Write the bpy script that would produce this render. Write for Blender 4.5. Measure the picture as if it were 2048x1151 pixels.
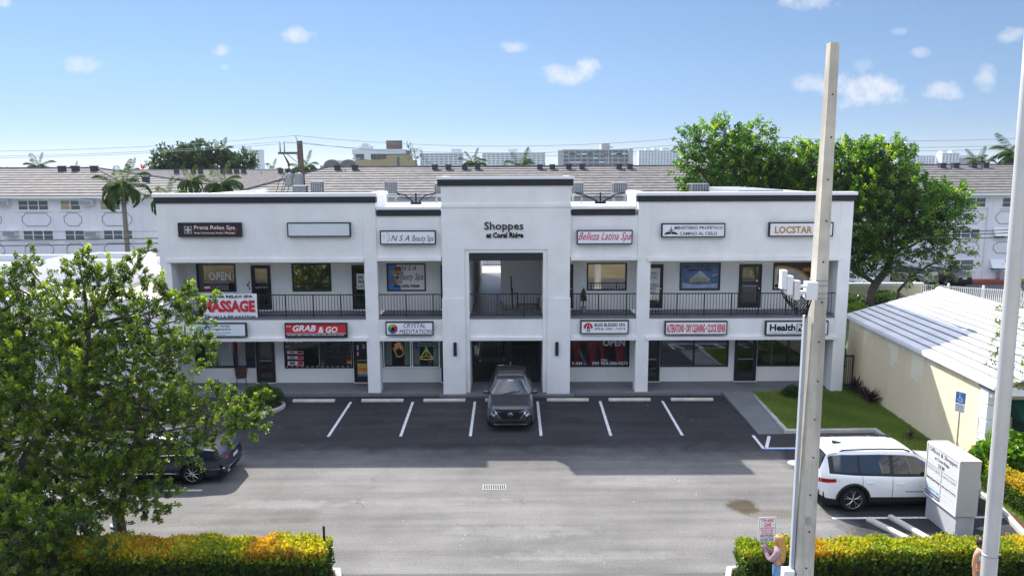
import bpy, math, random
import numpy as np
from mathutils import Vector, Matrix

R_ = math.radians
PI = math.pi
for o in list(bpy.data.objects):
    bpy.data.objects.remove(o)
S = bpy.context.scene
COL = S.collection

# ------------------------------------------------------------------ camera, sky, sun, exposure
cam = bpy.data.cameras.new('camera')
cam.sensor_width = 36.0
cam.lens = 36.0 * 1530.0 / 2048.0
cam.clip_start = 0.1
cam.clip_end = 6000
cam_o = bpy.data.objects.new('camera', cam)
COL.objects.link(cam_o)
cam_o.matrix_world = (Matrix.Translation((0, 0, 10.0)) @ Matrix.Rotation(R_(90 - 8.73), 4, 'X')
                      @ Matrix.Rotation(-0.0035, 4, 'Z'))
S.camera = cam_o

SUN_DIR = Vector((-0.56, 0.94, 1.02)).normalized()          # towards the sun
SUN_EL = math.asin(SUN_DIR.z)
SUN_AZ = math.atan2(SUN_DIR.x, SUN_DIR.y)                   # clockwise from +Y

world = bpy.data.worlds.new('World')
S.world = world
world.use_nodes = True
SKY_STRENGTH = 0.15
SUN_STRENGTH = 3.35
EXPOSURE = 1.46


def build_world():
    nt = world.node_tree
    nt.nodes.clear()
    N, L = nt.nodes, nt.links
    out = N.new('ShaderNodeOutputWorld')
    bg = N.new('ShaderNodeBackground')
    sky = N.new('ShaderNodeTexSky')
    sky.sky_type = 'NISHITA'
    sky.sun_disc = False
    sky.sun_elevation = SUN_EL
    sky.sun_rotation = SUN_AZ
    sky.altitude = 0
    sky.air_density = 0.7
    sky.dust_density = 0.0
    sky.ozone_density = 1.2
    tc = N.new('ShaderNodeTexCoord')
    sep = N.new('ShaderNodeSeparateXYZ')
    L.new(tc.outputs['Generated'], sep.inputs[0])

    def mth(op, a, b=None, clamp=False):
        n = N.new('ShaderNodeMath')
        n.operation = op
        n.use_clamp = clamp
        for k, v in enumerate((a, b)):
            if v is None:
                continue
            if isinstance(v, (int, float)):
                n.inputs[k].default_value = v
            else:
                L.new(v, n.inputs[k])
        return n.outputs[0]
    # small fair-weather clouds given by their bearing and height in the sky
    yy = mth('MAXIMUM', sep.outputs['Y'], 0.02)
    u = mth('DIVIDE', sep.outputs['X'], yy)
    v = mth('DIVIDE', sep.outputs['Z'], yy)
    comb = N.new('ShaderNodeCombineXYZ')
    L.new(u, comb.inputs[0]); L.new(v, comb.inputs[1])
    nz = N.new('ShaderNodeTexNoise')
    nz.inputs['Scale'].default_value = 42
    nz.inputs['Detail'].default_value = 7
    nz.inputs['Roughness'].default_value = 0.6
    L.new(comb.outputs[0], nz.inputs['Vector'])
    wob = mth('MULTIPLY', mth('SUBTRACT', nz.outputs['Fac'], 0.52), 3.6)
    clouds = [(-0.2676, 0.1686, 0.024, 0.010, .75), (-0.3687, 0.1513, 0.012, 0.007, .6), (-0.3624, 0.1311, 0.006, 0.004, .45),
              (-0.5425, 0.1348, 0.022, 0.012, .6), (0.0048, 0.1531, 0.018, 0.007, .6), (0.0713, 0.1211, 0.036, 0.013, .8),
              (0.095, 0.126, 0.016, 0.015, .8), (0.4468, 0.0994, 0.055, 0.020, .85), (0.5518, 0.0991, 0.03, 0.012, .7),
              (0.6013, 0.1143, 0.014, 0.018, .5), (0.5176, 0.1459, 0.015, 0.0065, .5), (0.4874, 0.1709, 0.011, 0.005, .4),
              (0.6294, 0.1662, 0.02, 0.009, .6), (0.371, 0.2062, 0.034, 0.010, .7), (0.3922, 0.1089, 0.034, 0.012, .6),
              (0.4449, 0.129, 0.012, 0.009, .45), (-0.6357, 0.2108, 0.011, 0.007, .6), (0.652, 0.0582, 0.012, 0.009, .7)]
    acc = None
    for cu, cv, a, b, w in clouds:
        du = mth('DIVIDE', mth('SUBTRACT', u, cu), a * 1.15)
        dv = mth('DIVIDE', mth('SUBTRACT', v, cv), b * 1.15)
        d = mth('ADD', mth('MULTIPLY', du, du), mth('MULTIPLY', dv, dv))
        m = mth('MULTIPLY', mth('SUBTRACT', mth('ADD', 1.0, wob), d), w * 0.75)
        m = mth('MINIMUM', mth('MAXIMUM', m, 0.0), w)
        acc = m if acc is None else mth('MAXIMUM', acc, m)
    acc = mth('MULTIPLY', acc, mth('GREATER_THAN', sep.outputs['Y'], 0.1))
    # added bright clouds high up and all round, out of frame, whitening the fill light
    n2 = N.new('ShaderNodeTexNoise')
    n2.inputs['Scale'].default_value = 3.2
    n2.inputs['Detail'].default_value = 6
    L.new(tc.outputs['Generated'], n2.inputs['Vector'])
    far = mth('MULTIPLY', mth('SUBTRACT', n2.outputs['Fac'], 0.44), 5.0, True)
    high = mth('MULTIPLY', mth('SUBTRACT', sep.outputs['Z'], 0.24), 6.0, True)
    # the clear sky, dimmed towards the horizon all the way round, full strength overhead as fill light
    rp = N.new('ShaderNodeValToRGB')
    e = rp.color_ramp.elements
    while len(e) < 5: e.new(0.5)
    for k, (p_, c_) in enumerate(((0.0, (0.160, 0.172, 0.236)), (0.06, (0.183, 0.202, 0.248)), (0.13, (0.236, 0.253, 0.277)), (0.21, (0.275, 0.29, 0.305)), (0.60, (1, 1, 1)))):
        e[k].position = p_; e[k].color = (*c_, 1)
    L.new(sep.outputs['Z'], rp.inputs[0])
    vm = N.new('ShaderNodeVectorMath'); vm.operation = 'MULTIPLY'
    L.new(sky.outputs[0], vm.inputs[0]); L.new(rp.outputs[0], vm.inputs[1])
    mix = N.new('ShaderNodeMix'); mix.data_type = 'RGBA'
    L.new(acc, mix.inputs['Factor'])
    L.new(vm.outputs[0], mix.inputs['A'])
    mix.inputs['B'].default_value = (2.25, 2.28, 2.42, 1)
    mix2 = N.new('ShaderNodeMix'); mix2.data_type = 'RGBA'
    L.new(mth('MULTIPLY', mth('MULTIPLY', far, high), 0.8), mix2.inputs['Factor'])
    L.new(mix.outputs['Result'], mix2.inputs['A'])
    mix2.inputs['B'].default_value = (8.5, 8.4, 8.6, 1)
    L.new(mix2.outputs['Result'], bg.inputs['Color'])
    bg.inputs['Strength'].default_value = SKY_STRENGTH
    L.new(bg.outputs[0], out.inputs['Surface'])


build_world()
sun = bpy.data.lights.new('sun', 'SUN')
sun.energy = SUN_STRENGTH
sun.angle = R_(0.53)
sun.color = (1.0, 0.95, 0.87)
sun_o = bpy.data.objects.new('sun', sun)
COL.objects.link(sun_o)
sun_o.location = (-40, 60, 80)
sun_o.rotation_euler = SUN_DIR.to_track_quat('Z', 'Y').to_euler()

S.view_settings.view_transform = 'Standard'
S.view_settings.look = 'None'
S.view_settings.exposure = EXPOSURE
S.view_settings.gamma = 1.0
S.view_settings.use_curve_mapping = False
S.render.engine = 'CYCLES'
S.cycles.use_denoising = True
S.cycles.max_bounces = 7
S.cycles.diffuse_bounces = 4
S.cycles.glossy_bounces = 3
S.cycles.transmission_bounces = 4
S.cycles.transparent_max_bounces = 8
S.cycles.volume_bounces = 0
S.cycles.caustics_reflective = False
S.cycles.caustics_refractive = False


# ------------------------------------------------------------------ materials
def M(name, color, rough=0.7, var=0.12, scale=4.0, bump=0.0, bscale=60.0, metal=0.0, spec=0.4, streak=0.0, coat=0.0, dirt=None):
    """Principled surface whose colour wanders a little (two noises), optional vertical streaks and fine relief."""
    m = bpy.data.materials.new(name)
    m.use_nodes = True
    nt = m.node_tree
    N, L = nt.nodes, nt.links
    p = N['Principled BSDF']
    p.inputs['Roughness'].default_value = rough
    p.inputs['Metallic'].default_value = metal
    p.inputs['Specular IOR Level'].default_value = spec
    p.inputs['Coat Weight'].default_value = coat
    p.inputs['Coat Roughness'].default_value = 0.04
    g = N.new('ShaderNodeNewGeometry')
    if var > 0 or streak > 0:
        n1 = N.new('ShaderNodeTexNoise')
        n1.inputs['Scale'].default_value = scale
        n1.inputs['Detail'].default_value = 5
        n1.inputs['Roughness'].default_value = 0.62
        L.new(g.outputs['Position'], n1.inputs['Vector'])
        mr = N.new('ShaderNodeMapRange')
        mr.inputs['From Min'].default_value = 0.3
        mr.inputs['From Max'].default_value = 0.7
        mr.inputs['To Min'].default_value = 1.0 - var
        mr.inputs['To Max'].default_value = 1.0 + var * 0.6
        L.new(n1.outputs['Fac'], mr.inputs['Value'])
        val = mr.outputs['Result']
        if streak > 0:
            mp = N.new('ShaderNodeMapping')
            mp.inputs['Scale'].default_value = (3.0, 3.0, 0.25)
            L.new(g.outputs['Position'], mp.inputs['Vector'])
            n2 = N.new('ShaderNodeTexNoise')
            n2.inputs['Scale'].default_value = 1.6
            n2.inputs['Detail'].default_value = 6
            L.new(mp.outputs[0], n2.inputs['Vector'])
            m2 = N.new('ShaderNodeMapRange')
            m2.inputs['From Min'].default_value = 0.45
            m2.inputs['From Max'].default_value = 0.75
            m2.inputs['To Min'].default_value = 1.0
            m2.inputs['To Max'].default_value = 1.0 - streak
            L.new(n2.outputs['Fac'], m2.inputs['Value'])
            mm = N.new('ShaderNodeMath'); mm.operation = 'MULTIPLY'
            L.new(val, mm.inputs[0]); L.new(m2.outputs['Result'], mm.inputs[1])
            val = mm.outputs[0]
        vm = N.new('ShaderNodeVectorMath'); vm.operation = 'SCALE'
        vm.inputs[0].default_value = color[:3]
        L.new(val, vm.inputs['Scale'])
        L.new(vm.outputs['Vector'], p.inputs['Base Color'])
    else:
        p.inputs['Base Color'].default_value = (*color[:3], 1)
    if bump > 0:
        nb = N.new('ShaderNodeTexNoise')
        nb.inputs['Scale'].default_value = bscale
        nb.inputs['Detail'].default_value = 3
        L.new(g.outputs['Position'], nb.inputs['Vector'])
        b = N.new('ShaderNodeBump')
        b.inputs['Strength'].default_value = bump
        b.inputs['Distance'].default_value = 0.02
        L.new(nb.outputs['Fac'], b.inputs['Height'])
        L.new(b.outputs[0], p.inputs['Normal'])
    return m


def glow(name, color, strength):
    m = bpy.data.materials.new(name)
    m.use_nodes = True
    p = m.node_tree.nodes['Principled BSDF']
    p.inputs['Base Color'].default_value = (*color, 1)
    p.inputs['Emission Color'].default_value = (*color, 1)
    p.inputs['Emission Strength'].default_value = strength
    return m


def glass(name, tint=(0.75, 0.8, 0.82), refl=0.16, rough=0.02, film=0.05):
    """thin window glass: see-through with a sheen that grows at grazing angles"""
    m = bpy.data.materials.new(name)
    m.use_nodes = True
    nt = m.node_tree
    N, L = nt.nodes, nt.links
    N.remove(N['Principled BSDF'])
    t = N.new('ShaderNodeBsdfTransparent'); t.inputs['Color'].default_value = (*tint, 1)
    gl = N.new('ShaderNodeBsdfGlossy'); gl.inputs['Roughness'].default_value = rough
    gl.inputs['Color'].default_value = (0.9, 0.95, 1.0, 1)
    lw = N.new('ShaderNodeLayerWeight'); lw.inputs['Blend'].default_value = refl
    mx = N.new('ShaderNodeMixShader')
    ad = N.new('ShaderNodeMath'); ad.operation = 'ADD'; ad.use_clamp = True; ad.inputs[1].default_value = film
    L.new(lw.outputs['Fresnel'], ad.inputs[0])
    L.new(ad.outputs[0], mx.inputs[0]); L.new(t.outputs[0], mx.inputs[1]); L.new(gl.outputs[0], mx.inputs[2])
    L.new(mx.outputs[0], N['Material Output'].inputs['Surface'])
    return m


def leaf_mat(name, stops, trans=0.4, rough=0.38, spec=0.5):
    """leaf surface: colour by each leaf's own shade, part of the light passes through"""
    m = bpy.data.materials.new(name)
    m.use_nodes = True
    nt = m.node_tree
    N, L = nt.nodes, nt.links
    p = N['Principled BSDF']
    p.inputs['Roughness'].default_value = rough
    p.inputs['Specular IOR Level'].default_value = spec
    at = N.new('ShaderNodeAttribute'); at.attribute_name = 'tint'
    cr = N.new('ShaderNodeValToRGB')
    e = cr.color_ramp.elements
    while len(e) < len(stops):
        e.new(0.5)
    for k, (pos, c) in enumerate(stops):
        e[k].position = pos
        e[k].color = (*c, 1)
    L.new(at.outputs['Fac'], cr.inputs[0])
    L.new(cr.outputs[0], p.inputs['Base Color'])
    tr = N.new('ShaderNodeBsdfTranslucent')
    br = N.new('ShaderNodeVectorMath'); br.operation = 'MULTIPLY'
    br.inputs[1].default_value = (1.7, 1.75, 0.8)
    L.new(cr.outputs[0], br.inputs[0])
    L.new(br.outputs[0], tr.inputs['Color'])
    mx = N.new('ShaderNodeMixShader'); mx.inputs[0].default_value = trans
    L.new(p.outputs[0], mx.inputs[1]); L.new(tr.outputs[0], mx.inputs[2])
    L.new(mx.outputs[0], N['Material Output'].inputs['Surface'])
    return m


MAT = {}
MAT['stucco'] = M('white_stucco', (0.82, 0.815, 0.80), 0.85, 0.08, 0.9, 0.25, 90, streak=0.02, spec=0.2)
MAT['stucco_back'] = M('cream_white_stucco', (0.78, 0.77, 0.74), 0.85, 0.05, 0.8, 0.25, 80, streak=0.025, spec=0.2)
MAT['cap'] = M('white_cap_flashing', (0.80, 0.81, 0.82), 0.55, 0.05, 1.0, spec=0.4)
MAT['fascia'] = M('charcoal_fascia', (0.022, 0.024, 0.032), 0.5, 0.12, 1.5, spec=0.3)
MAT['black'] = M('black_metal', (0.014, 0.015, 0.018), 0.42, 0.1, 3, spec=0.4)
MAT['blackmatte'] = M('black_matte', (0.012, 0.012, 0.013), 0.8, 0.1, 3, spec=0.2)
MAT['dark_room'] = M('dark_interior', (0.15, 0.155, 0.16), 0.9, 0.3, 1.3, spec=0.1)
MAT['walk'] = M('grey_painted_concrete', (0.16, 0.168, 0.18), 0.6, 0.16, 1.1, 0.15, 40, spec=0.3)
MAT['upfloor'] = M('grey_balcony_floor', (0.14, 0.15, 0.17), 0.6, 0.16, 1.1, spec=0.3)
MAT['kerb'] = M('concrete_kerb', (0.46, 0.45, 0.43), 0.85, 0.22, 2.2, 0.3, 50, spec=0.2)
MAT['stopper'] = M('cream_concrete_stop', (0.56, 0.53, 0.46), 0.85, 0.22, 3, 0.3, 40, spec=0.2)
MAT['paint'] = M('white_road_paint', (0.70, 0.71, 0.73), 0.7, 0.5, 11, 0.1, 60, spec=0.2)
MAT['bluepaint'] = M('blue_road_paint', (0.07, 0.2, 0.55), 0.7, 0.25, 6, spec=0.2)
MAT['white'] = M('white_panel', (0.80, 0.81, 0.83), 0.5, 0.03, 1.5, spec=0.3)
MAT['offwhite'] = M('offwhite_panel', (0.72, 0.72, 0.70), 0.55, 0.06, 2, spec=0.3)
MAT['rooftan'] = M('warm_white_roof_coating', (0.52, 0.48, 0.43), 0.85, 0.2, 0.5, 0.2, 20, spec=0.2, streak=0.05)
MAT['glass'] = glass('storefront_glass', (0.80, 0.84, 0.85), 0.2)
MAT['glass_dark'] = glass('tinted_storefront_glass', (0.50, 0.52, 0.54), 0.3, 0.02, 0.10)
MAT['glass_mirror'] = glass('reflective_film_glass', (0.38, 0.40, 0.40), 0.3, 0.03, 0.24)
MAT['tinted'] = M('dark_tinted_glass', (0.012, 0.014, 0.017), 0.05, 0.0, spec=0.6)
MAT['far_glass'] = M('far_window_glass', (0.10, 0.12, 0.15), 0.15, 0.2, 0.6, spec=0.6)
MAT['red'] = M('red_vinyl', (0.55, 0.02, 0.035), 0.5, 0.05, 3)
MAT['darkred'] = M('dark_red_print', (0.45, 0.015, 0.03), 0.5, 0.05, 3)
MAT['gold'] = M('gold_lettering', (0.46, 0.25, 0.03), 0.45, 0.15, 4, metal=0.2)
MAT['bluevinyl'] = M('blue_vinyl', (0.05, 0.19, 0.5), 0.5, 0.05, 3)
MAT['pink'] = M('crimson_script', (0.55, 0.02, 0.1), 0.5, 0.05, 3)
MAT['steel'] = M('galvanised_steel', (0.45, 0.46, 0.47), 0.42, 0.1, 2.5, metal=0.6)
MAT['hvac'] = M('grey_hvac_casing', (0.27, 0.29, 0.31), 0.55, 0.1, 3, metal=0.2)
MAT['hvacdark'] = M('dark_hvac_grille', (0.035, 0.04, 0.047), 0.6, 0.1, 3)
MAT['curtain'] = M('white_curtain', (0.66, 0.67, 0.64), 0.9, 0.08, 4, spec=0.1)
MAT['redcurtain'] = M('red_curtain', (0.42, 0.03, 0.04), 0.85, 0.15, 4, spec=0.1)
MAT['cream'] = M('cream_stucco_wall', (0.82, 0.70, 0.49), 0.88, 0.05, 0.6, 0.2, 60, streak=0.06, spec=0.15)
MAT['creampatch'] = M('fresh_paint_patch', (0.86, 0.80, 0.62), 0.88, 0.05, 0.8, 0.2, 60, spec=0.15)
MAT['whiteroof'] = M('white_roof_tile', (0.66, 0.66, 0.66), 0.7, 0.14, 0.9, 0.15, 25, spec=0.3)
MAT['roofgap'] = M('grey_roof_underlay', (0.03, 0.03, 0.035), 0.9, 0.1, 2)
MAT['pole_concrete'] = M('weathered_concrete_pole', (0.60, 0.56, 0.48), 0.9, 0.24, 1.4, 0.3, 45, streak=0.34, spec=0.15)
MAT['pole_metal'] = M('brushed_aluminium_pole', (0.68, 0.68, 0.68), 0.42, 0.1, 1.2, metal=0.45)
MAT['conduit'] = M('grey_pvc_conduit', (0.42, 0.45, 0.49), 0.5, 0.08, 2)
MAT['wood'] = M('weathered_wood_pole', (0.13, 0.10, 0.075), 0.9, 0.3, 4, 0.3, 30, streak=0.2)
MAT['bark'] = M('grey_brown_bark', (0.12, 0.10, 0.085), 0.95, 0.35, 5, 0.6, 22, spec=0.1)
MAT['palmbark'] = M('grey_palm_trunk', (0.22, 0.19, 0.16), 0.95, 0.3, 6, 0.5, 18, spec=0.1)
MAT['tyre'] = M('tyre_rubber', (0.013, 0.013, 0.014), 0.85, 0.15, 6, spec=0.2)
MAT['alloy'] = M('machined_alloy', (0.62, 0.63, 0.65), 0.3, 0.05, 5, metal=0.85)
MAT['chrome'] = M('chrome_trim', (0.75, 0.76, 0.78), 0.15, 0.0, metal=1.0)
MAT['cladding'] = M('black_plastic_cladding', (0.016, 0.016, 0.017), 0.6, 0.1, 6, spec=0.3)
MAT['carglass'] = M('car_window_glass', (0.012, 0.015, 0.018), 0.03, 0.0, spec=1.0, coat=0.5)
MAT['taillight'] = M('red_tail_lamp', (0.32, 0.008, 0.012), 0.12, 0.0, spec=0.6, coat=0.6)
MAT['headlight'] = M('clear_head_lamp', (0.55, 0.57, 0.60), 0.12, 0.0, spec=0.6, metal=0.4, coat=0.8)
MAT['orange'] = M('orange_plastic', (0.75, 0.05, 0.02), 0.5, 0.05, 3)
MAT['skin'] = M('tanned_skin', (0.50, 0.24, 0.14), 0.55, 0.08, 9, spec=0.3)
MAT['mulch'] = M('red_brown_mulch', (0.13, 0.06, 0.04), 0.95, 0.4, 12, 0.8, 40, spec=0.1)
MAT['soil'] = M('dark_soil', (0.07, 0.055, 0.04), 0.95, 0.4, 6, 0.6, 30, spec=0.1)


def carpaint(name, c, metal=0.0, rough=0.28):
    return M(name, c, rough, 0.02, 2.0, metal=metal, spec=0.5, coat=1.0)


MAT['car_grey'] = carpaint('gunmetal_car_paint', (0.06, 0.064, 0.073), 0.5)
MAT['car_white'] = carpaint('white_car_paint', (0.80, 0.81, 0.82))
MAT['car_navy'] = carpaint('navy_car_paint', (0.009, 0.013, 0.045), 0.3)
MAT['car_beige'] = carpaint('silver_beige_car_paint', (0.42, 0.42, 0.36), 0.45)
MAT['car_black'] = carpaint('dark_blue_black_car_paint', (0.010, 0.013, 0.026), 0.3)

GREEN_FG = [(0.0, (0.028, 0.052, 0.014)), (0.35, (0.085, 0.15, 0.024)), (0.62, (0.20, 0.29, 0.032)), (1.0, (0.42, 0.48, 0.06))]
GREEN_FICUS = [(0.0, (0.016, 0.048, 0.012)), (0.35, (0.06, 0.15, 0.02)), (0.60, (0.13, 0.26, 0.022)), (0.95, (0.38, 0.46, 0.04))]
GREEN_DARK = [(0.0, (0.014, 0.034, 0.012)), (0.6, (0.035, 0.08, 0.02)), (1.0, (0.09, 0.15, 0.03))]
HEDGE = [(0.0, (0.022, 0.042, 0.010)), (0.35, (0.09, 0.165, 0.024)), (0.55, (0.24, 0.32, 0.025)), (0.75, (0.52, 0.42, 0.03)), (1.0, (0.46, 0.17, 0.03))]
PALM = [(0.0, (0.02, 0.045, 0.014)), (0.6, (0.055, 0.105, 0.022)), (1.0, (0.15, 0.18, 0.04))]
GRASSC = [(0.0, (0.085, 0.145, 0.022)), (0.6, (0.18, 0.27, 0.04)), (1.0, (0.34, 0.32, 0.10))]
MAT['leaf_fg'] = leaf_mat('tree_leaf', GREEN_FG, 0.5)
MAT['leaf_ficus'] = leaf_mat('ficus_leaf', GREEN_FICUS, 0.5)
MAT['leaf_dark'] = leaf_mat('dark_tree_leaf', GREEN_DARK, 0.3)
MAT['leaf_hedge'] = leaf_mat('hedge_leaf', HEDGE, 0.42)
MAT['leaf_red'] = leaf_mat('scarlet_blossom', [(0, (0.25, 0.02, 0.01)), (1, (0.55, 0.04, 0.02))], 0.4)
MAT['leaf_bush'] = leaf_mat('broad_bright_leaf', [(0, (0.03, 0.08, 0.01)), (0.6, (0.10, 0.22, 0.015)), (1, (0.26, 0.36, 0.03))], 0.45)
MAT['palm'] = leaf_mat('palm_frond', PALM, 0.35, 0.7, 0.15)
MAT['grass'] = leaf_mat('lawn_blade', GRASSC, 0.35, 0.55)
MAT['purple'] = leaf_mat('dark_purple_leaf', [(0, (0.012, 0.008, 0.010)), (1, (0.05, 0.025, 0.035))], 0.2)


# ------------------------------------------------------------------ mesh helpers
class MB:
    def __init__(s):
        s.v = []; s.f = []

    def quad(s, a, b, c, d):
        n = len(s.v); s.v += [a, b, c, d]; s.f.append((n, n + 1, n + 2, n + 3)); return s

    def poly(s, pts):
        n = len(s.v); s.v += list(pts); s.f.append(tuple(range(n, n + len(pts)))); return s

    def box(s, x0, y0, z0, x1, y1, z1):
        if x0 > x1: x0, x1 = x1, x0
        if y0 > y1: y0, y1 = y1, y0
        if z0 > z1: z0, z1 = z1, z0
        n = len(s.v)
        s.v += [(x0, y0, z0), (x1, y0, z0), (x1, y1, z0), (x0, y1, z0), (x0, y0, z1), (x1, y0, z1), (x1, y1, z1), (x0, y1, z1)]
        for q in ((0, 3, 2, 1), (4, 5, 6, 7), (0, 1, 5, 4), (1, 2, 6, 5), (2, 3, 7, 6), (3, 0, 4, 7)):
            s.f.append(tuple(n + k for k in q))
        return s

    def prism(s, pts, z0, z1):
        """vertical prism over a counter-clockwise outline; z1 may be a list of heights"""
        n = len(s.v); k = len(pts)
        za = z0 if isinstance(z0, (list, tuple)) else [z0] * k
        zb = z1 if isinstance(z1, (list, tuple)) else [z1] * k
        s.v += [(p[0], p[1], a) for p, a in zip(pts, za)] + [(p[0], p[1], b) for p, b in zip(pts, zb)]
        s.f.append(tuple(n + i for i in range(k))[::-1])
        s.f.append(tuple(n + k + i for i in range(k)))
        for i in range(k):
            j = (i + 1) % k
            s.f.append((n + i, n + j, n + k + j, n + k + i))
        return s

    def plate(s, pts, y0, y1):
        """outline given in x,z, standing upright, from y0 (front) to y1"""
        n = len(s.v); k = len(pts)
        s.v += [(p[0], y0, p[1]) for p in pts] + [(p[0], y1, p[1]) for p in pts]
        s.f.append(tuple(n + i for i in range(k)))
        s.f.append(tuple(n + k + i for i in range(k))[::-1])
        for i in range(k):
            j = (i + 1) % k
            s.f.append((n + j, n + i, n + k + i, n + k + j))
        return s

    def tube(s, pts, r, n=6, cap=True):
        pts = [Vector(p) for p in pts]
        rs = r if isinstance(r, (list, tuple)) else [r] * len(pts)
        base = len(s.v)
        up = Vector((0, 0, 1))
        prev = None
        for i, p in enumerate(pts):
            a = pts[max(i - 1, 0)]; b = pts[min(i + 1, len(pts) - 1)]
            d = (b - a)
            d = d.normalized() if d.length > 1e-9 else Vector((0, 0, 1))
            if prev is None:
                ref = up if abs(d.z) < 0.95 else Vector((1, 0, 0))
                x = d.cross(ref).normalized()
            else:
                x = (prev - d * prev.dot(d))
                x = x.normalized() if x.length > 1e-6 else d.cross(up).normalized()
            prev = x
            y = d.cross(x)
            for k in range(n):
                t = 2 * PI * k / n
                s.v.append(tuple(p + (x * math.cos(t) + y * math.sin(t)) * rs[i]))
        for i in range(len(pts) - 1):
            for k in range(n):
                a = base + i * n + k; b = base + i * n + (k + 1) % n
                s.f.append((a, b, b + n, a + n))
        if cap:
            s.f.append(tuple(base + k for k in range(n))[::-1])
            e = base + (len(pts) - 1) * n
            s.f.append(tuple(e + k for k in range(n)))
        return s

    def lathe(s, prof, n=20, center=(0, 0, 0), axis='Z'):
        base = len(s.v)
        for r, h in prof:
            for k in range(n):
                t = 2 * PI * k / n
                c, q = r * math.cos(t), r * math.sin(t)
                if axis == 'Z': p = (c, q, h)
                elif axis == 'Y': p = (c, h, q)
                else: p = (h, c, q)
                s.v.append((p[0] + center[0], p[1] + center[1], p[2] + center[2]))
        m = len(prof)
        for i in range(m - 1):
            for k in range(n):
                a = base + i * n + k; b = base + i * n + (k + 1) % n
                s.f.append((a, b, b + n, a + n))
        s.f.append(tuple(base + k for k in range(n))[::-1])
        e = base + (m - 1) * n
        s.f.append(tuple(e + k for k in range(n)))
        return s

    def grid(s, rows, close=False):
        base = len(s.v); w = len(rows[0])
        for r in rows: s.v += [tuple(p) for p in r]
        for i in range(len(rows) - 1):
            for j in range(w - 1):
                a = base + i * w + j
                s.f.append((a, a + 1, a + w + 1, a + w))
        return s


def origin_of(p):
    v = Vector((0, 0, 0))
    while p is not None:
        v = v + Vector(p.location); p = p.parent
    return v


def obj(name, mb, mat, parent=None, world=True, smooth=False, loc=None, bevel=0.0):
    """link the collected shape as ONE mesh object; world=True: its points are world points under an unturned parent"""
    me = bpy.data.meshes.new(name)
    v = mb.v
    if parent is not None and world:
        o0 = origin_of(parent)
        v = [(a[0] - o0.x, a[1] - o0.y, a[2] - o0.z) for a in v]
    me.from_pydata([tuple(a) for a in v], [], mb.f)
    if mat is not None: me.materials.append(mat)
    if smooth: me.polygons.foreach_set('use_smooth', [True] * len(me.polygons))
    me.update()
    o = bpy.data.objects.new(name, me)
    COL.objects.link(o)
    if parent is not None: o.parent = parent
    if loc is not None: o.location = loc
    if bevel > 0:
        b = o.modifiers.new('soft_edge', 'BEVEL'); b.width = bevel; b.segments = 2; b.limit_method = 'ANGLE'
    return o


def tag(o, label=None, cat=None, group=None, kind=None):
    if label: o['label'] = label
    if cat: o['category'] = cat
    if group: o['group'] = group
    if kind: o['kind'] = kind
    return o


def thing(name, loc=(0, 0, 0), rz=0.0, label=None, cat=None, group=None):
    o = bpy.data.objects.new(name, None)
    o.empty_display_size = 0.2
    COL.objects.link(o)
    o.location = loc
    o.rotation_euler = (0, 0, rz)
    return tag(o, label, cat, group)


def copy_tree(o, parent=None):
    c = o.copy()
    COL.objects.link(c)
    if parent is not None: c.parent = parent
    for ch in o.children: copy_tree(ch, c)
    return c


def struct(name, mb, mat, **k):
    return tag(obj(name, mb, mat, **k), kind='structure')


FONT_TMP = bpy.data.curves.new('lettering_source', 'FONT')


def text(body, x0, z0, x1, z1, y, mat, parent, bold=0.0, shear=0.0, name='lettering', depth=0.004, keep=False, align='c'):
    """flat lettering facing -Y fitted in the box x0..x1, z0..z1 on the plane y"""
    c = FONT_TMP
    c.body = body; c.size = 1.0; c.offset = bold; c.shear = shear; c.extrude = 0.0; c.resolution_u = 2; c.space_line = 0.95
    t = bpy.data.objects.new('tmp', c)
    me = bpy.data.meshes.new_from_object(t)
    bpy.data.objects.remove(t)
    n = len(me.vertices)
    co = np.empty(n * 3, np.float32); me.vertices.foreach_get('co', co); co = co.reshape(-1, 3)
    lo, hi = co.min(0), co.max(0)
    sx = (x1 - x0) / max(hi[0] - lo[0], 1e-6); sz = (z1 - z0) / max(hi[1] - lo[1], 1e-6)
    if keep: sx = sz = min(sx, sz)
    w = (hi[0] - lo[0]) * sx
    ox = x0 if align == 'l' else (x0 + x1 - w) / 2
    out = np.stack([ox + (co[:, 0] - lo[0]) * sx, np.full(n, y), z0 + (co[:, 1] - lo[1]) * sz], 1)
    if parent is not None:
        o0 = origin_of(parent)
        out -= np.array([o0.x, o0.y, o0.z])
    me.vertices.foreach_set('co', out.astype(np.float32).ravel())
    me.materials.clear(); me.materials.append(mat)
    me.name = name
    me.update()
    o = bpy.data.objects.new(name, me)
    COL.objects.link(o)
    if parent is not None: o.parent = parent
    return o


rng = np.random.default_rng(7)
rnd = random.Random(11)
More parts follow.
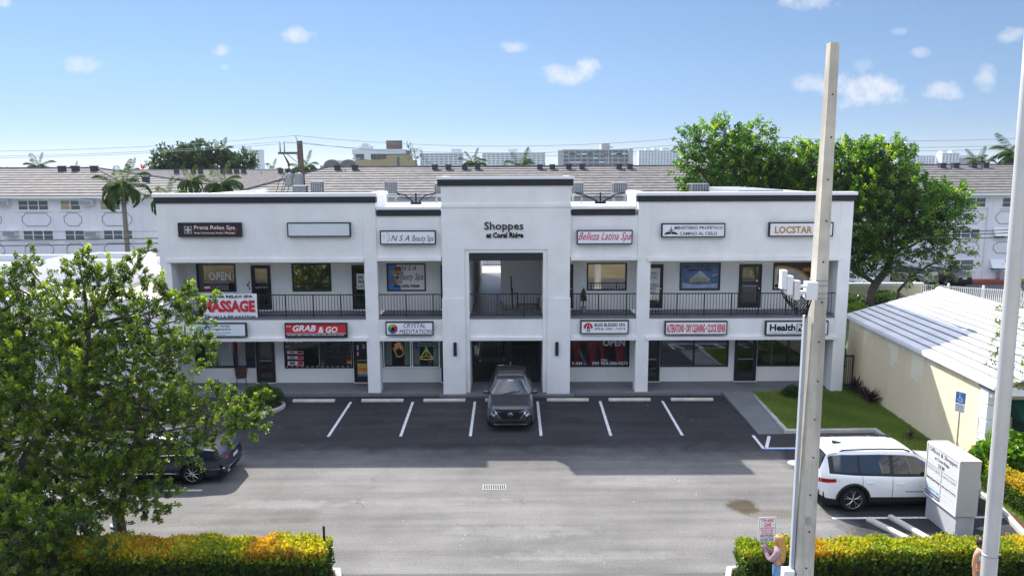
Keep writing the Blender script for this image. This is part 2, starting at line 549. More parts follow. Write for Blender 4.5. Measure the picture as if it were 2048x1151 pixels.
# ------------------------------------------------------------------ ground, lot, kerbs
def asphalt_mat():
    m = bpy.data.materials.new('worn_asphalt')
    m.use_nodes = True
    nt = m.node_tree; N, L = nt.nodes, nt.links
    p = N['Principled BSDF']
    g = N.new('ShaderNodeNewGeometry')
    sep = N.new('ShaderNodeSeparateXYZ'); L.new(g.outputs['Position'], sep.inputs[0])

    def noise(scale, detail=4, rough=.6, vec=None):
        n = N.new('ShaderNodeTexNoise'); n.inputs['Scale'].default_value = scale
        n.inputs['Detail'].default_value = detail; n.inputs['Roughness'].default_value = rough
        L.new(vec or g.outputs['Position'], n.inputs['Vector']); return n.outputs['Fac']

    def rng_(v, a, b, c, d):
        n = N.new('ShaderNodeMapRange'); n.inputs['From Min'].default_value = a; n.inputs['From Max'].default_value = b
        n.inputs['To Min'].default_value = c; n.inputs['To Max'].default_value = d; L.new(v, n.inputs['Value']); return n.outputs[0]

    def mth(op, a, b):
        n = N.new('ShaderNodeMath'); n.operation = op
        for k, v in enumerate((a, b)):
            if isinstance(v, (int, float)): n.inputs[k].default_value = v
            else: L.new(v, n.inputs[k])
        return n.outputs[0]

    def mix(f, a, b):
        n = N.new('ShaderNodeMix'); n.data_type = 'RGBA'; L.new(f, n.inputs['Factor'])
        for k, v in (('A', a), ('B', b)):
            if isinstance(v, tuple): n.inputs[k].default_value = (*v, 1)
            else: L.new(v, n.inputs[k])
        return n.outputs['Result']
    big = noise(0.22, 5)
    # freshly sealed parking bays (near the walkway and at both ends) against the older grey drive lane, part of which is darkened as painted shade
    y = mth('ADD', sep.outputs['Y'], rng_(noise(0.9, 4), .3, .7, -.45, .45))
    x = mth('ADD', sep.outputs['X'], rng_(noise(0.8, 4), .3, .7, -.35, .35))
    bay = rng_(y, 24.9, 27.0, 0.0, 1.0)  # dark tone stretched into the lane, painting in the building's shade
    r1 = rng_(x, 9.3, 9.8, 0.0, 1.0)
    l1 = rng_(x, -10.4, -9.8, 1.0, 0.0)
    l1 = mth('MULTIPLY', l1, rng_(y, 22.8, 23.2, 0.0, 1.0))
    sealed_shaded = mth('MAXIMUM', mth('MAXIMUM', bay, r1), l1)
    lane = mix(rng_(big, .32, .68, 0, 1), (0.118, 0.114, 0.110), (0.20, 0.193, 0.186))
    seal_shade = mix(rng_(big, .35, .65, 0, 1), (0.028, 0.028, 0.031), (0.045, 0.044, 0.047))
    col = mix(sealed_shaded, lane, seal_shade)
    # wheel-polished streaks along the lane and grainy aggregate
    mp = N.new('ShaderNodeMapping'); mp.inputs['Scale'].default_value = (0.12, 1.6, 1); L.new(g.outputs['Position'], mp.inputs['Vector'])
    st = noise(1.0, 5, .6, mp.outputs[0])
    grain = noise(26, 6, .8)
    vor = N.new('ShaderNodeTexVoronoi'); vor.inputs['Scale'].default_value = 38; L.new(g.outputs['Position'], vor.inputs['Vector'])
    k = mth('MULTIPLY', rng_(st, .35, .65, .8, 1.16), rng_(grain, .3, .7, .5, 1.5))
    k = mth('MULTIPLY', k, rng_(vor.outputs['Distance'], .0, .6, 1.2, .88))
    # dried mud patch, tar spots
    def spot(cx, cy, rx, ry, wob=.55):
        dx = mth('DIVIDE', mth('SUBTRACT', sep.outputs['X'], cx), rx); dy = mth('DIVIDE', mth('SUBTRACT', sep.outputs['Y'], cy), ry)
        d = mth('ADD', mth('MULTIPLY', dx, dx), mth('MULTIPLY', dy, dy))
        return rng_(mth('ADD', d, rng_(noise(2.2, 5), .3, .7, -wob, wob)), .45, 1.25, 1.0, 0.0)
    col = mix(mth('MULTIPLY', spot(6.9, 21.7, .5, .5), .9), col, (0.05, 0.036, 0.018))
    col = mix(mth('MULTIPLY', spot(7.6, 21.2, .9, .35), .45), col, (0.085, 0.07, 0.035))
    col = mix(mth('MULTIPLY', spot(-6.4, 21.2, .8, .5), .35), col, (0.06, 0.048, 0.034))
    col = mix(mth('MULTIPLY', spot(2.2, 27.6, 1.0, .9), .7), col, (0.028, 0.028, 0.030))
    for bx_, by_, br_ in ((-5.7, 29.6, .5), (-2.9, 29.2, .4), (2.4, 29.8, .55), (5.2, 29.4, .4), (7.8, 30.2, .6), (-8.6, 29.0, .45), (11.5, 22.4, .5)):
        col = mix(mth('MULTIPLY', spot(bx_, by_, br_, br_ * .8, .8), .5), col, (0.016, 0.016, 0.017))
    for bx_, by_, rx_, ry_ in ((0.5, 20.2, 2.2, .35), (-2.5, 22.2, 2.6, .25), (4.2, 23.6, 1.8, .3), (2.0, 18.8, 2.4, .3), (-7.0, 22.0, 1.8, .3)):
        col = mix(mth('MULTIPLY', spot(bx_, by_, rx_, ry_, .9), .4), col, (0.25, 0.245, 0.24))
    # cracks
    v2 = N.new('ShaderNodeTexVoronoi'); v2.feature = 'DISTANCE_TO_EDGE'; v2.inputs['Scale'].default_value = 0.33
    wv = N.new('ShaderNodeVectorMath'); wv.operation = 'ADD'
    nn = N.new('ShaderNodeTexNoise'); nn.inputs['Scale'].default_value = 1.3; nn.inputs['Detail'].default_value = 6
    L.new(g.outputs['Position'], nn.inputs['Vector'])
    L.new(g.outputs['Position'], wv.inputs[0]); L.new(nn.outputs['Color'], wv.inputs[1])
    L.new(wv.outputs[0], v2.inputs['Vector'])
    crack = mth('MULTIPLY', rng_(v2.outputs['Distance'], .003, .009, 1.0, 0.0), rng_(noise(.35, 3), .52, .62, 0, .30))
    col = mix(crack, col, (0.03, 0.03, 0.03))
    sc = N.new('ShaderNodeVectorMath'); sc.operation = 'SCALE'; L.new(col, sc.inputs[0]); L.new(k, sc.inputs['Scale'])
    L.new(sc.outputs[0], p.inputs['Base Color'])
    p.inputs['Roughness'].default_value = 0.85; p.inputs['Specular IOR Level'].default_value = 0.25
    b = N.new('ShaderNodeBump'); b.inputs['Strength'].default_value = 0.5; b.inputs['Distance'].default_value = 0.01
    L.new(grain, b.inputs['Height']); L.new(b.outputs[0], p.inputs['Normal'])
    return m


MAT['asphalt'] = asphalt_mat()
MAT['road'] = M('old_asphalt', (0.11, 0.108, 0.105), 0.9, 0.25, 0.8, 0.4, 30)
MAT['ground'] = M('distant_ground', (0.07, 0.10, 0.045), 0.95, 0.5, 0.02)
MAT['sidewalk'] = M('pale_sidewalk', (0.42, 0.41, 0.38), 0.9, 0.2, 1.2, 0.3, 40)
MAT['lawnsoil'] = M('lawn_ground', (0.10, 0.13, 0.04), 0.95, 0.5, 2.2, 0.5, 30)
MAT['reddirt'] = M('red_brick_edging', (0.30, 0.075, 0.045), 0.9, 0.3, 5)

struct('ground', MB().quad((-3000, -300, -.05), (3000, -300, -.05), (3000, 3600, -.05), (-3000, 3600, -.05)), MAT['ground'])
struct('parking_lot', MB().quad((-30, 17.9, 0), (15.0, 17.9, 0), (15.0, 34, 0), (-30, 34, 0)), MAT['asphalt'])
struct('driveway', MB().quad((-4.3, 8, -.004), (5.3, 8, -.004), (5.3, 18.2, -.004), (-4.3, 18.2, -.004)), MAT['road'])
struct('sidewalk', MB().box(-40, 14.3, -.06, -4.35, 16.3, 0.03).box(5.35, 14.3, -.06, 40, 16.3, 0.03), MAT['sidewalk'])
struct('street', MB().quad((-200, -20, -.02), (200, -20, -.02), (200, 14.2, -.02), (-200, 14.2, -.02)), MAT['road'])
struct('hedge_bed', MB().box(-30, 16.3, -.06, -4.3, 17.9, .05), MAT['mulch'])
struct('hedge_bed', MB().box(5.35, 16.3, -.06, 30, 17.9, .05), MAT['mulch'])
struct('verge', MB().quad((-200, -60, -.015), (200, -60, -.015), (200, -1, -.015), (-200, -1, -.015)), M('dry_grass_verge', (0.26, 0.20, 0.09), 0.95, 0.4, 0.3))
struct('back_parking_lot', MB().quad((-60, 48, -.02), (70, 48, -.02), (70, 67.4, -.02), (-60, 67.4, -.02)), MAT['road'])

# painted bay lines
def line(x0, y0, x1, y1, w=.1, mat='paint', z=.004, name='parking_line'):
    d = Vector((x1 - x0, y1 - y0, 0)).normalized(); n = Vector((-d.y, d.x, 0)) * w / 2
    a, b = Vector((x0, y0, z)), Vector((x1, y1, z))
    o = MB().quad(tuple(a - n), tuple(b - n), tuple(b + n), tuple(a + n))
    if (b - a).cross(n).z < 0: o.f = [f[::-1] for f in o.f]
    return struct(name, o, MAT[mat])


for xt, xb in ((-7.08, -7.03), (-4.36, -4.27), (-1.64, -1.61), (1.10, 1.09), (3.84, 3.75), (6.57, 6.48)):
    line(xt, 32.38, xb, 27.98, .11)
line(-13.0, 31.62, -10.37, 30.25, .11)
line(-9.87, 23.05, -15.5, 23.06, .11)
line(9.27, 20.93, 15.0, 20.97, .11)
line(9.16, 27.95, 9.11, 26.55, .11)
for x0, x1 in ((9.25, 9.75), (10.55, 10.95), (11.72, 12.13), (13.11, 13.51)):
    line(x0, 26.66, x1, 27.86, .12)
line(9.2, 26.6, 13.7, 26.6, .10)
line(9.11, 26.49, 13.7, 26.49, .09, 'bluepaint')

# kerbs and lawn at the right end
LAWN = [(10.72, 33.3), (10.60, 28.30), (14.02, 28.36), (14.02, 24.5), (14.62, 22.3), (14.4, 19.9), (15.28, 19.9), (15.28, 24.0), (15.75, 34.2)]
struct('lawn', MB().poly([(x, y, .115) for x, y in LAWN]), MAT['lawnsoil'])


def kerb(pts, w=.15, h=.14):
    mb = MB()
    pts = [Vector((*p, 0)) for p in pts]
    L_, Rr = [], []
    for i, p in enumerate(pts):
        d1 = (p - pts[i - 1]).normalized() if i else (pts[1] - p).normalized()
        d2 = (pts[i + 1] - p).normalized() if i < len(pts) - 1 else d1
        t = (d1 + d2).normalized(); n = Vector((-t.y, t.x, 0)) * (w / 2) / max(.4, t.dot(d1))
        L_.append(p + n); Rr.append(p - n)
    c = .025
    rows = []
    for l, r in zip(L_, Rr):
        q = (r - l).normalized() * c
        rows.append([(l.x, l.y, -.03), (l.x, l.y, h - c), (l.x + q.x, l.y + q.y, h), (r.x - q.x, r.y - q.y, h), (r.x, r.y, h - c), (r.x, r.y, -.03)])
    mb.grid(rows)
    mb.poly(rows[0]); mb.poly(rows[-1][::-1])
    return mb


struct('kerb', kerb([(10.78, 33.22), (10.66, 30.6), (10.52, 28.22), (12.2, 28.26), (13.98, 28.29), (13.97, 26.2), (13.93, 24.45), (14.25, 23.4), (14.5, 22.3), (14.42, 21.3), (14.1, 19.9), (13.6, 18.0)], .16), MAT['kerb'])
struct('kerb', kerb([(5.34, 16.2), (5.22, 17.3), (5.45, 17.95), (6.2, 18.05), (9, 18.05), (13.5, 18.05)], .16, .13), MAT['kerb'])
struct('kerb', kerb([(-4.32, 16.2), (-4.22, 17.3), (-4.4, 17.93), (-5.4, 18.03), (-9, 18.05), (-24, 18.05)], .16, .13), MAT['kerb'])
struct('hedge_bed', MB().poly([(14.5, 22.6, .10), (14.3, 20.6, .10), (13.75, 18.1, .10), (19, 18.1, .10), (19, 23.0, .10), (15.3, 23.5, .10)]), MAT['mulch'])
# planted island at the left end of the bays
isl = [(-10.75 + 0.95 * math.cos(t) , 31.55 + .95 * math.sin(t) * .95) for t in np.linspace(-2.4, 1.7, 14)]
struct('kerb', kerb([(-12.6, 31.0)] + isl + [(-12.0, 32.9)], .15, .14), MAT['kerb'])
struct('planting_island', MB().poly([(-12.6, 31.0, .09)] + [(x, y, .09) for x, y in isl] + [(-12.0, 32.9, .09), (-12.6, 32.9, .09)]), MAT['mulch'])

# walkway along the shops and the ramp down to the bays
struct('walkway', MB().box(-15.4, 33.22, -.05, 14.85, 35.2, .15), MAT['walk'], bevel=.012)
struct('walkway_step', MB().box(-3.25, 32.98, -.05, 2.75, 33.215, .11), MAT['walk'], bevel=.012)
struct('ramp', MB().prism([(9.42, 28.1), (10.5, 28.1), (10.72, 33.21), (9.42, 33.21)], -.02, [.004, .004, .148, .148]), MAT['walk'])
struct('left_sidewalk', MB().box(-30, 32.9, -.05, -15.42, 34.0, .10), MAT['sidewalk'])

# wheel stops: one per bay
def wheel_stop_mb():
    prof = [(-.09, 0), (-.09, .06), (-.055, .105), (.055, .105), (.09, .06), (.09, 0)]
    return MB().grid([[(x, p[0], p[1]) for p in prof] for x in (-.915, -.3, .3, .915)]).poly([(-.915, *p) for p in prof]).poly([(.915, *p) for p in prof[::-1]])


proto = obj('wheel_stop', wheel_stop_mb(), MAT['stopper'])
WS = [(-8.71, 'pale wheel stop at the leftmost open bay, nearest the green bush'), (-5.70, 'wheel stop in front of the left white pillar, below the palm reading window'),
      (-2.98, 'wheel stop below the left black wall lamp'), (-0.28, 'wheel stop mostly hidden behind the parked grey car'),
      (2.43, 'wheel stop with faded stencilling below the right black wall lamp'), (5.14, 'wheel stop in front of the right white pillar'),
      (7.88, 'wheel stop in the last bay beside the grey ramp')]
for k, (x, lab) in enumerate(WS):
    o = proto if k == 0 else copy_tree(proto)
    o.location = (x, 32.45, .003); o.rotation_euler.z = rnd.uniform(-.012, .012)
    tag(o, lab, 'wheel stop', 'wheel stops at the heads of the parking bays')
for (x, y, a, lab) in ((10.62, 19.95, R_(-66), 'loose concrete wheel stop lying left of its twin beside the sign monument'),
                       (11.20, 20.05, R_(-74), 'loose concrete wheel stop closest to the sign monument base')):
    o = copy_tree(proto); o.location = (x, y, .003); o.rotation_euler.z = a
    tag(o, lab, 'wheel stop', 'loose wheel stops by the sign monument')

# drain grate in the lane
t = thing('storm_drain', (-.59, 23.21, 0), 0, 'black iron drain grate set into the middle of the lot', 'drain grate')
obj('grate_frame', MB().box(-.96, 23.0, -.02, -.93, 23.42, .010).box(-.25, 23.0, -.02, -.22, 23.42, .010).box(-.93, 23.0, -.02, -.25, 23.03, .010).box(-.93, 23.39, -.02, -.25, 23.42, .010), MAT['steel'], t)
obj('pit', MB().quad((-.93, 23.03, .003), (-.25, 23.03, .003), (-.25, 23.39, .003), (-.93, 23.39, .003)), MAT['blackmatte'], t)
b0 = None
for k in range(11):
    if b0 is None:
        b0 = obj('bar', MB().box(-.012, -.18, .0, .012, .18, .012), MAT['steel'], t, world=False)
        c = b0
    else:
        c = b0.copy(); COL.objects.link(c)
    c.location = (-.29 + .058 * k, 0, -.002)
o = obj('manhole_cover', MB().lathe([(.26, -.01), (.26, .012), (.2, .016), (.05, .016)], 20, (9.75, 25.15, 0)), MAT['kerb'])
tag(o, 'small round pale utility cover in the asphalt behind the concrete pole', 'utility cover')
# ------------------------------------------------------------------ the two-storey shopping building
PB = thing('shopping_building', (-.28, 33.3, 0), 0, 'white two-storey shop building with black trim and a taller middle bay', 'building')
ST, SB = MAT['stucco'], MAT['stucco_back']


def walls(mb, x0, x1, z0, z1, y0, y1, holes):
    """a wall slab with rectangular openings (x0,z0,x1,z1)"""
    holes = sorted(h for h in holes if h[0] < x1 and h[2] > x0)
    cur = x0
    for hx0, hz0, hx1, hz1 in holes:
        if hx0 > cur: mb.box(cur, y0, z0, hx0, y1, z1)
        a, b = max(hx0, x0), min(hx1, x1)
        if hz0 > z0: mb.box(a, y0, z0, b, y1, hz0)
        if hz1 < z1: mb.box(a, y0, hz1, b, y1, z1)
        cur = b
    if cur < x1: mb.box(cur, y0, z0, x1, y1, z1)
    return mb


# pillars
for x0, x1 in ((-15.42, -14.94), (-6.48, -5.91), (5.50, 6.08), (14.30, 14.83)):
    obj('pillar', MB().box(x0, 33.30, 0, x1, 33.86, 8.64), ST, PB, bevel=.012)
# middle piers with a thicker foot
for x0, x1, xi in ((-3.08, -2.07, -1.88), (1.55, 2.57, 1.36)):
    m = MB().box(x0, 33.16, .11, x1, 34.0, 4.45)
    m.box(x0 + (.03 if x0 < 0 else 0), 33.20, 4.452, x1 - (0 if x0 < 0 else .03), 33.98, 6.60)
    a, b = sorted((x1 if x0 < 0 else x0, xi))
    m.box(a + .001, 33.26, .11, b, 33.95, 6.602)
    obj('pier', m, ST, PB, bevel=.01)
# upper walls of the wings, with drip ledges
def upper(x0, x1, zb, zt, y, name='wall'):
    return obj(name, MB().box(x0, y, zb, x1, y + .25, zt), ST, PB)


upper(-14.938, -6.482, 6.22, 8.64, 33.305)
upper(6.082, 14.298, 6.22, 8.64, 33.305)
upper(-5.908, -3.06, 6.24, 8.06, 33.345)
upper(2.555, 5.498, 6.24, 8.06, 33.345)
obj('wall', MB().box(-3.05, 33.20, 6.602, 2.55, 33.6, 8.42), ST, PB)
obj('wall', MB().box(-1.878, 33.24, 6.45, 1.358, 33.60, 6.60), ST, PB)
obj('wall', MB().box(-3.05, 33.23, 8.57, 2.55, 36.2, 9.345), ST, PB)
obj('belt_ledge', MB().box(-3.07, 33.17, 8.42, 2.57, 33.62, 8.568), ST, PB, bevel=.01)
obj('header_beam', MB().box(-1.878, 33.27, 6.10, 1.358, 33.7, 6.447), MAT['fascia'], PB)
for x0, x1, z in ((-15.1, -6.482, 6.06), (-5.908, -3.09, 6.10), (2.58, 5.498, 6.10), (5.92, 14.42, 6.06)):
    obj('ledge', MB().box(x0, 33.22, z, x1, 33.58, z + .155), ST, PB, bevel=.008)
for x0, x1 in ((-15.0, -6.42), (-5.908, -3.09), (2.58, 5.498), (5.92, 14.42)):
    obj('ledge', MB().box(x0, 33.22, 2.53, x1, 33.58, 2.69), ST, PB, bevel=.008)
obj('ledge', MB().box(-1.878, 33.24, 2.53, 1.358, 33.58, 2.69), ST, PB, bevel=.008)
# spandrels below the balconies
for x0, x1 in ((-14.938, -6.482), (-5.908, -3.082), (2.572, 5.498), (6.082, 14.298), (-1.878, 1.358)):
    obj('spandrel', MB().box(x0, 33.32, 2.692, x1, 33.50, 3.50), ST, PB)
    obj('balcony_edge', MB().box(x0, 33.30, 3.502, x1, 33.52, 3.60), MAT['upfloor'], PB)
    if x0 != -1.878:
        obj('balcony_floor', MB().box(x0, 33.522, 3.40, x1, 34.99, 3.60), MAT['upfloor'], PB)
    obj('soffit', MB().box(x0, 33.585, 2.56, x1, 34.98, 2.68), SB, PB)
    if x0 != -1.878:
        obj('soffit', MB().box(x0, 33.60, 6.12, x1, 34.98, 6.3), SB, PB)
# fascia bands and caps
def crown(x0, x1, zf0, zf1, zc, y, ret=None):
    obj('fascia', MB().box(x0, y - .05, zf0, x1, y + .3, zf1), MAT['fascia'], PB)
    obj('cap', MB().box(x0 - .05, y - .10, zf1 + .002, x1 + .05, y + .42, zc), MAT['cap'], PB, bevel=.01)


crown(-15.48, -5.88, 8.642, 8.90, 9.06, 33.30)
crown(5.42, 14.89, 8.642, 8.90, 9.04, 33.30)
crown(-5.83, -3.11, 8.062, 8.33, 8.455, 33.345)
crown(2.62, 5.37, 8.062, 8.33, 8.455, 33.345)
crown(-3.2, 2.66, 9.347, 9.62, 9.745, 33.23)
# parapet returns of the wings and the middle bay
for x0, x1 in ((-6.2, -5.90), (5.45, 5.75)):
    obj('parapet', MB().box(x0, 33.73, 8.24, x1, 36.3, 8.90), SB, PB)
    obj('cap', MB().box(x0 - .06, 33.73, 8.902, x1 + .06, 36.35, 9.055), MAT['cap'], PB)
for x0, x1 in ((-3.15, -2.9), (2.4, 2.62)):
    obj('cap', MB().box(x0, 33.66, 9.55, x1, 36.2, 9.74), MAT['cap'], PB)
for x0, x1 in ((-15.42, -15.2), (14.6, 14.83)):
    obj('side_wall', MB().box(x0, 33.87, 0, x1, 48, 8.9), SB, PB)
obj('roof', MB().prism([(-15.2, 33.6), (14.6, 33.6), (14.6, 48), (-15.2, 48)], [8.1, 8.1, 7.9, 7.9], [8.28, 8.28, 8.05, 8.05]), MAT['whiteroof'], PB)
obj('roof_curb', MB().box(11.2, 38.0, 8.2, 13.4, 46, 9.0), MAT['hvac'], PB)
obj('roof_duct', MB().box(-13.9, 41.5, 8.2, -13.2, 42.4, 8.95), MAT['hvac'], PB, bevel=.15)

# ---- recessed shop fronts
UP = dict(a=(-14.55, 4.50, -12.75, 5.80), b=(-10.15, 4.50, -8.35, 5.80), c=(-5.78, 4.50, -3.98, 5.79), d=(3.46, 4.50, 5.30, 5.78), e=(7.75, 4.49, 9.62, 5.77), f=(12.06, 4.49, 14.13, 5.77))
UD = [(-12.03, 3.66, -11.14, 5.73), (-7.39, 3.66, -6.5, 5.72), (-3.29, 3.66, -2.4, 5.72), (1.95, 3.66, 2.83, 5.72), (6.10, 3.66, 6.98, 5.71), (10.49, 3.66, 11.53, 5.70)]
GW = dict(a=(-14.87, .88, -12.06, 2.28), b=(-10.69, .85, -7.47, 2.28), c=(-6.07, .87, -3.36, 2.28), d=(2.70, .87, 5.49, 2.28), e=(6.95, .86, 10.14, 2.28), f=(11.5, .87, 14.62, 2.28))
GD = [(-12.02, .17, -11.14, 2.28), (-7.43, .17, -6.5, 2.28), (-3.33, .17, -2.4, 2.28), (6.1, .17, 6.92, 2.28), (10.43, .17, 11.46, 2.28)]
for x0, x1, z0, z1, hs in ((-15.2, -1.89, 3.6, 6.2, list(UP.values()) + UD), (1.37, 14.6, 3.6, 6.2, list(UP.values()) + UD), (-15.2, -1.92, .15, 2.58, list(GW.values()) + GD), (1.37, 14.6, .15, 2.58, list(GW.values()) + GD)):
    obj('shopfront_wall', walls(MB(), x0, x1, z0, z1, 35.0, 35.16, hs), SB, PB)
# end walls of the arcades
for x0, x1 in ((-15.198, -15.0), (14.36, 14.598)):
    obj('arcade_end_wall', MB().box(x0, 33.87, .15, x1, 34.99, 2.55).box(x0, 33.87, 3.61, x1, 34.99, 6.1), SB, PB)
# dark rooms behind the glass
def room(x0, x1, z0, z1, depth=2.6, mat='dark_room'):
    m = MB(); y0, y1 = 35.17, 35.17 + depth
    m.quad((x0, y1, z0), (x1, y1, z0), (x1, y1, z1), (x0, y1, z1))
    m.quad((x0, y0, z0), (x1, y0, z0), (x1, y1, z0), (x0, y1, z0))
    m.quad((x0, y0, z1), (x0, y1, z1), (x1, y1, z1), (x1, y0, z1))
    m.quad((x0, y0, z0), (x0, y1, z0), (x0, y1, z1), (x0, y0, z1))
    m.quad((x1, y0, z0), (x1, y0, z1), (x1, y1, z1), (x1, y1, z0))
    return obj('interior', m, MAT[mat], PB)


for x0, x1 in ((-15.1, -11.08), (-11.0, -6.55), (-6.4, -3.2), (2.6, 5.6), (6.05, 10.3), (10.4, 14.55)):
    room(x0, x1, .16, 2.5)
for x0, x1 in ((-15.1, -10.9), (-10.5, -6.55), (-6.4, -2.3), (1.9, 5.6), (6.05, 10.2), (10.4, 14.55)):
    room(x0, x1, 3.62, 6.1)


def frame_mb(x0, z0, x1, z1, w=.06, mull=(), y0=34.96, y1=35.09):
    m = MB().box(x0, y0, z0, x0 + w, y1, z1).box(x1 - w, y0, z0, x1, y1, z1)
    m.box(x0 + w, y0, z0, x1 - w, y1, z0 + w).box(x0 + w, y0, z1 - w, x1 - w, y1, z1)
    for q in mull: m.box(q - w / 2, y0, z0 + w, q + w / 2, y1, z1 - w)
    return m


def window(r, mull=(), mat='glass', w=.06):
    x0, z0, x1, z1 = r
    f = obj('window', frame_mb(x0, z0, x1, z1, w, mull), MAT['black'], PB)
    edges = [x0 + w] + [e for q in mull for e in (q - w / 2, q + w / 2)] + [x1 - w]
    for a, b in zip(edges[::2], edges[1::2]):
        obj('pane', MB().quad((a, 35.03, z0 + w), (b, 35.03, z0 + w), (b, 35.03, z1 - w), (a, 35.03, z1 - w)), MAT[mat], f)
    return f


def printed(f, r, mat, y=35.015, w=.06, name='print'):
    x0, z0, x1, z1 = r
    return obj(name, MB().quad((x0 + w, y, z0 + w), (x1 - w, y, z0 + w), (x1 - w, y, z1 - w), (x0 + w, y, z1 - w)), mat, f)


def door(r, mat='glass_dark', num=None, hand=1):
    x0, z0, x1, z1 = r
    d = obj('door', frame_mb(x0, z0, x1, z1, .05, (), 34.95, 35.1), MAT['black'], PB)
    a, b, w = x0 + .055, x1 - .055, .1
    z1b = z1 - .055
    lm = MB().box(a, 34.99, z0 + .02, a + w, 35.05, z1b).box(b - w, 34.99, z0 + .02, b, 35.05, z1b)
    lm.box(a + w, 34.99, z0 + .02, b - w, 35.05, z0 + .24).box(a + w, 34.99, z1b - w, b - w, 35.05, z1b)
    obj('door_leaf', lm, MAT['black'], d)
    obj('pane', MB().quad((a + w, 35.02, z0 + .24), (b - w, 35.02, z0 + .24), (b - w, 35.02, z1b - w), (a + w, 35.02, z1b - w)), MAT[mat], d)
    zc = (z0 + z1) / 2 - .05
    obj('push_bar', MB().tube([(a + w, 34.955, zc + .05), (b - w, 34.955, zc + .05)], .018, 8), MAT['steel'], d)
    hx = b - w / 2 if hand > 0 else a + w / 2
    obj('door_handle', MB().lathe([(.028, 34.93), (.035, 34.95), (.02, 34.99)], 10, (hx, 0, zc - .05), 'Y'), MAT['chrome'], d)
    obj('threshold', MB().box(x0 - .02, 34.86, z0 - .05, x1 + .02, 34.985, z0 - .002), MAT['cap'], d)
    if num: text(num, (a + b) / 2 - .06, z1b - .42, (a + b) / 2 + .06, z1b - .24, 34.985, MAT['white'], d, .02, name='door_number')
    return d


# upper floor windows and doors
f = window(UP['a'], mat='glass_dark')
text('OPEN', -13.98, 5.03, -12.97, 5.42, 34.99, MAT['white'], f, .02)
o = obj('round_decal', MB().plate([(-14.1 + .2 * math.cos(t), 4.70 + .11 * math.sin(t)) for t in np.linspace(0, 2 * PI, 24, False)], 34.992, 34.994), MAT['darkred'], f)
obj('round_decal', MB().plate([(-14.1 + .15 * math.cos(t), 4.70 + .05 * math.sin(t)) for t in np.linspace(0, 2 * PI, 24, False)], 34.988, 34.990), MAT['white'], f)
f = window(UP['b'], mat='glass_mirror')
obj('ochre_reflection', MB().quad((-10.08, 35.6, 4.6), (-8.4, 35.6, 4.6), (-8.4, 35.6, 4.95), (-10.08, 35.6, 5.2)), M('reflected_ochre', (.32, .22, .07), .9, .3, 3), f)  # ochre ground reflected in the glass, painted on a sheet behind it
# printed beauty panel
f = window(UP['c']); r = UP['c']
printed(f, r, MAT['offwhite'])
obj('blue_print', MB().poly([(-5.72, 35.01, 4.56), (-5.12, 35.01, 4.56), (-5.25, 35.01, 4.8), (-5.45, 35.01, 5.0), (-5.47, 35.01, 5.3), (-5.3, 35.01, 5.52), (-5.33, 35.01, 5.73), (-5.72, 35.01, 5.73)]), MAT['bluevinyl'], f)
for (cx, cz, a, b, c) in ((-5.25, 5.54, .14, .10, (.25, .06, .04)), (-5.46, 5.38, .16, .10, (.42, .26, .12)), (-5.15, 5.33, .15, .1, (.42, .33, .2)), (-5.50, 4.94, .14, .10, (.30, .15, .09)), (-5.2, 4.93, .13, .08, (.42, .3, .22)), (-5.35, 5.14, .12, .07, (.3, .2, .12))):
    obj('photo_print', MB().plate([(cx - a, cz - b), (cx + a, cz - b), (cx + a, cz + b), (cx - a, cz + b)], 35.0, 35.004), M('skin_photo', c, .6, .5, 9), f)
text('N S A', -5.10, 5.46, -4.42, 5.68, 34.995, MAT['blackmatte'], f, 0, .3)
text('Beauty Spa', -5.36, 4.93, -4.10, 5.33, 34.995, MAT['fascia'], f, 0, .25)
text('954-292-7058', -5.46, 4.66, -4.28, 4.80, 34.995, MAT['blackmatte'], f, .04)
f = window(UP['d'], mat='glass_mirror')
obj('blind', MB().quad((3.5, 35.5, 4.55), (5.25, 35.5, 4.55), (5.25, 35.5, 5.72), (3.5, 35.5, 5.72)), M('dark_brown_blind', (.09, .06, .045), .8, .3, 2), f)
f = window(UP['e'])
o = printed(f, UP['e'], M('blue_sky_print', (.10, .17, .32), .5, .5, 1.6))
obj('light_print', MB().poly([(8.69, 35.008, 5.42), (8.2, 35.008, 4.98), (9.18, 35.008, 4.98)]), M('pale_glow_print', (.42, .52, .62), .5, .3, 3), f)
obj('cloud_print', MB().poly([(9.2, 35.009, 5.12), (9.5, 35.009, 5.2), (9.52, 35.009, 5.28), (9.25, 35.009, 5.2)]).poly([(7.9, 35.009, 4.6), (9.5, 35.009, 4.6), (9.5, 35.009, 4.82), (8.6, 35.009, 4.74), (7.9, 35.009, 4.84)]), M('pale_cloud_print', (.34, .42, .55), .5, .3, 4), f)
text('MINISTERIO PROFETICO', 7.95, 5.55, 9.45, 5.66, 35.0, MAT['fascia'], f, .02)
text('CAMINO AL CIELO', 8.1, 5.39, 9.25, 5.50, 35.0, MAT['fascia'], f, .02)
obj('book_print', MB().poly([(8.15, 35.0, 4.86), (8.66, 35.0, 4.90), (8.66, 35.0, 5.10), (8.3, 35.0, 5.06)]).poly([(8.68, 35.0, 4.90), (9.18, 35.0, 4.86), (9.02, 35.0, 5.06), (8.68, 35.0, 5.10)]), M('gold_page_print', (.36, .32, .16), .5, .3, 6), f)
f = window(UP['f'])
printed(f, UP['f'], M('dark_brown_print', (.030, .022, .028), .5, .2, 3))
arc = lambda rr, y: [(12.35 + rr * math.cos(t) * 1.5, y, 4.55 + rr * math.sin(t)) for t in np.linspace(0, PI * .62, 20)]
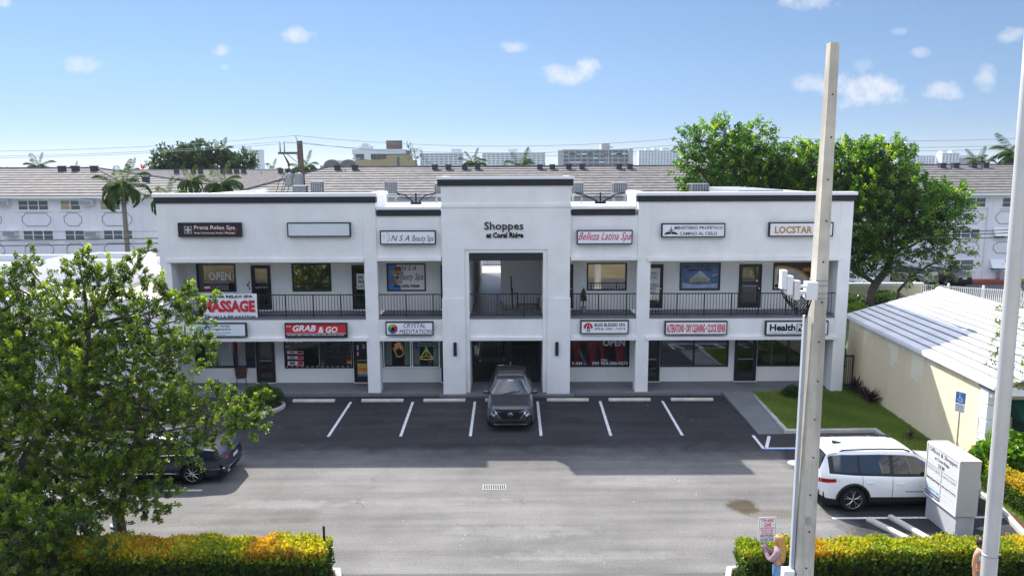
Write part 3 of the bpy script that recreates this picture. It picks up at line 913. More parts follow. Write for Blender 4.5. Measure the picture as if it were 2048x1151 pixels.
def sector(rr, y):
    return [p for p in [(12.125, y, 4.555), (12.35 + rr * 1.5, y, 4.555)] + arc(rr, y)[1:] if p[0] > 12.12] + [(12.125, y, min(5.6, 4.55 + rr * .93))]
obj('gold_arc_print', MB().poly(sector(1.06, 35.01)), MAT['gold'], f)
obj('pale_print', MB().poly(sector(.98, 35.006)), M('pale_product_print', (.55, .52, .50), .5, .25, 3), f)
for (cx, cz, a, b, c) in ((12.42, 5.05, .16, .32, (.07, .03, .02)), (12.44, 4.93, .12, .14, (.35, .13, .05)), (12.28, 4.68, .13, .09, (.05, .03, .03)), (12.6, 4.66, .12, .08, (.2, .15, .12))):
    obj('photo_print', MB().plate([(cx + a * math.cos(t), cz + b * math.sin(t)) for t in np.linspace(0, 2 * PI, 16, False)], 35.0, 35.003), M('product_photo', c, .6, .5, 9), f)
obj('crown_emblem', MB().plate([(13.45, 5.36), (13.75, 5.36), (13.83, 5.5), (13.72, 5.46), (13.68, 5.58), (13.6, 5.48), (13.52, 5.58), (13.48, 5.46), (13.37, 5.5)], 35.0, 35.003), MAT['gold'], f)

d = door(UD[0], num=None)
obj('amber_print', MB().quad((-11.88, 35.3, 4.7), (-11.3, 35.3, 4.7), (-11.3, 35.3, 5.5), (-11.88, 35.3, 5.5)), M('amber_wall', (.30, .22, .11), .8, .5, 2.5), d)
obj('keypad', MB().box(-12.24, 34.96, 4.75, -12.17, 34.998, 4.86).box(-12.17, 34.97, 4.62, -12.12, 34.998, 4.70).box(-12.17, 34.97, 4.9, -12.12, 34.998, 4.98), MAT['black'], PB)
d = door(UD[1])
obj('notice', MB().box(-7.17, 34.97, 4.60, -6.72, 34.985, 5.32), MAT['white'], d)
text('JEWEL\nREPAIR\n& GOLD', -7.12, 4.66, -6.77, 5.22, 34.965, MAT['blackmatte'], d, .03)
door(UD[2]); door(UD[3])
d = door(UD[4])
obj('notice', MB().box(6.3, 34.97, 4.05, 6.83, 34.985, 5.52), MAT['offwhite'], d)
text('CAMINO\nAL CIELO\n\nDOMINGO\nMARTES\nJUEVES', 6.34, 4.3, 6.79, 5.35, 34.965, MAT['fascia'], d)
d = door(UD[5], num='12')

# ground floor shop windows and doors
f = window(GW['a'], (-13.9, -12.95), mat='glass')
for x0, x1 in ((-14.15, -13.1), (-12.98, -12.55)):
    rows = []
    for z, w in ((.95, .92), (1.5, .86), (1.9, .95), (2.22, 1.0)):
        rows.append([(x0 + (x1 - x0) * (.5 + (k / 24 - .5) * w), 35.16 + .035 * math.sin(k * 1.9), z) for k in range(25)])
    obj('curtain', MB().grid(rows), MAT['curtain'], f, smooth=True)
obj('desk', MB().box(-14.8, 35.9, .2, -12.2, 36.5, .95), MAT['bluevinyl'], f)
f = window(GW['b'], (-9.05,), mat='glass_dark')
text('OPEN', -10.60, 2.06, -9.85, 2.20, 34.995, MAT['offwhite'], f, .02)
text('ENT.', -10.62, 1.86, -10.38, 1.93, 34.995, MAT['offwhite'], f, .03)
for z0, z1 in ((1.52, 1.68), (1.27, 1.43), (.97, 1.19)):
    obj('poster', MB().box(-10.55, 34.99, z0, -9.80, 35.0, z1), MAT['offwhite'], f)
    obj('poster_print', MB().box(-10.08, 34.985, z0 + .02, -9.82, 34.989, z1 - .01).box(-10.54, 34.985, z0, -10.1, 34.989, z0 + .03), MAT['red'], f)
    obj('poster_print', MB().box(-10.45, 34.985, z0 + .06, -10.2, 34.989, z1 - .03), M('teal_print', (.08, .2, .28), .6, .4, 9), f)
obj('price_card', MB().box(-7.78, 34.99, 1.06, -7.52, 35.0, 1.27), MAT['red'], f)
obj('price_card', MB().box(-7.74, 34.985, 1.08, -7.56, 34.989, 1.16), M('yellow_print', (.6, .4, .04), .5, .1, 8), f)
m = MB()
for k in range(26):
    if k % 2 == 0:
        m.box(-10.62 + k * .119, 34.985, .915, -10.62 + k * .119 + .07, 34.995, .945)
for k in range(11):
    m.box(-9.06, 34.952, .95 + k * .12, -9.02, 34.956, 1.0 + k * .12); m.box(-7.56, 34.985, .95 + k * .12, -7.53, 34.995, 1.0 + k * .12)
obj('chequered_edge', m, MAT['offwhite'], f)
m = MB()
for k in range(40):
    x = rnd.uniform(-9.6, -7.9); z = rnd.choice((1.0, 1.25, 1.5, 1.75)); w = rnd.uniform(.05, .16)
    m.box(x, 36.6, z, x + w, 36.7, z + rnd.uniform(.08, .18))
obj('shelf_goods', m, M('shop_goods', (.30, .30, .28), .6, .7, 6), f)
m = MB()
for z in (.98, 1.23, 1.48, 1.73): m.box(-9.7, 36.55, z - .03, -7.6, 36.95, z)
obj('shelf', m, MAT['hvac'], f)
f = window(GW['c'], (-4.72,), mat='glass')
for x0, x1 in ((-6.0, -5.68), (-5.08, -4.78), (-4.66, -4.35), (-3.72, -3.42)):
    obj('curtain', MB().grid([[(x0 + (x1 - x0) * k / 12, 35.14 + .03 * math.sin(k * 2.1), z) for k in range(13)] for z in (.95, 2.2)]), M('sage_curtain', (.33, .40, .35), .9, .1, 5), f, smooth=True)
m = MB()
for x in (-6.02, -4.76, -4.68, -3.42):
    for k in range(12): m.box(x - .018, 34.95, .93 + k * .112, x + .018, 34.958, .99 + k * .112)
for k in range(24): m.box(-5.98 + k * .108, 34.95, .885, -5.98 + k * .108 + .06, 34.958, .92)
obj('dashed_light_strip', m, glow('led_strip_white', (.8, .82, .85), .12), f)
obj('notice', MB().box(-4.42, 35.1, 1.86, -3.55, 35.11, 2.03), MAT['offwhite'], f)
text('(954) 483-7403', -4.38, 1.89, -3.59, 2.0, 35.09, MAT['fascia'], f, .02)
obj('vertical_sign', MB().box(-4.62, 35.08, 1.72, -4.42, 35.12, 2.22), MAT['bluevinyl'], f)
text('O\nP\nE\nN', -4.56, 1.76, -4.48, 2.18, 35.07, MAT['red'], f, .02)
f = window(GW['d'], (), mat='glass', w=.05)
for cx, w in ((3.02, .42), (3.78, .55), (4.25, .36), (5.05, .62)):
    rows = []
    for z, s, sh in ((.95, .75, .05), (1.35, .42, .0), (1.75, .75, -.02), (2.24, 1.1, 0)):
        rows.append([(cx + sh + (k / 16 - .5) * w * s, 35.12 + .03 * math.sin(k * 2.3), z) for k in range(17)])
    obj('red_curtain', MB().grid(rows), MAT['redcurtain'], f, smooth=True)
obj('curtain_valance', MB().grid([[(2.75 + 2.7 * k / 40, 35.09 + .02 * math.sin(k * 1.7), z) for k in range(41)] for z in (2.05, 2.27)]), MAT['redcurtain'], f, smooth=True)
text('OPEN', 4.24, 1.86, 5.28, 2.21, 34.98, MAT['offwhite'], f, .03)
text('9 AM -', 2.80, .96, 3.42, 1.11, 34.98, MAT['white'], f, .02)
text('PM', 3.77, .96, 4.06, 1.11, 34.98, MAT['white'], f, .02)
text('CALL', 4.15, 1.15, 4.50, 1.25, 34.98, MAT['white'], f, .02)
text('954-200-9273', 4.16, .96, 5.42, 1.11, 34.98, MAT['white'], f, .02)
f = window(GW['e'], (8.52,), mat='glass_mirror')
obj('counter', MB().box(7.4, 36.5, .2, 9.9, 37.1, 1.05), M('shop_counter', (.12, .10, .07), .7, .2, 2), f)
f = window(GW['f'], (12.95, 13.8), mat='glass_dark')
m = MB()
for x in (11.62, 12.42): m.tube([(x, 35.7, .3), (x, 35.7, 1.9)], .03, 8)
m.tube([(11.55, 35.65, 1.85), (12.5, 35.65, 1.85)], .035, 8).tube([(11.9, 35.6, 1.9), (12.05, 35.6, 2.2), (12.25, 35.6, 2.2), (12.2, 35.6, 1.9)], .02, 6)
m.tube([(11.75, 35.6, 1.8), (11.8, 35.6, 1.55), (12.0, 35.6, 1.5)], .02, 6).tube([(12.3, 35.6, 1.8), (12.25, 35.6, 1.55), (12.05, 35.6, 1.5)], .02, 6)
obj('gym_machine', m, MAT['white'], f)
obj('bench', MB().box(12.0, 35.8, .85, 14.3, 36.3, 1.2), MAT['hvac'], f, bevel=.04)
d = door(GD[0])
for k in range(4):
    obj('blind_slat', MB().box(-11.85, 35.3, 1.3 + k * .13, -11.3, 35.31, 1.33 + k * .13), MAT['hvac'], d)
d = door(GD[1], num='2', hand=-1)
obj('poster', MB().box(-7.27, 34.975, .45, -6.7, 34.988, 1.08), M('yellow_poster', (.62, .40, .06), .5, .25, 5), d)
obj('poster_print', MB().box(-7.27, 34.972, .45, -6.7, 34.974, .56), MAT['bluevinyl'], d)
text('LOTTO 5', -7.24, .70, -6.75, .84, 34.97, MAT['red'], d, .04)
obj('sticker', MB().box(-7.28, 34.98, 1.72, -7.19, 34.988, 1.95).box(-7.28, 34.98, 1.46, -7.2, 34.988, 1.62), MAT['offwhite'], d)
door(GD[2]); door(GD[3], hand=1); door(GD[4], num=None)

# ---- middle bay: upper hall, corridor to the back, stair block, lower gate
STONE = M('stamped_grey_floor', (0.10, 0.105, 0.12), 0.32, 0.6, 5.5, 0.7, 7, spec=0.6)
obj('corridor_floor', MB().box(-1.86, 33.522, 3.42, -.46, 48, 3.60), STONE, PB)
obj('hall_floor', MB().box(-.458, 33.522, 3.42, 1.357, 35.3, 3.60), MAT['upfloor'], PB)
obj('rear_walkway', MB().box(-15, 48.002, 3.42, 14.6, 51.6, 3.598), MAT['sidewalk'], PB)
obj('corridor_wall', MB().box(-2.0, 34.01, .15, -1.88, 48, 6.1), SB, PB)
obj('stair_wall', MB().box(-.45, 37.2, 3.45, 1.36, 37.4, 6.1).box(-.55, 37.2, 3.601, -.452, 48, 6.1), SB, PB)
obj('hall_side_wall', MB().box(1.362, 34.01, .15, 1.5, 48, 6.1), SB, PB)
obj('hall_ceiling', MB().box(-1.879, 33.71, 6.11, 1.361, 48, 6.25), SB, PB)
obj('ceiling_lamp', MB().lathe([(.03, 6.11), (.05, 6.0), (.02, 5.93)], 10, (.33, 35.6, 0)), MAT['white'], PB)
obj('stair_flight', MB().prism([(-.44, 35.31), (1.36, 35.31), (1.36, 37.19), (-.44, 37.19)], [2.2, 2.2, 1.0, 1.0], [3.4, 3.4, 2.2, 2.2]), MAT['blackmatte'], PB)
hr = thing('stair_handrail', (.2, 35.3, 3.6)); hr.parent = PB; hr.location = (.48, 2.0, 3.6)
for a, b in (((-.05, 37.0, 4.9), (.02, 35.4, 3.62)), ((.02, 35.4, 4.55), (.02, 35.4, 3.62)), ((.25, 35.4, 4.35), (.25, 35.4, 3.62)), ((1.22, 35.4, 4.1), (1.22, 35.4, 3.62)), ((.02, 35.4, 4.3), (.25, 35.4, 4.3)), ((.25, 35.4, 3.8), (1.22, 35.4, 3.8))):
    obj('handrail_bar', MB().tube([a, b], .03, 6), MAT['black'], hr)
m = MB()
for k in range(9): m.box(.30 + k * .1, 35.38, 3.62, .33 + k * .1, 35.41, 3.8)
obj('handrail_bar', m, MAT['black'], hr)
# lower passage and its gate
obj('passage_ceiling', MB().box(-1.9, 33.59, 2.45, 1.36, 48, 2.55), SB, PB)
obj('passage_stair', MB().prism([(-.3, 36.0), (1.3, 36.0), (1.3, 40.5), (-.3, 40.5)], .15, [.3, .3, 2.4, 2.4]), MAT['dark_room'], PB)
gt = obj('gate', MB().box(-1.9, 34.98, .16, -1.72, 35.06, 2.3).box(1.2, 34.98, .16, 1.35, 35.06, 2.3).box(-1.72, 34.98, 2.1, 1.2, 35.06, 2.3).box(-.36, 34.98, .16, -.02, 35.06, 2.1)
         .box(-.02, 34.985, .16, 1.2, 35.05, .95).box(-.02, 34.985, 1.80, 1.2, 35.05, 1.84).box(-1.72, 34.985, 1.82, -.36, 35.05, 1.86).box(-1.72, 34.985, .18, -.36, 35.05, .28).box(-1.72, 34.985, 1.1, -.36, 35.05, 1.35), MAT['black'], PB)
bar = None
for x in list(np.arange(-1.63, -.4, .112)) + list(np.arange(.07, 1.18, .112)):
    if bar is None:
        bar = obj('gate_bar', MB().box(-.012, -.012, .2, .012, .012, 2.1), MAT['black'], gt, world=False); c = bar
    else:
        c = bar.copy(); COL.objects.link(c)
    c.location = (x + .28, 35.02 - 33.3, 0)
obj('gate_knob', MB().lathe([(.02, 34.93), (.045, 34.95), (.02, 34.985)], 10, (-1.5, 0, 1.2), 'Y').lathe([(.02, 34.93), (.045, 34.95), (.02, 34.985)], 10, (-.4, 0, 1.22), 'Y'), MAT['chrome'], gt)
obj('gate_notice', MB().box(-1.77, 34.965, 1.5, -1.62, 34.979, 1.92), MAT['steel'], gt)

# ---- balcony railings: each bar its own piece
bar_mesh = None
post_mesh = None
for x0, x1 in ((-14.92, -6.50), (-5.89, -3.10), (-1.86, 1.34), (2.59, 5.48), (6.10, 14.28)):
    y = 33.40
    r = obj('railing', MB().box(x0, y - .022, 4.575, x1, y + .022, 4.62), MAT['black'], PB)
    obj('bottom_rail', MB().box(x0, y - .018, 3.66, x1, y + .018, 3.695), MAT['black'], r)
    n = round((x1 - x0) / .135)
    for k in range(1, n):
        x = x0 + (x1 - x0) * k / n
        if k % 9 == 0:
            if post_mesh is None:
                c = obj('rail_post', MB().box(-.025, -.025, 3.60, .025, .025, 4.575), MAT['black'], r, world=False); post_mesh = c.data
            else:
                c = bpy.data.objects.new('rail_post', post_mesh); COL.objects.link(c); c.parent = r
        else:
            if bar_mesh is None:
                c = obj('baluster', MB().box(-.010, -.010, 3.695, .010, .010, 4.575), MAT['black'], r, world=False); bar_mesh = c.data
            else:
                c = bpy.data.objects.new('baluster', bar_mesh); COL.objects.link(c); c.parent = r
        c.location = (x + .28, y - 33.3, 0)
# rear walkway railing seen through the corridor
r = obj('railing', MB().box(-8, 51.4, 4.62, 8, 51.45, 4.67).box(-8, 51.4, 3.68, 8, 51.45, 3.72), MAT['black'], PB)
for k in range(16):
    c = bpy.data.objects.new('baluster', bar_mesh); COL.objects.link(c); c.parent = r; c.location = (-1.9 + k * .125 + .28, 51.42 - 33.3, .02)

# ---- raised letters of the building name
nm = tag(text('Shoppes', -1.19, 7.36, .50, 7.80, 33.17, MAT['blackmatte'], None, .006, name='raised_letters'), 'tall thin black letters naming the building on the middle bay', 'lettering', 'raised building name on the middle bay')
nm2 = tag(text('at Coral Ridge', -1.11, 7.04, .50, 7.345, 33.17, MAT['blackmatte'], None, .035, name='raised_letters'), 'smaller bold black letters under the tall building name', 'lettering', 'raised building name on the middle bay')
for o in (nm, nm2):
    b = o.modifiers.new('depth', 'SOLIDIFY'); b.thickness = .04; b.offset = 0

# ---- signs on the facade
def sign(x0, z0, x1, z1, label, face, y=33.30, d=.17, frame='black', w=.05):
    s = thing('shop_sign', ((x0 + x1) / 2, y, z0), 0, label, 'sign', 'box signs on the shop facade')
    yf = y - d
    obj('cabinet', MB().box(x0, yf + .012, z0, x1, y - .003, z1).box(x0, yf, z0, x0 + w, yf + .010, z1).box(x1 - w, yf, z0, x1, yf + .010, z1).box(x0 + w, yf, z0, x1 - w, yf + .010, z0 + w).box(x0 + w, yf, z1 - w, x1 - w, yf + .010, z1), MAT[frame], s)
    fc = obj('face', MB().quad((x0 + w, yf + .006, z0 + w), (x1 - w, yf + .006, z0 + w), (x1 - w, yf + .006, z1 - w), (x0 + w, yf + .006, z1 - w)), face, s)
    return s, yf


def ring(mb, cx, cz, a, b, w, y, n=24, t0=0, t1=2 * PI, rot=0):
    cr, sr = math.cos(rot), math.sin(rot)
    def P(r1, r2, t):
        x, z = r1 * math.cos(t), r2 * math.sin(t)
        return (cx + x * cr - z * sr, y, cz + x * sr + z * cr)
    ts = np.linspace(t0, t1, n)
    for i in range(n - 1):
        mb.quad(P(a, b, ts[i]), P(a, b, ts[i + 1]), P(a - w, b - w, ts[i + 1]), P(a - w, b - w, ts[i]))
    return mb


W_ = MAT['white']
s, yf = sign(-14.46, 7.19, -11.72, 7.81, 'dark sign with white flower emblem and reddish hands, top left of the facade', M('dark_brown_face', (.022, .010, .012), .4, .2, 2))
y = yf - .002
for k in range(4):
    ring(m := MB(), -14.02 + .1 * math.cos(k * PI / 2 + PI / 4), 7.5 + .1 * math.sin(k * PI / 2 + PI / 4), .12, .055, .014, y, rot=k * PI / 2 + PI / 4)
    obj('emblem_petal', m, W_, s)
for k in range(4):
    ring(m := MB(), -14.02 + .09 * math.cos(k * PI / 2), 7.5 + .09 * math.sin(k * PI / 2), .09, .03, .012, y - .001, rot=k * PI / 2)
    obj('emblem_petal', m, W_, s)
for cx, cz, a, b, rot in ((-13.05, 7.56, .36, .13, .5), (-12.5, 7.5, .3, .16, -.6), (-12.1, 7.42, .34, .14, .8), (-13.4, 7.62, .3, .1, .1)):
    m = MB().plate([(cx + a * math.cos(t) * math.cos(rot) - b * math.sin(t) * math.sin(rot), cz + (a * math.cos(t) * math.sin(rot) + b * math.sin(t) * math.cos(rot)) * .55) for t in np.linspace(0, 2 * PI, 14, False)], y + .0005 - .0001 * len(s.children), y + .0015)
    obj('hand_photo', m, M('red_hand_photo', (.13, .022, .016), .5, .6, 6), s)
text('Prana Relax Spa', -13.75, 7.47, -11.98, 7.69, y - .003, W_, s, .004)
text('Body Contouring | Facials | Massages', -13.75, 7.31, -11.98, 7.41, y - .003, W_, s, .012)
s, yf = sign(-9.73, 7.18, -6.99, 7.80, 'blank white sign without any lettering, upper left wing', M('blank_face', (.66, .70, .72), .45, .04, 1.5))
s, yf = sign(-5.72, 6.83, -3.30, 7.44, 'white sign with thin script and a blue face outline, left of the middle bay', W_)
y = yf - .002
ring(m := MB(), -5.5, 7.14, .2, .22, .018, y, 14, -1.2, 1.2); obj('face_outline', m, MAT['bluevinyl'], s)
obj('face_outline', MB().box(-5.6, y - .001, 7.2, -5.5, y, 7.21).box(-5.6, y - .001, 7.13, -5.52, y, 7.14), MAT['fascia'], s)
text('N S A', -5.24, 6.99, -4.45, 7.24, y, MAT['blackmatte'], s, -.004, .35)
text('Beauty Spa', -4.33, 6.90, -3.40, 7.24, y, MAT['blackmatte'], s, -.004, .3)
s, yf = sign(2.82, 6.81, 5.24, 7.43, 'white sign with crimson handwriting, right of the middle bay', W_)
text('Belleza Latina Spa', 2.88, 6.90, 5.18, 7.34, yf - .002, MAT['pink'], s, .006, .5)
s, yf = sign(6.49, 7.10, 9.25, 7.71, 'white church sign with an open book and dove, right wing', W_)
y = yf - .002
obj('book_emblem', MB().poly([(6.6, y, 7.22), (6.9, y, 7.25), (6.9, y, 7.36), (6.68, y, 7.33)]).poly([(6.92, y, 7.25), (7.22, y, 7.22), (7.12, y, 7.33), (6.92, y, 7.36)]), MAT['fascia'], s)
obj('dove_emblem', MB().poly([(6.86, y - .001, 7.35), (6.96, y - .001, 7.35), (6.9, y - .001, 7.62)]).poly([(6.72, y - .001, 7.40), (6.9, y - .001, 7.38), (7.1, y - .001, 7.45), (6.92, y - .001, 7.44)]), MAT['hvac'], s)
text('MINISTERIO PROFETICO', 7.05, 7.45, 9.14, 7.59, y, MAT['fascia'], s, .012)
text('CAMINO AL CIELO', 7.28, 7.20, 8.90, 7.34, y, MAT['fascia'], s, .012)
s, yf = sign(11.15, 7.12, 13.93, 7.74, 'white sign with bold golden letters, behind the concrete pole at top right', W_)
y = yf - .002
text('LOCSTAR', 11.40, 7.26, 13.02, 7.57, y, MAT['gold'], s, .03)
for z in (7.27, 7.37, 7.47):
    obj('brand_stroke', MB().box(13.10, y - .001, z, 13.26, y, z + .022).box(13.24, y - .001, z, 13.262, y, z + .07), MAT['fascia'], s)
s, yf = sign(-14.48, 2.76, -11.75, 3.39, 'white sign with blue eye-like logo and dark lettering, above the curtained office', M('engineer_face', (.70, .76, .80), .45, .04, 2), frame='black')
y = yf - .002
for cx in (-13.63, -13.42):
    ring(m := MB(), cx, 3.16, .10, .10, .035, y, 20); obj('logo_ring', m, MAT['bluevinyl'], s)
    obj('logo_ring', MB().plate([(cx + .03 + .035 * math.cos(t), 3.16 + .035 * math.sin(t)) for t in np.linspace(0, 2 * PI, 10, False)], y - .001, y), MAT['bluevinyl'], s)
obj('logo_ring', MB().box(-13.75, y - .001, 3.06, -13.72, y, 3.30).box(-13.34, y - .001, 3.06, -13.31, y, 3.30), MAT['bluevinyl'], s)
text('bach design', -13.28, 3.19, -12.45, 3.31, y, MAT['fascia'], s, .006, align='l')
text('engineers', -13.28, 3.05, -12.43, 3.16, y, MAT['fascia'], s, .016, align='l')
text('mechanical electrical plumbing', -13.7, 2.92, -12.45, 2.98, y, MAT['fascia'], s, .01)
text('consulting consultants', -13.5, 2.83, -12.65, 2.88, y, MAT['fascia'], s, .01)
s, yf = sign(-10.05, 2.72, -7.30, 3.37, 'red and black sign with italic white letters over the corner store', MAT['red'])
y = yf - .002
obj('black_band', MB().box(-10.0, y, 2.77, -7.35, y + .003, 2.90), MAT['blackmatte'], s)
obj('white_line', MB().box(-10.0, y - .001, 2.90, -7.35, y, 2.92), W_, s)
text('GRAB', -9.70, 3.0, -8.67, 3.29, y - .002, W_, s, .035, .25)
text('& GO', -8.57, 2.94, -7.71, 3.22, y - .002, W_, s, .035, .2)
text('5130', -9.97, 3.2, -9.77, 3.27, y - .002, W_, s, .02)
text('GROCERY | BEER | WINE | TOBACCO | VAPE | KRATOM | LOTTO', -9.96, 2.79, -7.43, 2.87, y - .002, W_, s, .02)
s, yf = sign(-5.59, 2.81, -3.48, 3.42, 'white sign with a rainbow tree disc and serif letters', W_)
y = yf - .002
for k in range(10):
    c = [(.5, .02, .05), (.5, .12, .02), (.5, .35, .03), (.2, .4, .05), (.03, .3, .08), (.02, .25, .3), (.05, .12, .4), (.25, .05, .3), (.45, .03, .2), (.4, .05, .08)][k]
    ts = np.linspace(k * PI / 5, (k + 1) * PI / 5, 5)
    obj('disc_sector', MB().poly([(-5.27, y, 3.10)] + [(-5.27 + .215 * math.cos(t), y, 3.10 + .215 * math.sin(t)) for t in ts]), M('disc_colour', c, .5, .5, 14), s)
obj('tree_emblem', MB().poly([(-5.37, y - .001, 3.0), (-5.17, y - .001, 3.0), (-5.22, y - .001, 3.15), (-5.27, y - .001, 3.2), (-5.32, y - .001, 3.15)]), MAT['blackmatte'], s)
text('CRYSTAL', -4.80, 3.15, -3.82, 3.36, y, MAT['fascia'], s, .0, .15)
text('MEDITATION', -4.98, 2.88, -3.55, 3.08, y, MAT['fascia'], s, .0, .15)
s, yf = sign(3.02, 2.84, 5.15, 3.45, 'white spa sign with a red sunburst road emblem', W_)
y = yf - .002
obj('sun_emblem', MB().plate([(3.36 + .2 * math.cos(t), 3.15 + .2 * math.sin(t)) for t in np.linspace(-.35, PI + .35, 20)], y, y + .002), MAT['red'], s)
for dx0, dx1 in ((-.03, -.14), (-.01, -.05), (.01, .05), (.03, .14)):
    obj('road_emblem', MB().poly([(3.36 + dx0, y - .001, 3.28), (3.36 + dx0 + .012, y - .001, 3.28), (3.36 + dx1 + .035, y - .001, 2.94), (3.36 + dx1 - .02, y - .001, 2.94)]), W_ if abs(dx0) > .02 else MAT['fascia'], s)
text('BLISS BLESSED SPA', 3.64, 3.18, 5.0, 3.33, y, MAT['blackmatte'], s, .02)
text('(954) 200 - 9273', 3.64, 3.0, 5.0, 3.12, y, MAT['blackmatte'], s, .012)
s, yf = sign(6.75, 2.78, 9.51, 3.40, 'white sign with one line of tall narrow red letters', W_)
text('ALTERATIONS \u2022 DRY CLEANING \u2022 CLOCK REPAIR', 6.83, 2.90, 9.43, 3.27, yf - .002, MAT['red'], s, .03)
s, yf = sign(11.20, 2.76, 13.97, 3.40, 'white sign with heavy black letters, partly behind the concrete pole at lower right', W_)
y = yf - .002
text('Health', 11.38, 2.95, 12.52, 3.26, y, MAT['blackmatte'], s, .04)
obj('black_box', MB().box(12.56, y - .001, 2.93, 13.3, y, 3.27), MAT['blackmatte'], s)
text('Point', 12.60, 2.95, 13.26, 3.25, y - .003, W_, s, .03)
obj('arrow_mark', MB().poly([(13.7, y, 3.02), (13.82, y, 3.09), (13.7, y, 3.16)]), MAT['blackmatte'], s)
text('chiropractic \u2022 physical therapy \u2022 massage', 11.35, 2.84, 13.6, 2.91, y, MAT['fascia'], s, .006)

# banner tied to the left railing
bn = thing('vinyl_banner', (-12.45, 33.33, 3.55), 0, 'white vinyl banner with big red letters tied to the left balcony railing', 'banner')
rows = [[(-13.75 + 2.47 * k / 30, 33.345 + .012 * math.sin(k * .9 + j), 3.56 + (1.10) * j / 6 + .01 * math.sin(k * .5)) for k in range(31)] for j in range(7)]
obj('sheet', MB().grid(rows), MAT['white'], bn, smooth=True)
text('PRANA RELAX SPA', -13.47, 4.48, -11.45, 4.61, 33.32, MAT['blackmatte'], bn, .03)
text('MASSAGE', -13.68, 3.84, -11.37, 4.38, 33.32, MAT['red'], bn, .05)
text('FACIALS & RELAXATION', -13.6, 3.58, -11.38, 3.69, 33.32, MAT['blackmatte'], bn, .03)

# wall lamps on the piers
def lamp(x, lab):
    t = thing('wall_lamp', (x, 33.16, 1.88), 0, lab, 'wall lamp', 'black wall lamps on the middle piers')
    pts = lambda r: [(x + r * math.cos(a), 33.09 + r * math.sin(a)) for a in np.linspace(0, 2 * PI, 14, False)]
    obj('lamp_body', MB().prism(pts(.075), 1.93, 2.44), MAT['black'], t)
    obj('lamp_cap', MB().lathe([(.075, 2.441), (.08, 2.47), (.03, 2.5)], 14, (x, 33.09, 0)).lathe([(.03, 1.87), (.08, 1.9), (.075, 1.929)], 14, (x, 33.09, 0)), MAT['black'], t)
    obj('bracket', MB().box(x - .04, 33.10, 2.1, x + .04, 33.158, 2.3), MAT['black'], t)


lamp(-2.53, 'black cylinder lamp on the left pier beside the gate')
lamp(1.98, 'black cylinder lamp on the right pier beside the gate')

# neon-like shapes inside the palm reading window
t = thing('hand_sign', (-5.35, 35.2, 1.2), 0, 'outlined palm hand light in the left window pane', 'light sign')
hand = [(-5.45, 1.35), (-5.5, 1.55), (-5.62, 1.72), (-5.58, 1.76), (-5.48, 1.66), (-5.52, 1.95), (-5.46, 1.97), (-5.42, 1.72), (-5.41, 2.03), (-5.34, 2.03), (-5.34, 1.72), (-5.3, 2.0), (-5.24, 1.98), (-5.26, 1.68), (-5.2, 1.86), (-5.15, 1.83), (-5.18, 1.6), (-5.05, 1.68), (-5.03, 1.62), (-5.18, 1.42), (-5.28, 1.33), (-5.45, 1.35)]
obj('tube', MB().tube([(x, 35.2, z) for x, z in hand], .014, 5), glow('amber_tube', (.9, .5, .16), .12), t)
t = thing('meditation_sign', (-4.05, 35.2, 1.15), 0, 'outlined seated figure light in the right window pane', 'light sign')
obj('tube', MB().tube([(-4.4, 35.2, 1.24), (-4.3, 35.2, 1.32), (-4.14, 35.2, 1.6), (-4.05, 35.2, 1.68), (-3.96, 35.2, 1.6), (-3.8, 35.2, 1.32), (-3.7, 35.2, 1.24), (-3.95, 35.2, 1.2), (-4.15, 35.2, 1.2), (-4.4, 35.2, 1.24)], .016, 5).tube([(-4.3, 35.2, 1.3), (-4.05, 35.2, 1.36), (-3.8, 35.2, 1.3)], .012, 5), glow('yellow_tube', (.85, .6, .2), .12), t)
obj('tube', MB().tube([(-4.05 + .05 * math.cos(a), 35.2, 1.75 + .06 * math.sin(a)) for a in np.linspace(0, 2 * PI, 10)], .016, 5).tube([(-4.05, 35.2, 1.66), (-4.1, 35.2, 1.45), (-4.05, 35.2, 1.4), (-4.0, 35.2, 1.45), (-4.05, 35.2, 1.66)], .014, 5), glow('green_tube', (.2, .7, .15), .1), t)

# wicker chair on the walkway
ch = thing('cafe_chair', (-12.55, 34.4, .15), R_(200), 'brown wicker armchair on the walkway under the curtained window', 'chair')
WK = M('brown_wicker', (.07, .035, .028), .7, .4, 30, .6, 60)
def cobj(n, mb): return obj(n, mb, WK, ch, world=False, smooth=False)
cobj('seat', MB().lathe([(.05, .42), (.24, .42), (.25, .44), (.23, .46), (.05, .455)], 18))
rows = []
for k in range(13):
    a = R_(200) + R_(140) * k / 12
    rows.append([(.25 * math.cos(a) * s, .25 * math.sin(a) * s, z) for z, s in ((.46, .95), (.6, 1.02), (.75, 1.08), (.84, 1.12))])
cobj('backrest', MB().grid(rows + [r for r in []]))
obj('arm_frame', MB().tube([(.30 * math.cos(a), .30 * math.sin(a), .86 - .20 * (abs(a - R_(270)) / R_(150)) ** 2) for a in np.linspace(R_(120), R_(420), 22)], .013, 6), MAT['black'], ch, world=False)
for sx in (-1, 1):
    for sy in (-1, 1):
        obj('leg', MB().tube([(sx * .17, sy * .17, .43), (sx * .23, sy * .24, 0)], .013, 6), MAT['black'], ch, world=False)
    obj('arm_post', MB().tube([(sx * .2, .14, .44), (sx * .26, .17, .68)], .012, 6), MAT['black'], ch, world=False)

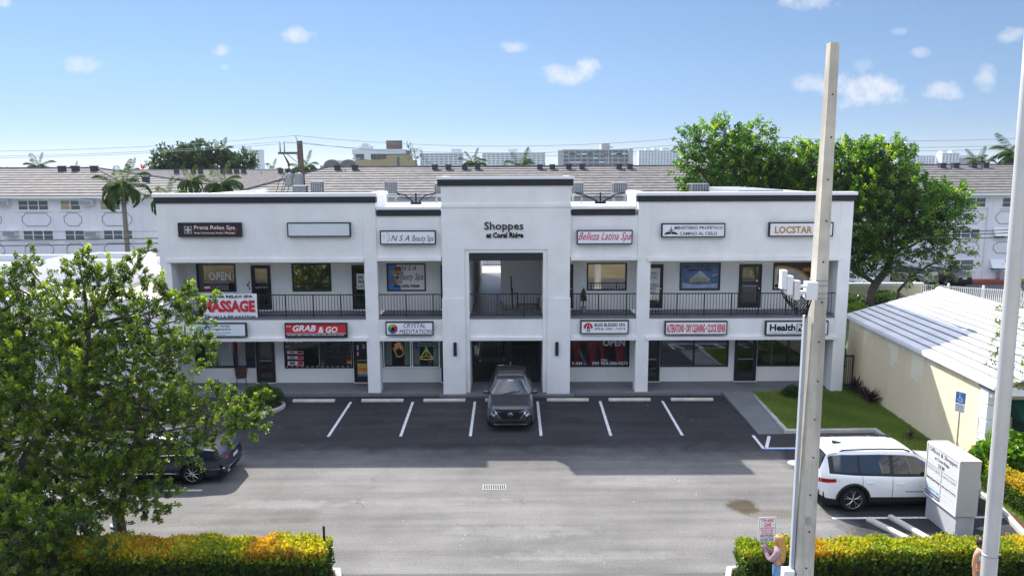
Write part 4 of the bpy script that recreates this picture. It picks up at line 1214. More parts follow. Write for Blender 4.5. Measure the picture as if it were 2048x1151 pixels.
# potted plant on the right balcony
pp = thing('potted_plant', (3.25, 34.3, 3.6), 0, 'tall thin potted plant on the balcony left of the brown window', 'potted plant')
obj('pot', MB().lathe([(.10, 3.60), (.14, 3.85), (.15, 3.87), (.12, 3.87)], 14, (3.25, 34.3, 0)), MAT['hvac'], pp)
obj('stem', MB().tube([(3.25, 34.3, 3.85), (3.28, 34.3, 4.3), (3.24, 34.3, 4.75)], .02, 5), MAT['bark'], pp)
# ------------------------------------------------------------------ apartment blocks behind
MAT['aptwall'] = M('white_apartment_stucco', (0.80, 0.81, 0.84), 0.85, 0.04, 0.4, 0.1, 30, streak=0.07, spec=0.2)
MAT['tileroof'] = M('grey_white_concrete_tile', (0.165, 0.155, 0.15), 0.85, 0.45, 1.6, 0.2, 12, streak=0.0, spec=0.2)
MAT['tileline'] = M('tile_course_edge', (0.085, 0.082, 0.082), 0.9, 0.3, 2, spec=0.2)
MAT['shingle'] = M('mauve_grey_shingle', (0.20, 0.18, 0.18), 0.9, 0.3, 1.6, 0.3, 14, spec=0.15)
MAT['ventdark'] = M('dark_roof_vent', (0.05, 0.055, 0.07), 0.6, 0.15, 3, spec=0.3)
MAT['trimgrey'] = M('grey_moulding', (0.26, 0.28, 0.31), 0.7, 0.1, 3)
MAT['drape'] = M('tan_blind', (0.42, 0.35, 0.2), 0.8, 0.25, 3)


def roof_plane(e0, e1, r0, r1, n, lap=.06):
    """courses of tiles climbing from the eave edge e0-e1 to the ridge r0-r1"""
    e0, e1, r0, r1 = map(Vector, (e0, e1, r0, r1))
    nrm = (e1 - e0).cross(r0 - e0).normalized()
    if nrm.z < 0: nrm = -nrm
    tiles, edges = MB(), MB()
    for k in range(n):
        a, b = k / n, (k + 1) / n
        p0, p1 = e0.lerp(r0, a) + nrm * lap, e1.lerp(r1, a) + nrm * lap
        q0, q1 = e0.lerp(r0, b) + nrm * .004, e1.lerp(r1, b) + nrm * .004
        tiles.quad(tuple(p0), tuple(p1), tuple(q1), tuple(q0))
        edges.quad(tuple(p0 - nrm * (lap + .02)), tuple(p1 - nrm * (lap + .02)), tuple(p1), tuple(p0))
    return tiles, edges


def window_apt(root, x0, z0, x1, z1, y, n, blind=False):
    w = .06
    m = MB().box(x0, y - .04, z0, x0 + w, y + .03, z1).box(x1 - w, y - .04, z0, x1, y + .03, z1)
    m.box(x0 + w, y - .04, z0, x1 - w, y + .03, z0 + w).box(x0 + w, y - .04, z1 - w, x1 - w, y + .03, z1)
    for k in range(1, n): m.box(x0 + (x1 - x0) * k / n - .04, y - .04, z0 + w, x0 + (x1 - x0) * k / n + .04, y + .03, z1 - w)
    m.box(x0 + w, y - .03, (z0 + z1) / 2 - .02, x1 - w, y + .03, (z0 + z1) / 2 + .02)
    f = obj('window', m, MAT['cap'], root)
    for k in range(n):
        a, b = x0 + (x1 - x0) * k / n, x0 + (x1 - x0) * (k + 1) / n
        obj('pane', MB().quad((a + .04, y - .012, z0 + w), (b - .04, y - .012, z0 + w), (b - .04, y - .012, z1 - w), (a + .04, y - .012, z1 - w)),
            MAT['drape'] if blind and k != 1 else MAT['far_glass'], f)
    obj('sill', MB().box(x0 - .08, y - .1, z0 - .08, x1 + .08, y - .002, z0 - .002), MAT['cap'], f)


def moulding(root, x0, z0, x1, z1, y):
    c = .32
    pts = [(x0 + c, z0), (x1 - c, z0), (x1 - c + .12, z0 + .2), (x1, z0 + c), (x1, z1 - c), (x1 - c + .12, z1 - .2), (x1 - c, z1), (x0 + c, z1), (x0 + c - .12, z1 - .2), (x0, z1 - c), (x0, z0 + c), (x0 + c - .12, z0 + .2), (x0 + c, z0)]
    obj('wall_moulding', MB().tube([(x, y - .02, z) for x, z in pts], .03, 4), MAT['trimgrey'], root)


def wall_ac(root, x0, z0, x1, z1, y):
    a = obj('air_conditioner', MB().box(x0, y - .55, z0, x1, y - .002, z1), MAT['offwhite'], root)
    m = MB()
    for k in range(5): m.box(x0 + .05, y - .58, z0 + .05 + (z1 - z0 - .1) * k / 5, x1 - .05, y - .552, z0 + .05 + (z1 - z0 - .1) * (k + .55) / 5)
    obj('grille', m, MAT['hvac'], a)


vent_mesh = None
def vents(root, xs, y, z, s=1.0):
    global vent_mesh
    o0 = origin_of(root)
    for x in xs:
        if vent_mesh is None:
            c = obj('roof_vent', MB().box(-.26, -.3, -.2, .26, .3, .42).box(-.30, -.36, .422, .30, .34, .50), MAT['ventdark'], root, world=False); vent_mesh = c.data
        else:
            c = bpy.data.objects.new('roof_vent', vent_mesh); COL.objects.link(c); c.parent = root
        c.location = (x - o0.x, y - o0.y, z - o0.z)
    for a, b in zip(xs[::2], xs[1::2]):
        obj('vent_pipe', MB().tube([((a + b) / 2, y - .5, z - .35), ((a + b) / 2, y - .5, z + .05)], .05, 6), MAT['ventdark'], root)


FY, EY, EZ, RY, RZ = 67.6, 66.95, 7.93, 78.2, 10.34
# left block with a hipped end
A = thing('apartment_block', (-47, FY, 0), 0, 'white apartment block with hipped tile roof beyond the flat-roofed shop, behind the tall palm', 'building')
obj('wall', MB().prism([(-66, FY), (-32.5, FY), (-32.5, 88.6), (-66, 88.6)], 0, 7.95), MAT['aptwall'], A)
obj('eave', MB().prism([(-66.6, EY - .02), (-31.85, EY - .02), (-31.85, 89.2), (-66.6, 89.2)], 7.72, 7.92), MAT['cap'], A)
for e0, e1, r0, r1, n in (((-66.6, EY, EZ), (-31.85, EY, EZ), (-54, RY, RZ), (-42, RY, RZ), 11), ((-31.85, EY, EZ), (-31.85, 89.3, EZ), (-42, RY, RZ), (-42, RY + .05, RZ), 11), ((-31.85, 89.3, EZ), (-66.6, 89.3, EZ), (-42, RY, RZ), (-54, RY, RZ), 10)):
    t_, e_ = roof_plane(e0, e1, r0, r1, n)
    obj('roof', t_, MAT['tileroof'], A); tag(obj('roof_course_edges', e_, MAT['tileline'], A), kind='stuff')
obj('ridge_cap', MB().tube([(-54, RY, RZ + .05), (-42, RY, RZ + .05), (-31.85, EY, EZ + .08)], .11, 6).tube([(-42, RY, RZ + .05), (-31.85, 89.3, EZ + .08)], .11, 6), MAT['tileroof'], A)
vents(A, [-44.7, -43.35, -41.5], 77.0, 10.1)
vents(A, [-36.2], 76.5, 9.0)
for x0, x1, n, bl in ((-43.4, -40.7, 3, False), (-39.7, -37.9, 2, True), (-36.2, -34.4, 2, True), (-47.2, -45.6, 2, False)):
    window_apt(A, x0, 6.66, x1, 7.55, FY, n, bl)
for x0, x1, n in ((-43.2, -40.5, 3), (-39.5, -37.75, 2), (-36.1, -33.5, 3), (-47, -45.2, 2)): window_apt(A, x0, 4.05, x1, 4.93, FY, n)
for x0, x1, n in ((-43.2, -40.5, 3), (-39.5, -37.75, 2), (-36.1, -33.5, 3)): window_apt(A, x0, 1.35, x1, 2.25, FY, n)
for z0, z1 in ((5.30, 6.42), (2.62, 3.75)):
    for x0, x1 in ((-43.15, -40.65), (-39.45, -37.9), (-36.1, -33.5), (-47, -45.0)): moulding(A, x0, z0, x1, z1, FY)
for x0, z0 in ((-45.1, 7.15), (-37.75, 7.15), (-44.7, 4.45), (-37.55, 4.4)): wall_ac(A, x0, z0, x0 + 1.15, z0 + .48, FY)
# long block across the middle and right
B = thing('apartment_block', (25, FY, 0), 0, 'long white apartment block with grey tile roof running behind the shops to the right edge', 'building')
obj('wall', MB().prism([(-24.1, FY), (75, FY), (75, 88.6), (-24.1, 88.6)], 0, 7.95), MAT['aptwall'], B)
obj('eave', MB().prism([(-24.7, EY - .02), (75.6, EY - .02), (75.6, 89.2), (-24.7, 89.2)], 7.72, 7.92), MAT['cap'], B)
for e0, e1, r0, r1, n in (((-24.7, EY, EZ), (75.6, EY, EZ), (-18.5, RY, RZ), (70, RY, RZ), 11), ((-24.7, 89.3, EZ), (-24.7, EY, EZ), (-18.5, RY + .05, RZ), (-18.5, RY, RZ), 11), ((75.6, 89.3, EZ), (-24.7, 89.3, EZ), (70, RY, RZ), (-18.5, RY, RZ), 8)):
    t_, e_ = roof_plane(e0, e1, r0, r1, n)
    obj('roof', t_, MAT['tileroof'], B); tag(obj('roof_course_edges', e_, MAT['tileline'], B), kind='stuff')
obj('ridge_cap', MB().tube([(70, RY, RZ + .05), (-18.5, RY, RZ + .05), (-24.7, EY, EZ + .08)], .11, 6), MAT['tileroof'], B)
vents(B, [-17.3, -15.57, -7.62, -6.28, -4.65, -3.37, 2.81, 4.04, 5.67, 7.01, 10.67, 11.75, 42.8, 44.1, 45.87, 47.05], 77.0, 10.08)
for x0, x1, n in ((39.9, 41.7, 2), (43.1, 45.2, 2), (35, 36.9, 2), (31, 33, 2)): window_apt(B, x0, 6.62, x1, 7.5, FY, n)
for x0, x1, n in ((38.9, 41.4, 3), (42.6, 44.8, 2), (34.6, 36.6, 2), (30.6, 33, 2)): window_apt(B, x0, 3.92, x1, 4.78, FY, n)
for x0, x1, n in ((38.7, 41.1, 2), (33.0, 34.6, 2), (42.6, 44.6, 2), (29, 31, 2)): window_apt(B, x0, 1.05, x1, 2.05, FY, n)
for z0, z1 in ((5.2, 6.3), (2.6, 3.6)):
    for x0, x1 in ((39.1, 41.4), (42.7, 45.2), (34.6, 36.8), (30.6, 33)): moulding(B, x0, z0, x1, z1, FY)
for x0, z in ((42.5, 3.95), (42.5, 1.1)):
    obj('shutter_awning', MB().poly([(x0, FY - .03, z + .95), (x0 + 1.3, FY - .03, z + .95), (x0 + 1.3, FY - .55, z + .2), (x0, FY - .55, z + .2)]).poly([(x0, FY - .03, z + .95), (x0, FY - .55, z + .2), (x0, FY - .03, z + .2)]), MAT['cap'], B)
for x in (42.0, 41.9, 38.2): obj('downpipe', MB().tube([(x, FY - .06, .1), (x, FY - .06, 6.6)], .05, 6), MAT['aptwall'], B)
obj('red_planter_edging', MB().box(38.5, FY - 1.2, 0, 60, FY - .02, .28), MAT['reddirt'], B)
o = obj('utility_box', MB().box(43.2, FY - .55, .3, 43.9, FY - .1, 1.0).tube([(43.5, FY - .3, 1.0), (43.5, FY - .3, 1.7)], .05, 6), MAT['steel'])
tag(o, 'small grey utility meter against the white apartment wall at far right', 'utility box')
# third block seen between the two
D = thing('apartment_block', (-35, 98, 0), 0, 'mauve shingle roofed block seen between the two tile-roofed apartment blocks', 'building')
obj('wall', MB().prism([(-62, 98), (-20, 98), (-20, 120), (-62, 120)], 0, 7.4), MAT['aptwall'], D)
t_, e_ = roof_plane((-63, 97.3, 7.45), (-19, 97.3, 7.45), (-63, 109, 10.15), (-19, 109, 10.15), 22, .05)
obj('roof', t_, MAT['shingle'], D); tag(obj('roof_course_edges', e_, MAT['shingle'], D), kind='stuff')
obj('roof', MB().quad((-63, 121, 7.45), (-19, 121, 7.45), (-19, 109, 10.15), (-63, 109, 10.15)), MAT['shingle'], D)
obj('ridge_cap', MB().tube([(-63, 109, 10.18), (-19, 109, 10.18)], .13, 6), MAT['trimgrey'], D)
vents(D, [-46.4, -44.1, -43.1, -40.0, -39.1, -38.1, -37.1, -32.0, -31.0, -30.0], 107.2, 9.85)

# ------------------------------------------------------------------ flat-roofed shop on the left
F_ = thing('flat_roof_shop', (-26, 33.6, 0), 0, 'single-storey white shop with a sunlit flat roof, left of the two-storey building', 'building')
obj('wall', MB().box(-44, 33.6, 0, -15.9, 33.85, 4.35).box(-16.15, 33.86, 0, -15.9, 48, 4.35), MAT['stucco'], F_)
obj('roof', MB().box(-44, 33.851, 3.9, -16.151, 48.2, 4.2), MAT['rooftan'], F_)
obj('rear_parapet', MB().box(-44, 48.21, 3.5, -15.9, 48.5, 4.62), MAT['stucco'], F_)
obj('coping', MB().box(-44, 33.55, 4.352, -15.85, 33.9, 4.42), MAT['cap'], F_)
for x0, x1 in ((-30.5, -28.4), (-27.2, -25.0), (-23.8, -21.6), (-20.4, -18.3)):
    f = obj('shop_window', frame_mb(x0, .7, x1, 2.6, .07, ((x0 + x1) / 2,), 33.52, 33.598), MAT['black'], F_)
    obj('pane', MB().quad((x0 + .07, 33.56, .77), (x1 - .07, 33.56, .77), (x1 - .07, 33.56, 2.53), (x0 + .07, 33.56, 2.53)), MAT['tinted'], f)
obj('canopy', MB().box(-40, 32.6, 2.85, -16.2, 33.598, 3.0), MAT['cap'], F_)
for k, (x0, y0, x1, y1, h) in enumerate(((-33, 38.6, -24.8, 43.5, 5.35), (-23.2, 39.0, -19.9, 42.6, 5.55))):
    m = MB(); w = .2
    m.box(x0, y0, 4.2, x1, y0 + w, h).box(x0, y1 - w, 4.2, x1, y1, h).box(x0, y0 + w, 4.2, x0 + w, y1 - w, h).box(x1 - w, y0 + w, 4.2, x1, y1 - w, h)
    obj('roof_screen', m, MAT['aptwall'], F_)
    obj('roof_screen_equipment', MB().box(x0 + .6, y0 + .6, 4.2, x1 - .6, y1 - .6, h - .35), MAT['hvac'], F_)
obj('roof_pipe', MB().tube([(-21.2, 38.7, 4.2), (-21.2, 38.7, 4.95)], .06, 6).tube([(-18.4, 41, 4.2), (-18.4, 41, 4.9)], .05, 6).tube([(-24, 38.4, 4.2), (-24, 38.4, 4.7)], .06, 6), MAT['steel'], F_)

# ------------------------------------------------------------------ cream building with white roof on the right
E_ = thing('cream_building', (18, 29, 0), 0, 'low cream building with white tiled roof and patchy fresh paint along its long wall', 'building')
def xw(y): return 15.3 + .042 * (y - 24)
obj('wall', MB().prism([(xw(23.75), 23.75), (xw(23.75) + .25, 23.75), (xw(35.1) + .25, 35.1), (xw(35.1), 35.1)], 0, 3.2), MAT['cream'], E_)
obj('rear_gable', MB().plate([(xw(35.1) + .251, 0), (24.4, 0), (24.4, 3.2), (19.95, 4.2), (xw(35.1) + .251, 3.2)], 34.85, 35.1), MAT['cream'], E_)
fm = MB()
walls(fm, 15.55, 25.0, 0, 3.05, 24.3, 24.5, [(16.5, .7, 22.0, 2.45)])
obj('front_wall', fm, MAT['cream'], E_)
obj('front_fascia', MB().box(15.2, 23.2, 2.95, 25, 23.32, 3.22).box(15.5, 23.33, 2.9, 25, 24.29, 3.0), MAT['cap'], E_)
obj('green_shopfront', MB().box(16.5, 24.36, .7, 22.0, 24.46, 2.45), M('deep_green_panel', (.012, .07, .055), .35, .2, 2), E_)
obj('green_awning', MB().poly([(16.4, 24.28, 2.5), (22.1, 24.28, 2.5), (22.1, 23.5, 1.95), (16.4, 23.5, 1.95)]).poly([(16.4, 24.28, 2.5), (16.4, 23.5, 1.95), (16.4, 24.28, 1.95)]), M('green_canvas', (.012, .085, .06), .8, .2, 3), E_)
for k in range(6):
    z0 = .02 + k * .5
    obj('quoin', MB().box(xw(23.75) - .035, 23.70, z0, xw(23.75) + .22, 24.12, z0 + .46), MAT['white'], E_, bevel=.012)
obj('corner_pier', MB().box(xw(23.75) - .06, 23.66, 3.0, xw(23.75) + .3, 24.2, 3.2), MAT['hvac'], E_)
obj('wall_lamp', MB().lathe([(.02, 2.75), (.07, 2.8), (.08, 2.9), (.03, 2.95)], 10, (xw(23.75) + .05, 23.6, 0)), MAT['cap'], E_)
# fresh paint patches with brushed lower edges
pm = MB()
for i in range(26):
    ya = 34.9 - i * .30; yb = ya - .30
    dpt = .28 + .22 * math.sin(i * 1.3) * math.sin(i * .37) + (.75 if i in (14, 15, 20, 21, 22) else 0) + (.55 if i in (5,) else 0)
    if i < 4: dpt += .15
    pm.quad((xw(yb) - .004, yb, 3.19), (xw(ya) - .004, ya, 3.19), (xw(ya) - .004, ya, 3.19 - dpt), (xw(yb) - .004, yb, 3.19 - dpt))
pm.f = [f[::-1] for f in pm.f]
obj('paint_patch', pm, MAT['creampatch'], E_)
# roof: a dark base, white courses as single pieces, ridge caps
ev = lambda y: Vector((xw(y) - .12, y, 3.22))
rd = lambda y: Vector((19.95, y, 4.42))
n = 12
y0r, y1r = 23.15, 35.35
obj('roof_base', MB().quad(tuple(ev(y0r)), tuple(rd(y0r)), tuple(rd(y1r)), tuple(ev(y1r))).quad((24.8, y0r, 3.2), (24.8, y1r, 3.2), (19.95, y1r, 4.41), (19.95, y0r, 4.41)), MAT['roofgap'], E_)
for side in (0, 1):
    for k in range(n):
        a, b = (k + .0) / n, (k + .895) / n
        if side == 0:
            P_ = lambda y, t: ev(y).lerp(rd(y), t)
            up = Vector((-.25, 0, 1)).normalized()
        else:
            P_ = lambda y, t: Vector((24.8, y, 3.2)).lerp(rd(y), t)
            up = Vector((.24, 0, 1)).normalized()
        rows = []
        for j in range(9):
            y = y0r + (y1r - y0r) * j / 8
            wv = .012 * math.sin(j * 1.7 + k * 2.1)
            p, q = P_(y, a), P_(y, b)
            rows.append([tuple(p + up * .01), tuple(p + up * (.075 + wv * .5)), tuple(q + up * (.03)), tuple(q + up * .005)])
        mb = MB().grid(rows); mb.poly(rows[0]); mb.poly(rows[-1][::-1])
        obj('roof_course', mb, MAT['whiteroof'], E_)
cap_mesh = None
for k in range(28):
    y = y0r + .22 + k * .435
    if cap_mesh is None:
        mb = MB()
        rows = [[(.17 * s_ * math.sin(t), yy, .02 + .13 * s_ * math.cos(t)) for t in np.linspace(-PI * .55, PI * .55, 9)] for yy, s_ in ((-.21, 1.0), (.24, .86))]
        mb.grid(rows); mb.poly(rows[0])
        c = obj('ridge_tile', mb, MAT['whiteroof'], E_, world=False); cap_mesh = c.data
    else:
        c = bpy.data.objects.new('ridge_tile', cap_mesh); COL.objects.link(c); c.parent = E_
    c.location = (19.95 - 18, y - 29, 4.43)
obj('barge_board', MB().poly([(xw(35.3) - .15, 35.36, 3.1), (xw(35.3) - .15, 35.36, 3.27), (19.95, 35.36, 4.5), (19.95, 35.36, 4.3)]), MAT['cap'], E_)
obj('gutter', MB().prism([(xw(23.2) - .17, 23.2), (xw(23.2) - .10, 23.2), (xw(35.3) - .10, 35.3), (xw(35.3) - .17, 35.3)], 3.14, 3.26), MAT['cap'], E_)

# gate and vine between the two buildings
g = thing('metal_gate', (15.3, 34.2, 0), 0, 'narrow black metal gate between the white and the cream building', 'gate')
obj('gate_frame', MB().box(14.9, 34.18, .1, 14.95, 34.23, 1.6).box(15.62, 34.18, .1, 15.67, 34.23, 1.6).box(14.95, 34.18, 1.5, 15.62, 34.23, 1.58).box(14.95, 34.18, .12, 15.62, 34.23, .2), MAT['black'], g)
for k in range(7): obj('gate_bar', MB().box(15.0 + k * .088, 34.195, .2, 15.025 + k * .088, 34.215, 1.5), MAT['black'], g)

# ------------------------------------------------------------------ cream garden wall and white picket fence behind
w = thing('garden_wall', (28, 57, 0), 0, 'low cream wall with pale coping behind the curved tree trunk', 'wall')
obj('wall', MB().box(15.5, 57.0, 0, 30.9, 57.25, 1.3), MAT['cream'], w)
obj('coping', MB().box(15.4, 56.92, 1.302, 31.0, 57.33, 1.52), MAT['cap'], w)
fe = thing('picket_fence', (34, 56.3, 0), 0, 'white metal picket fence running right from the cream garden wall', 'fence')
p0, p1 = Vector((31.0, 58.2, 0)), Vector((40.2, 52.6, 0))
d = (p1 - p0); Lf = d.length; d = d.normalized(); nn_ = Vector((-d.y, d.x, 0))
def bar_between(mb, a, b, z0, z1, t=.02):
    n_ = nn_ * t
    return mb.prism([tuple(a - n_)[:2], tuple(b - n_)[:2], tuple(b + n_)[:2], tuple(a + n_)[:2]], z0, z1)
obj('rail', bar_between(MB(), p0, p1, 1.18, 1.24), MAT['cap'], fe)
obj('rail', bar_between(MB(), p0, p1, .12, .18), MAT['cap'], fe)
pk = None; n = int(Lf / .125); o0 = Vector((34, 56.3, 0))
for k in range(n + 1):
    q = p0 + d * (k * .125)
    if k % 18 == 0:
        obj('fence_post', MB().box(q.x - .06, q.y - .06, 0, q.x + .06, q.y + .06, 1.42).lathe([(.085, 1.422), (.085, 1.46), (.03, 1.5)], 8, (q.x, q.y, 0)), MAT['cap'], fe)
        continue
    if pk is None:
        c = obj('picket', MB().box(-.017, -.017, .06, .017, .017, 1.3), MAT['cap'], fe, world=False); pk = c.data
    else:
        c = bpy.data.objects.new('picket', pk); COL.objects.link(c); c.parent = fe
    c.location = q - o0
struct('back_path', MB().quad((30, 48, .0), (60, 48, .0), (60, 55.5, .0), (30, 57, .0)), MAT['sidewalk'])
struct('garden_bed', MB().quad((14.9, 48, .01), (31, 48, .01), (31, 56.9, .01), (14.9, 56.9, .01)), MAT['lawnsoil'])

# ------------------------------------------------------------------ roof-top condensers
def condenser(x0, x1, z0, z1, y, lab, mat='hvac', dark=True):
    d_ = (x1 - x0)
    t = thing('condenser_unit', ((x0 + x1) / 2, y, z0), 0, lab, 'air conditioner', 'condensers on the shop roof')
    obj('casing', MB().box(x0 + .02, y + .02, z0, x1 - .02, y + d_ - .02, z1 - .05), MAT['hvacdark'], t)
    obj('top', MB().box(x0 - .01, y - .01, z1 - .05, x1 + .01, y + d_ + .01, z1), MAT[mat], t, bevel=.01)
    m = MB()
    for k in range(7):
        xx = x0 + (x1 - x0) * k / 6
        m.box(xx - .018, y - .004, z0, xx + .018, y + .02, z1 - .05)
    for k in range(8):
        zz = z0 + (z1 - .05 - z0) * k / 8
        m.box(x0 + .02, y + .004, zz, x1 - .02, y + .016, zz + .02)
    obj('louvre_guard', m, MAT[mat], t)
    m = MB()
    for xx in (x0 + .05, x1 - .09):
        m.box(xx, y + .05, 8.1, xx + .04, y + .09, z0 - .06).box(xx, y + d_ - .1, 8.1, xx + .04, y + d_ - .06, z0 - .06)
    m.box(x0 - .1, y, z0 - .06, x1 + .1, y + .06, z0 - .002).box(x0 - .1, y + d_ - .08, z0 - .06, x1 + .1, y + d_ - .02, z0 - .002)
    obj('stand', m, MAT['steel'], t)


condenser(-12.35, -11.65, 8.6, 9.2, 43.5, 'squat grey condenser on the left wing roof, just in front of the utility pole')
condenser(-11.33, -10.72, 8.6, 9.42, 43.5, 'tall grey condenser on the left wing roof, right of the squat one')
condenser(-7.25, -6.6, 8.72, 9.39, 44, 'dark condenser with a pale top, on the low roof left of the middle bay', dark=True)
condenser(-4.4, -3.75, 8.68, 9.28, 44, 'condenser mostly hidden behind the left edge of the middle bay')
condenser(3.45, 4.1, 8.68, 9.3, 44, 'condenser half hidden behind the right edge of the middle bay', dark=False)
condenser(5.82, 6.6, 8.7, 9.3, 44, 'pale grey condenser on the low roof beside the right wing parapet', dark=False)
condenser(10.3, 11.25, 8.6, 9.22, 44, 'wide pale condenser on the right wing roof', dark=False)
for nm_, xs in (('left', (-6.5, -4.3)), ('right', (3.6, 6.4))):
    t = tag(obj('roof_pipework', MB().tube([(xs[0], 43.6, 8.75), (xs[0] + .5, 43.5, 8.62), ((xs[0] + xs[1]) / 2 - .15, 43.4, 8.25)], .04, 6).tube([(xs[1], 43.6, 8.75), (xs[1] - .6, 43.5, 8.62), ((xs[0] + xs[1]) / 2 + .15, 43.4, 8.25)], .04, 6)
            .tube([((xs[0] + xs[1]) / 2, 43.4, 8.2), ((xs[0] + xs[1]) / 2, 43.4, 8.75)], .05, 6).tube([(xs[0], 43.9, 8.5), (xs[1], 43.9, 8.5)], .02, 5)
            .tube([(xs[0], 43.5, 8.7), ((xs[0] + xs[1]) / 2 - .5, 43.5, 8.4), ((xs[0] + xs[1]) / 2, 43.5, 8.72), ((xs[0] + xs[1]) / 2 + .5, 43.5, 8.38), (xs[1], 43.5, 8.7)], .015, 5)
            .box((xs[0] + xs[1]) / 2 - .3, 43.2, 8.1, (xs[0] + xs[1]) / 2 + .3, 43.6, 8.24), MAT['blackmatte']),
            'black insulated pipes and cables between the condensers on the %s low roof' % nm_, 'pipework', 'pipework on the low roofs')

# ------------------------------------------------------------------ wooden utility pole and wires
up_ = thing('utility_pole', (-15.3, 56, 0), 0, 'wooden power pole with two grey transformers behind the left wing roof', 'utility pole')
obj('pole', MB().tube([(-15.0, 56, 0), (-15.25, 56, 12.15)], [.24, .2], 10), MAT['wood'], up_)
obj('pole_top_pin', MB().tube([(-15.35, 55.9, 12.0), (-15.5, 55.9, 12.55)], .035, 6), MAT['steel'], up_)
obj('crossarm', MB().box(-16.75, 55.7, 11.2, -15.3, 55.85, 11.36), MAT['wood'], up_)
obj('brace', MB().tube([(-16.1, 55.75, 11.2), (-15.4, 55.8, 10.6)], .035, 5), MAT['steel'], up_)
for x in (-16.6, -16.3): obj('insulator', MB().lathe([(.03, 11.36), (.07, 11.45), (.05, 11.6), (.03, 12.1)], 8, (x, 55.78, 0)), MAT['hvac'], up_)
for x in (-15.95, -15.25): obj('transformer', MB().lathe([(.28, 8.95), (.31, 9.0), (.31, 9.75), (.24, 9.86), (.08, 9.9)], 14, (x, 55.45, 0)), MAT['hvac'], up_)
for x in (-16.1, -15.8, -15.4): obj('bushing', MB().lathe([(.05, 9.86), (.07, 9.95), (.04, 10.15)], 8, (x, 55.45, 0)), MAT['wood'], up_)
m = MB()
for k, x in enumerate((-16.9, -16.55, -16.4, -16.1)):
    m.tube([(x, 55.4, 7.0), (x - .1, 55.4, 8.2), (x + .2, 55.4, 9.2), (-15.9, 55.4, 10.3 + .1 * k), (-16.4, 55.7, 11.3)], .022, 4)
obj('riser_cable', m, MAT['blackmatte'], up_)


def wire(pts, r, lab, grp, mat='hvac'):
    P_ = [Vector(p) for p in pts]; out = []
    for a, b in zip(P_, P_[1:]): out += [a.lerp(b, k / 5) for k in range(5)]
    out.append(P_[-1])
    return tag(obj('power_line', MB().tube(out, r, 4), MAT[mat]), lab, 'power line', grp)


def sag(a, b, s, n=12):
    a, b = Vector(a), Vector(b)
    return [a.lerp(b, k / n) - Vector((0, 0, s * 4 * (k / n) * (1 - k / n))) for k in range(n + 1)]


PW = 'overhead power lines behind the shops'
hid = Vector((15.4, 56, 12.55))
wire(sag((-15.5, 55.9, 12.52), hid, .82), .014, 'topmost thin wire from the wooden pole to the big tree', PW)
wire(sag((-16.3, 55.8, 12.08), (15.4, 56, 12.1), .86), .014, 'middle thin wire from the wooden pole to the big tree', PW)
wire(sag((-15.3, 56.1, 12.05), (15.4, 56.3, 11.95), 1.0), .014, 'lowest thin wire from the wooden pole to the big tree', PW)
wire(sag((-15.5, 55.9, 12.52), (-60, 58, 12.3), .9), .014, 'topmost thin wire running left from the wooden pole', PW)
wire(sag((-16.6, 55.8, 12.08), (-60, 58, 11.8), .8), .014, 'middle thin wire running left from the wooden pole', PW)
wire(sag((-15.3, 56.1, 12.05), (-60, 58, 11.6), .8), .014, 'lowest thin wire running left from the wooden pole', PW)
for z, lab in ((12.55, 'topmost'), (12.1, 'middle'), (11.85, 'lowest')):
    wire(sag((15.4, 56, z), (46, 55, z + .35), .75), .014, lab + ' thin wire in the sky between the big tree and the metal pole', PW)
wire(sag((-40, 40.5, 6.5), (-15.45, 40, 6.62), .12), .022, 'upper black cable crossing in front of the left apartment wall', PW, 'blackmatte')
wire(sag((-40, 40.5, 6.2), (-15.45, 40, 6.36), .12), .022, 'lower black cable crossing in front of the left apartment wall', PW, 'blackmatte')
wire(sag((-40, 49, 6.3), (-15.45, 48, 6.32), .05), .012, 'thin dark cable near the lower windows of the left apartment wall', PW, 'blackmatte')
for k, (za, zb) in enumerate(((6.25, 6.85), (6.12, 6.6), (5.9, 6.3))):
    wire(sag((23.5, 45, za), (36, 44, zb + .1), .08), .022, ('top', 'middle', 'bottom')[k] + ' black cable between the tree branch and the metal pole', PW, 'blackmatte')

# ------------------------------------------------------------------ skyline far behind
MAT['far_white'] = M('far_white_tower', (0.74, 0.76, 0.80), 0.9, 0.06, 0.02)
MAT['far_grey'] = M('far_grey_tower', (0.42, 0.41, 0.42), 0.9, 0.08, 0.02)
MAT['far_brown'] = M('far_brown_hotel', (0.17, 0.115, 0.07), 0.9, 0.3, 0.08)
MAT['far_yellow'] = M('far_ochre_building', (0.42, 0.33, 0.19), 0.9, 0.1, 0.05)
MAT['far_win'] = M('far_dark_openings', (0.12, 0.14, 0.18), 0.6, 0.3, 0.1)


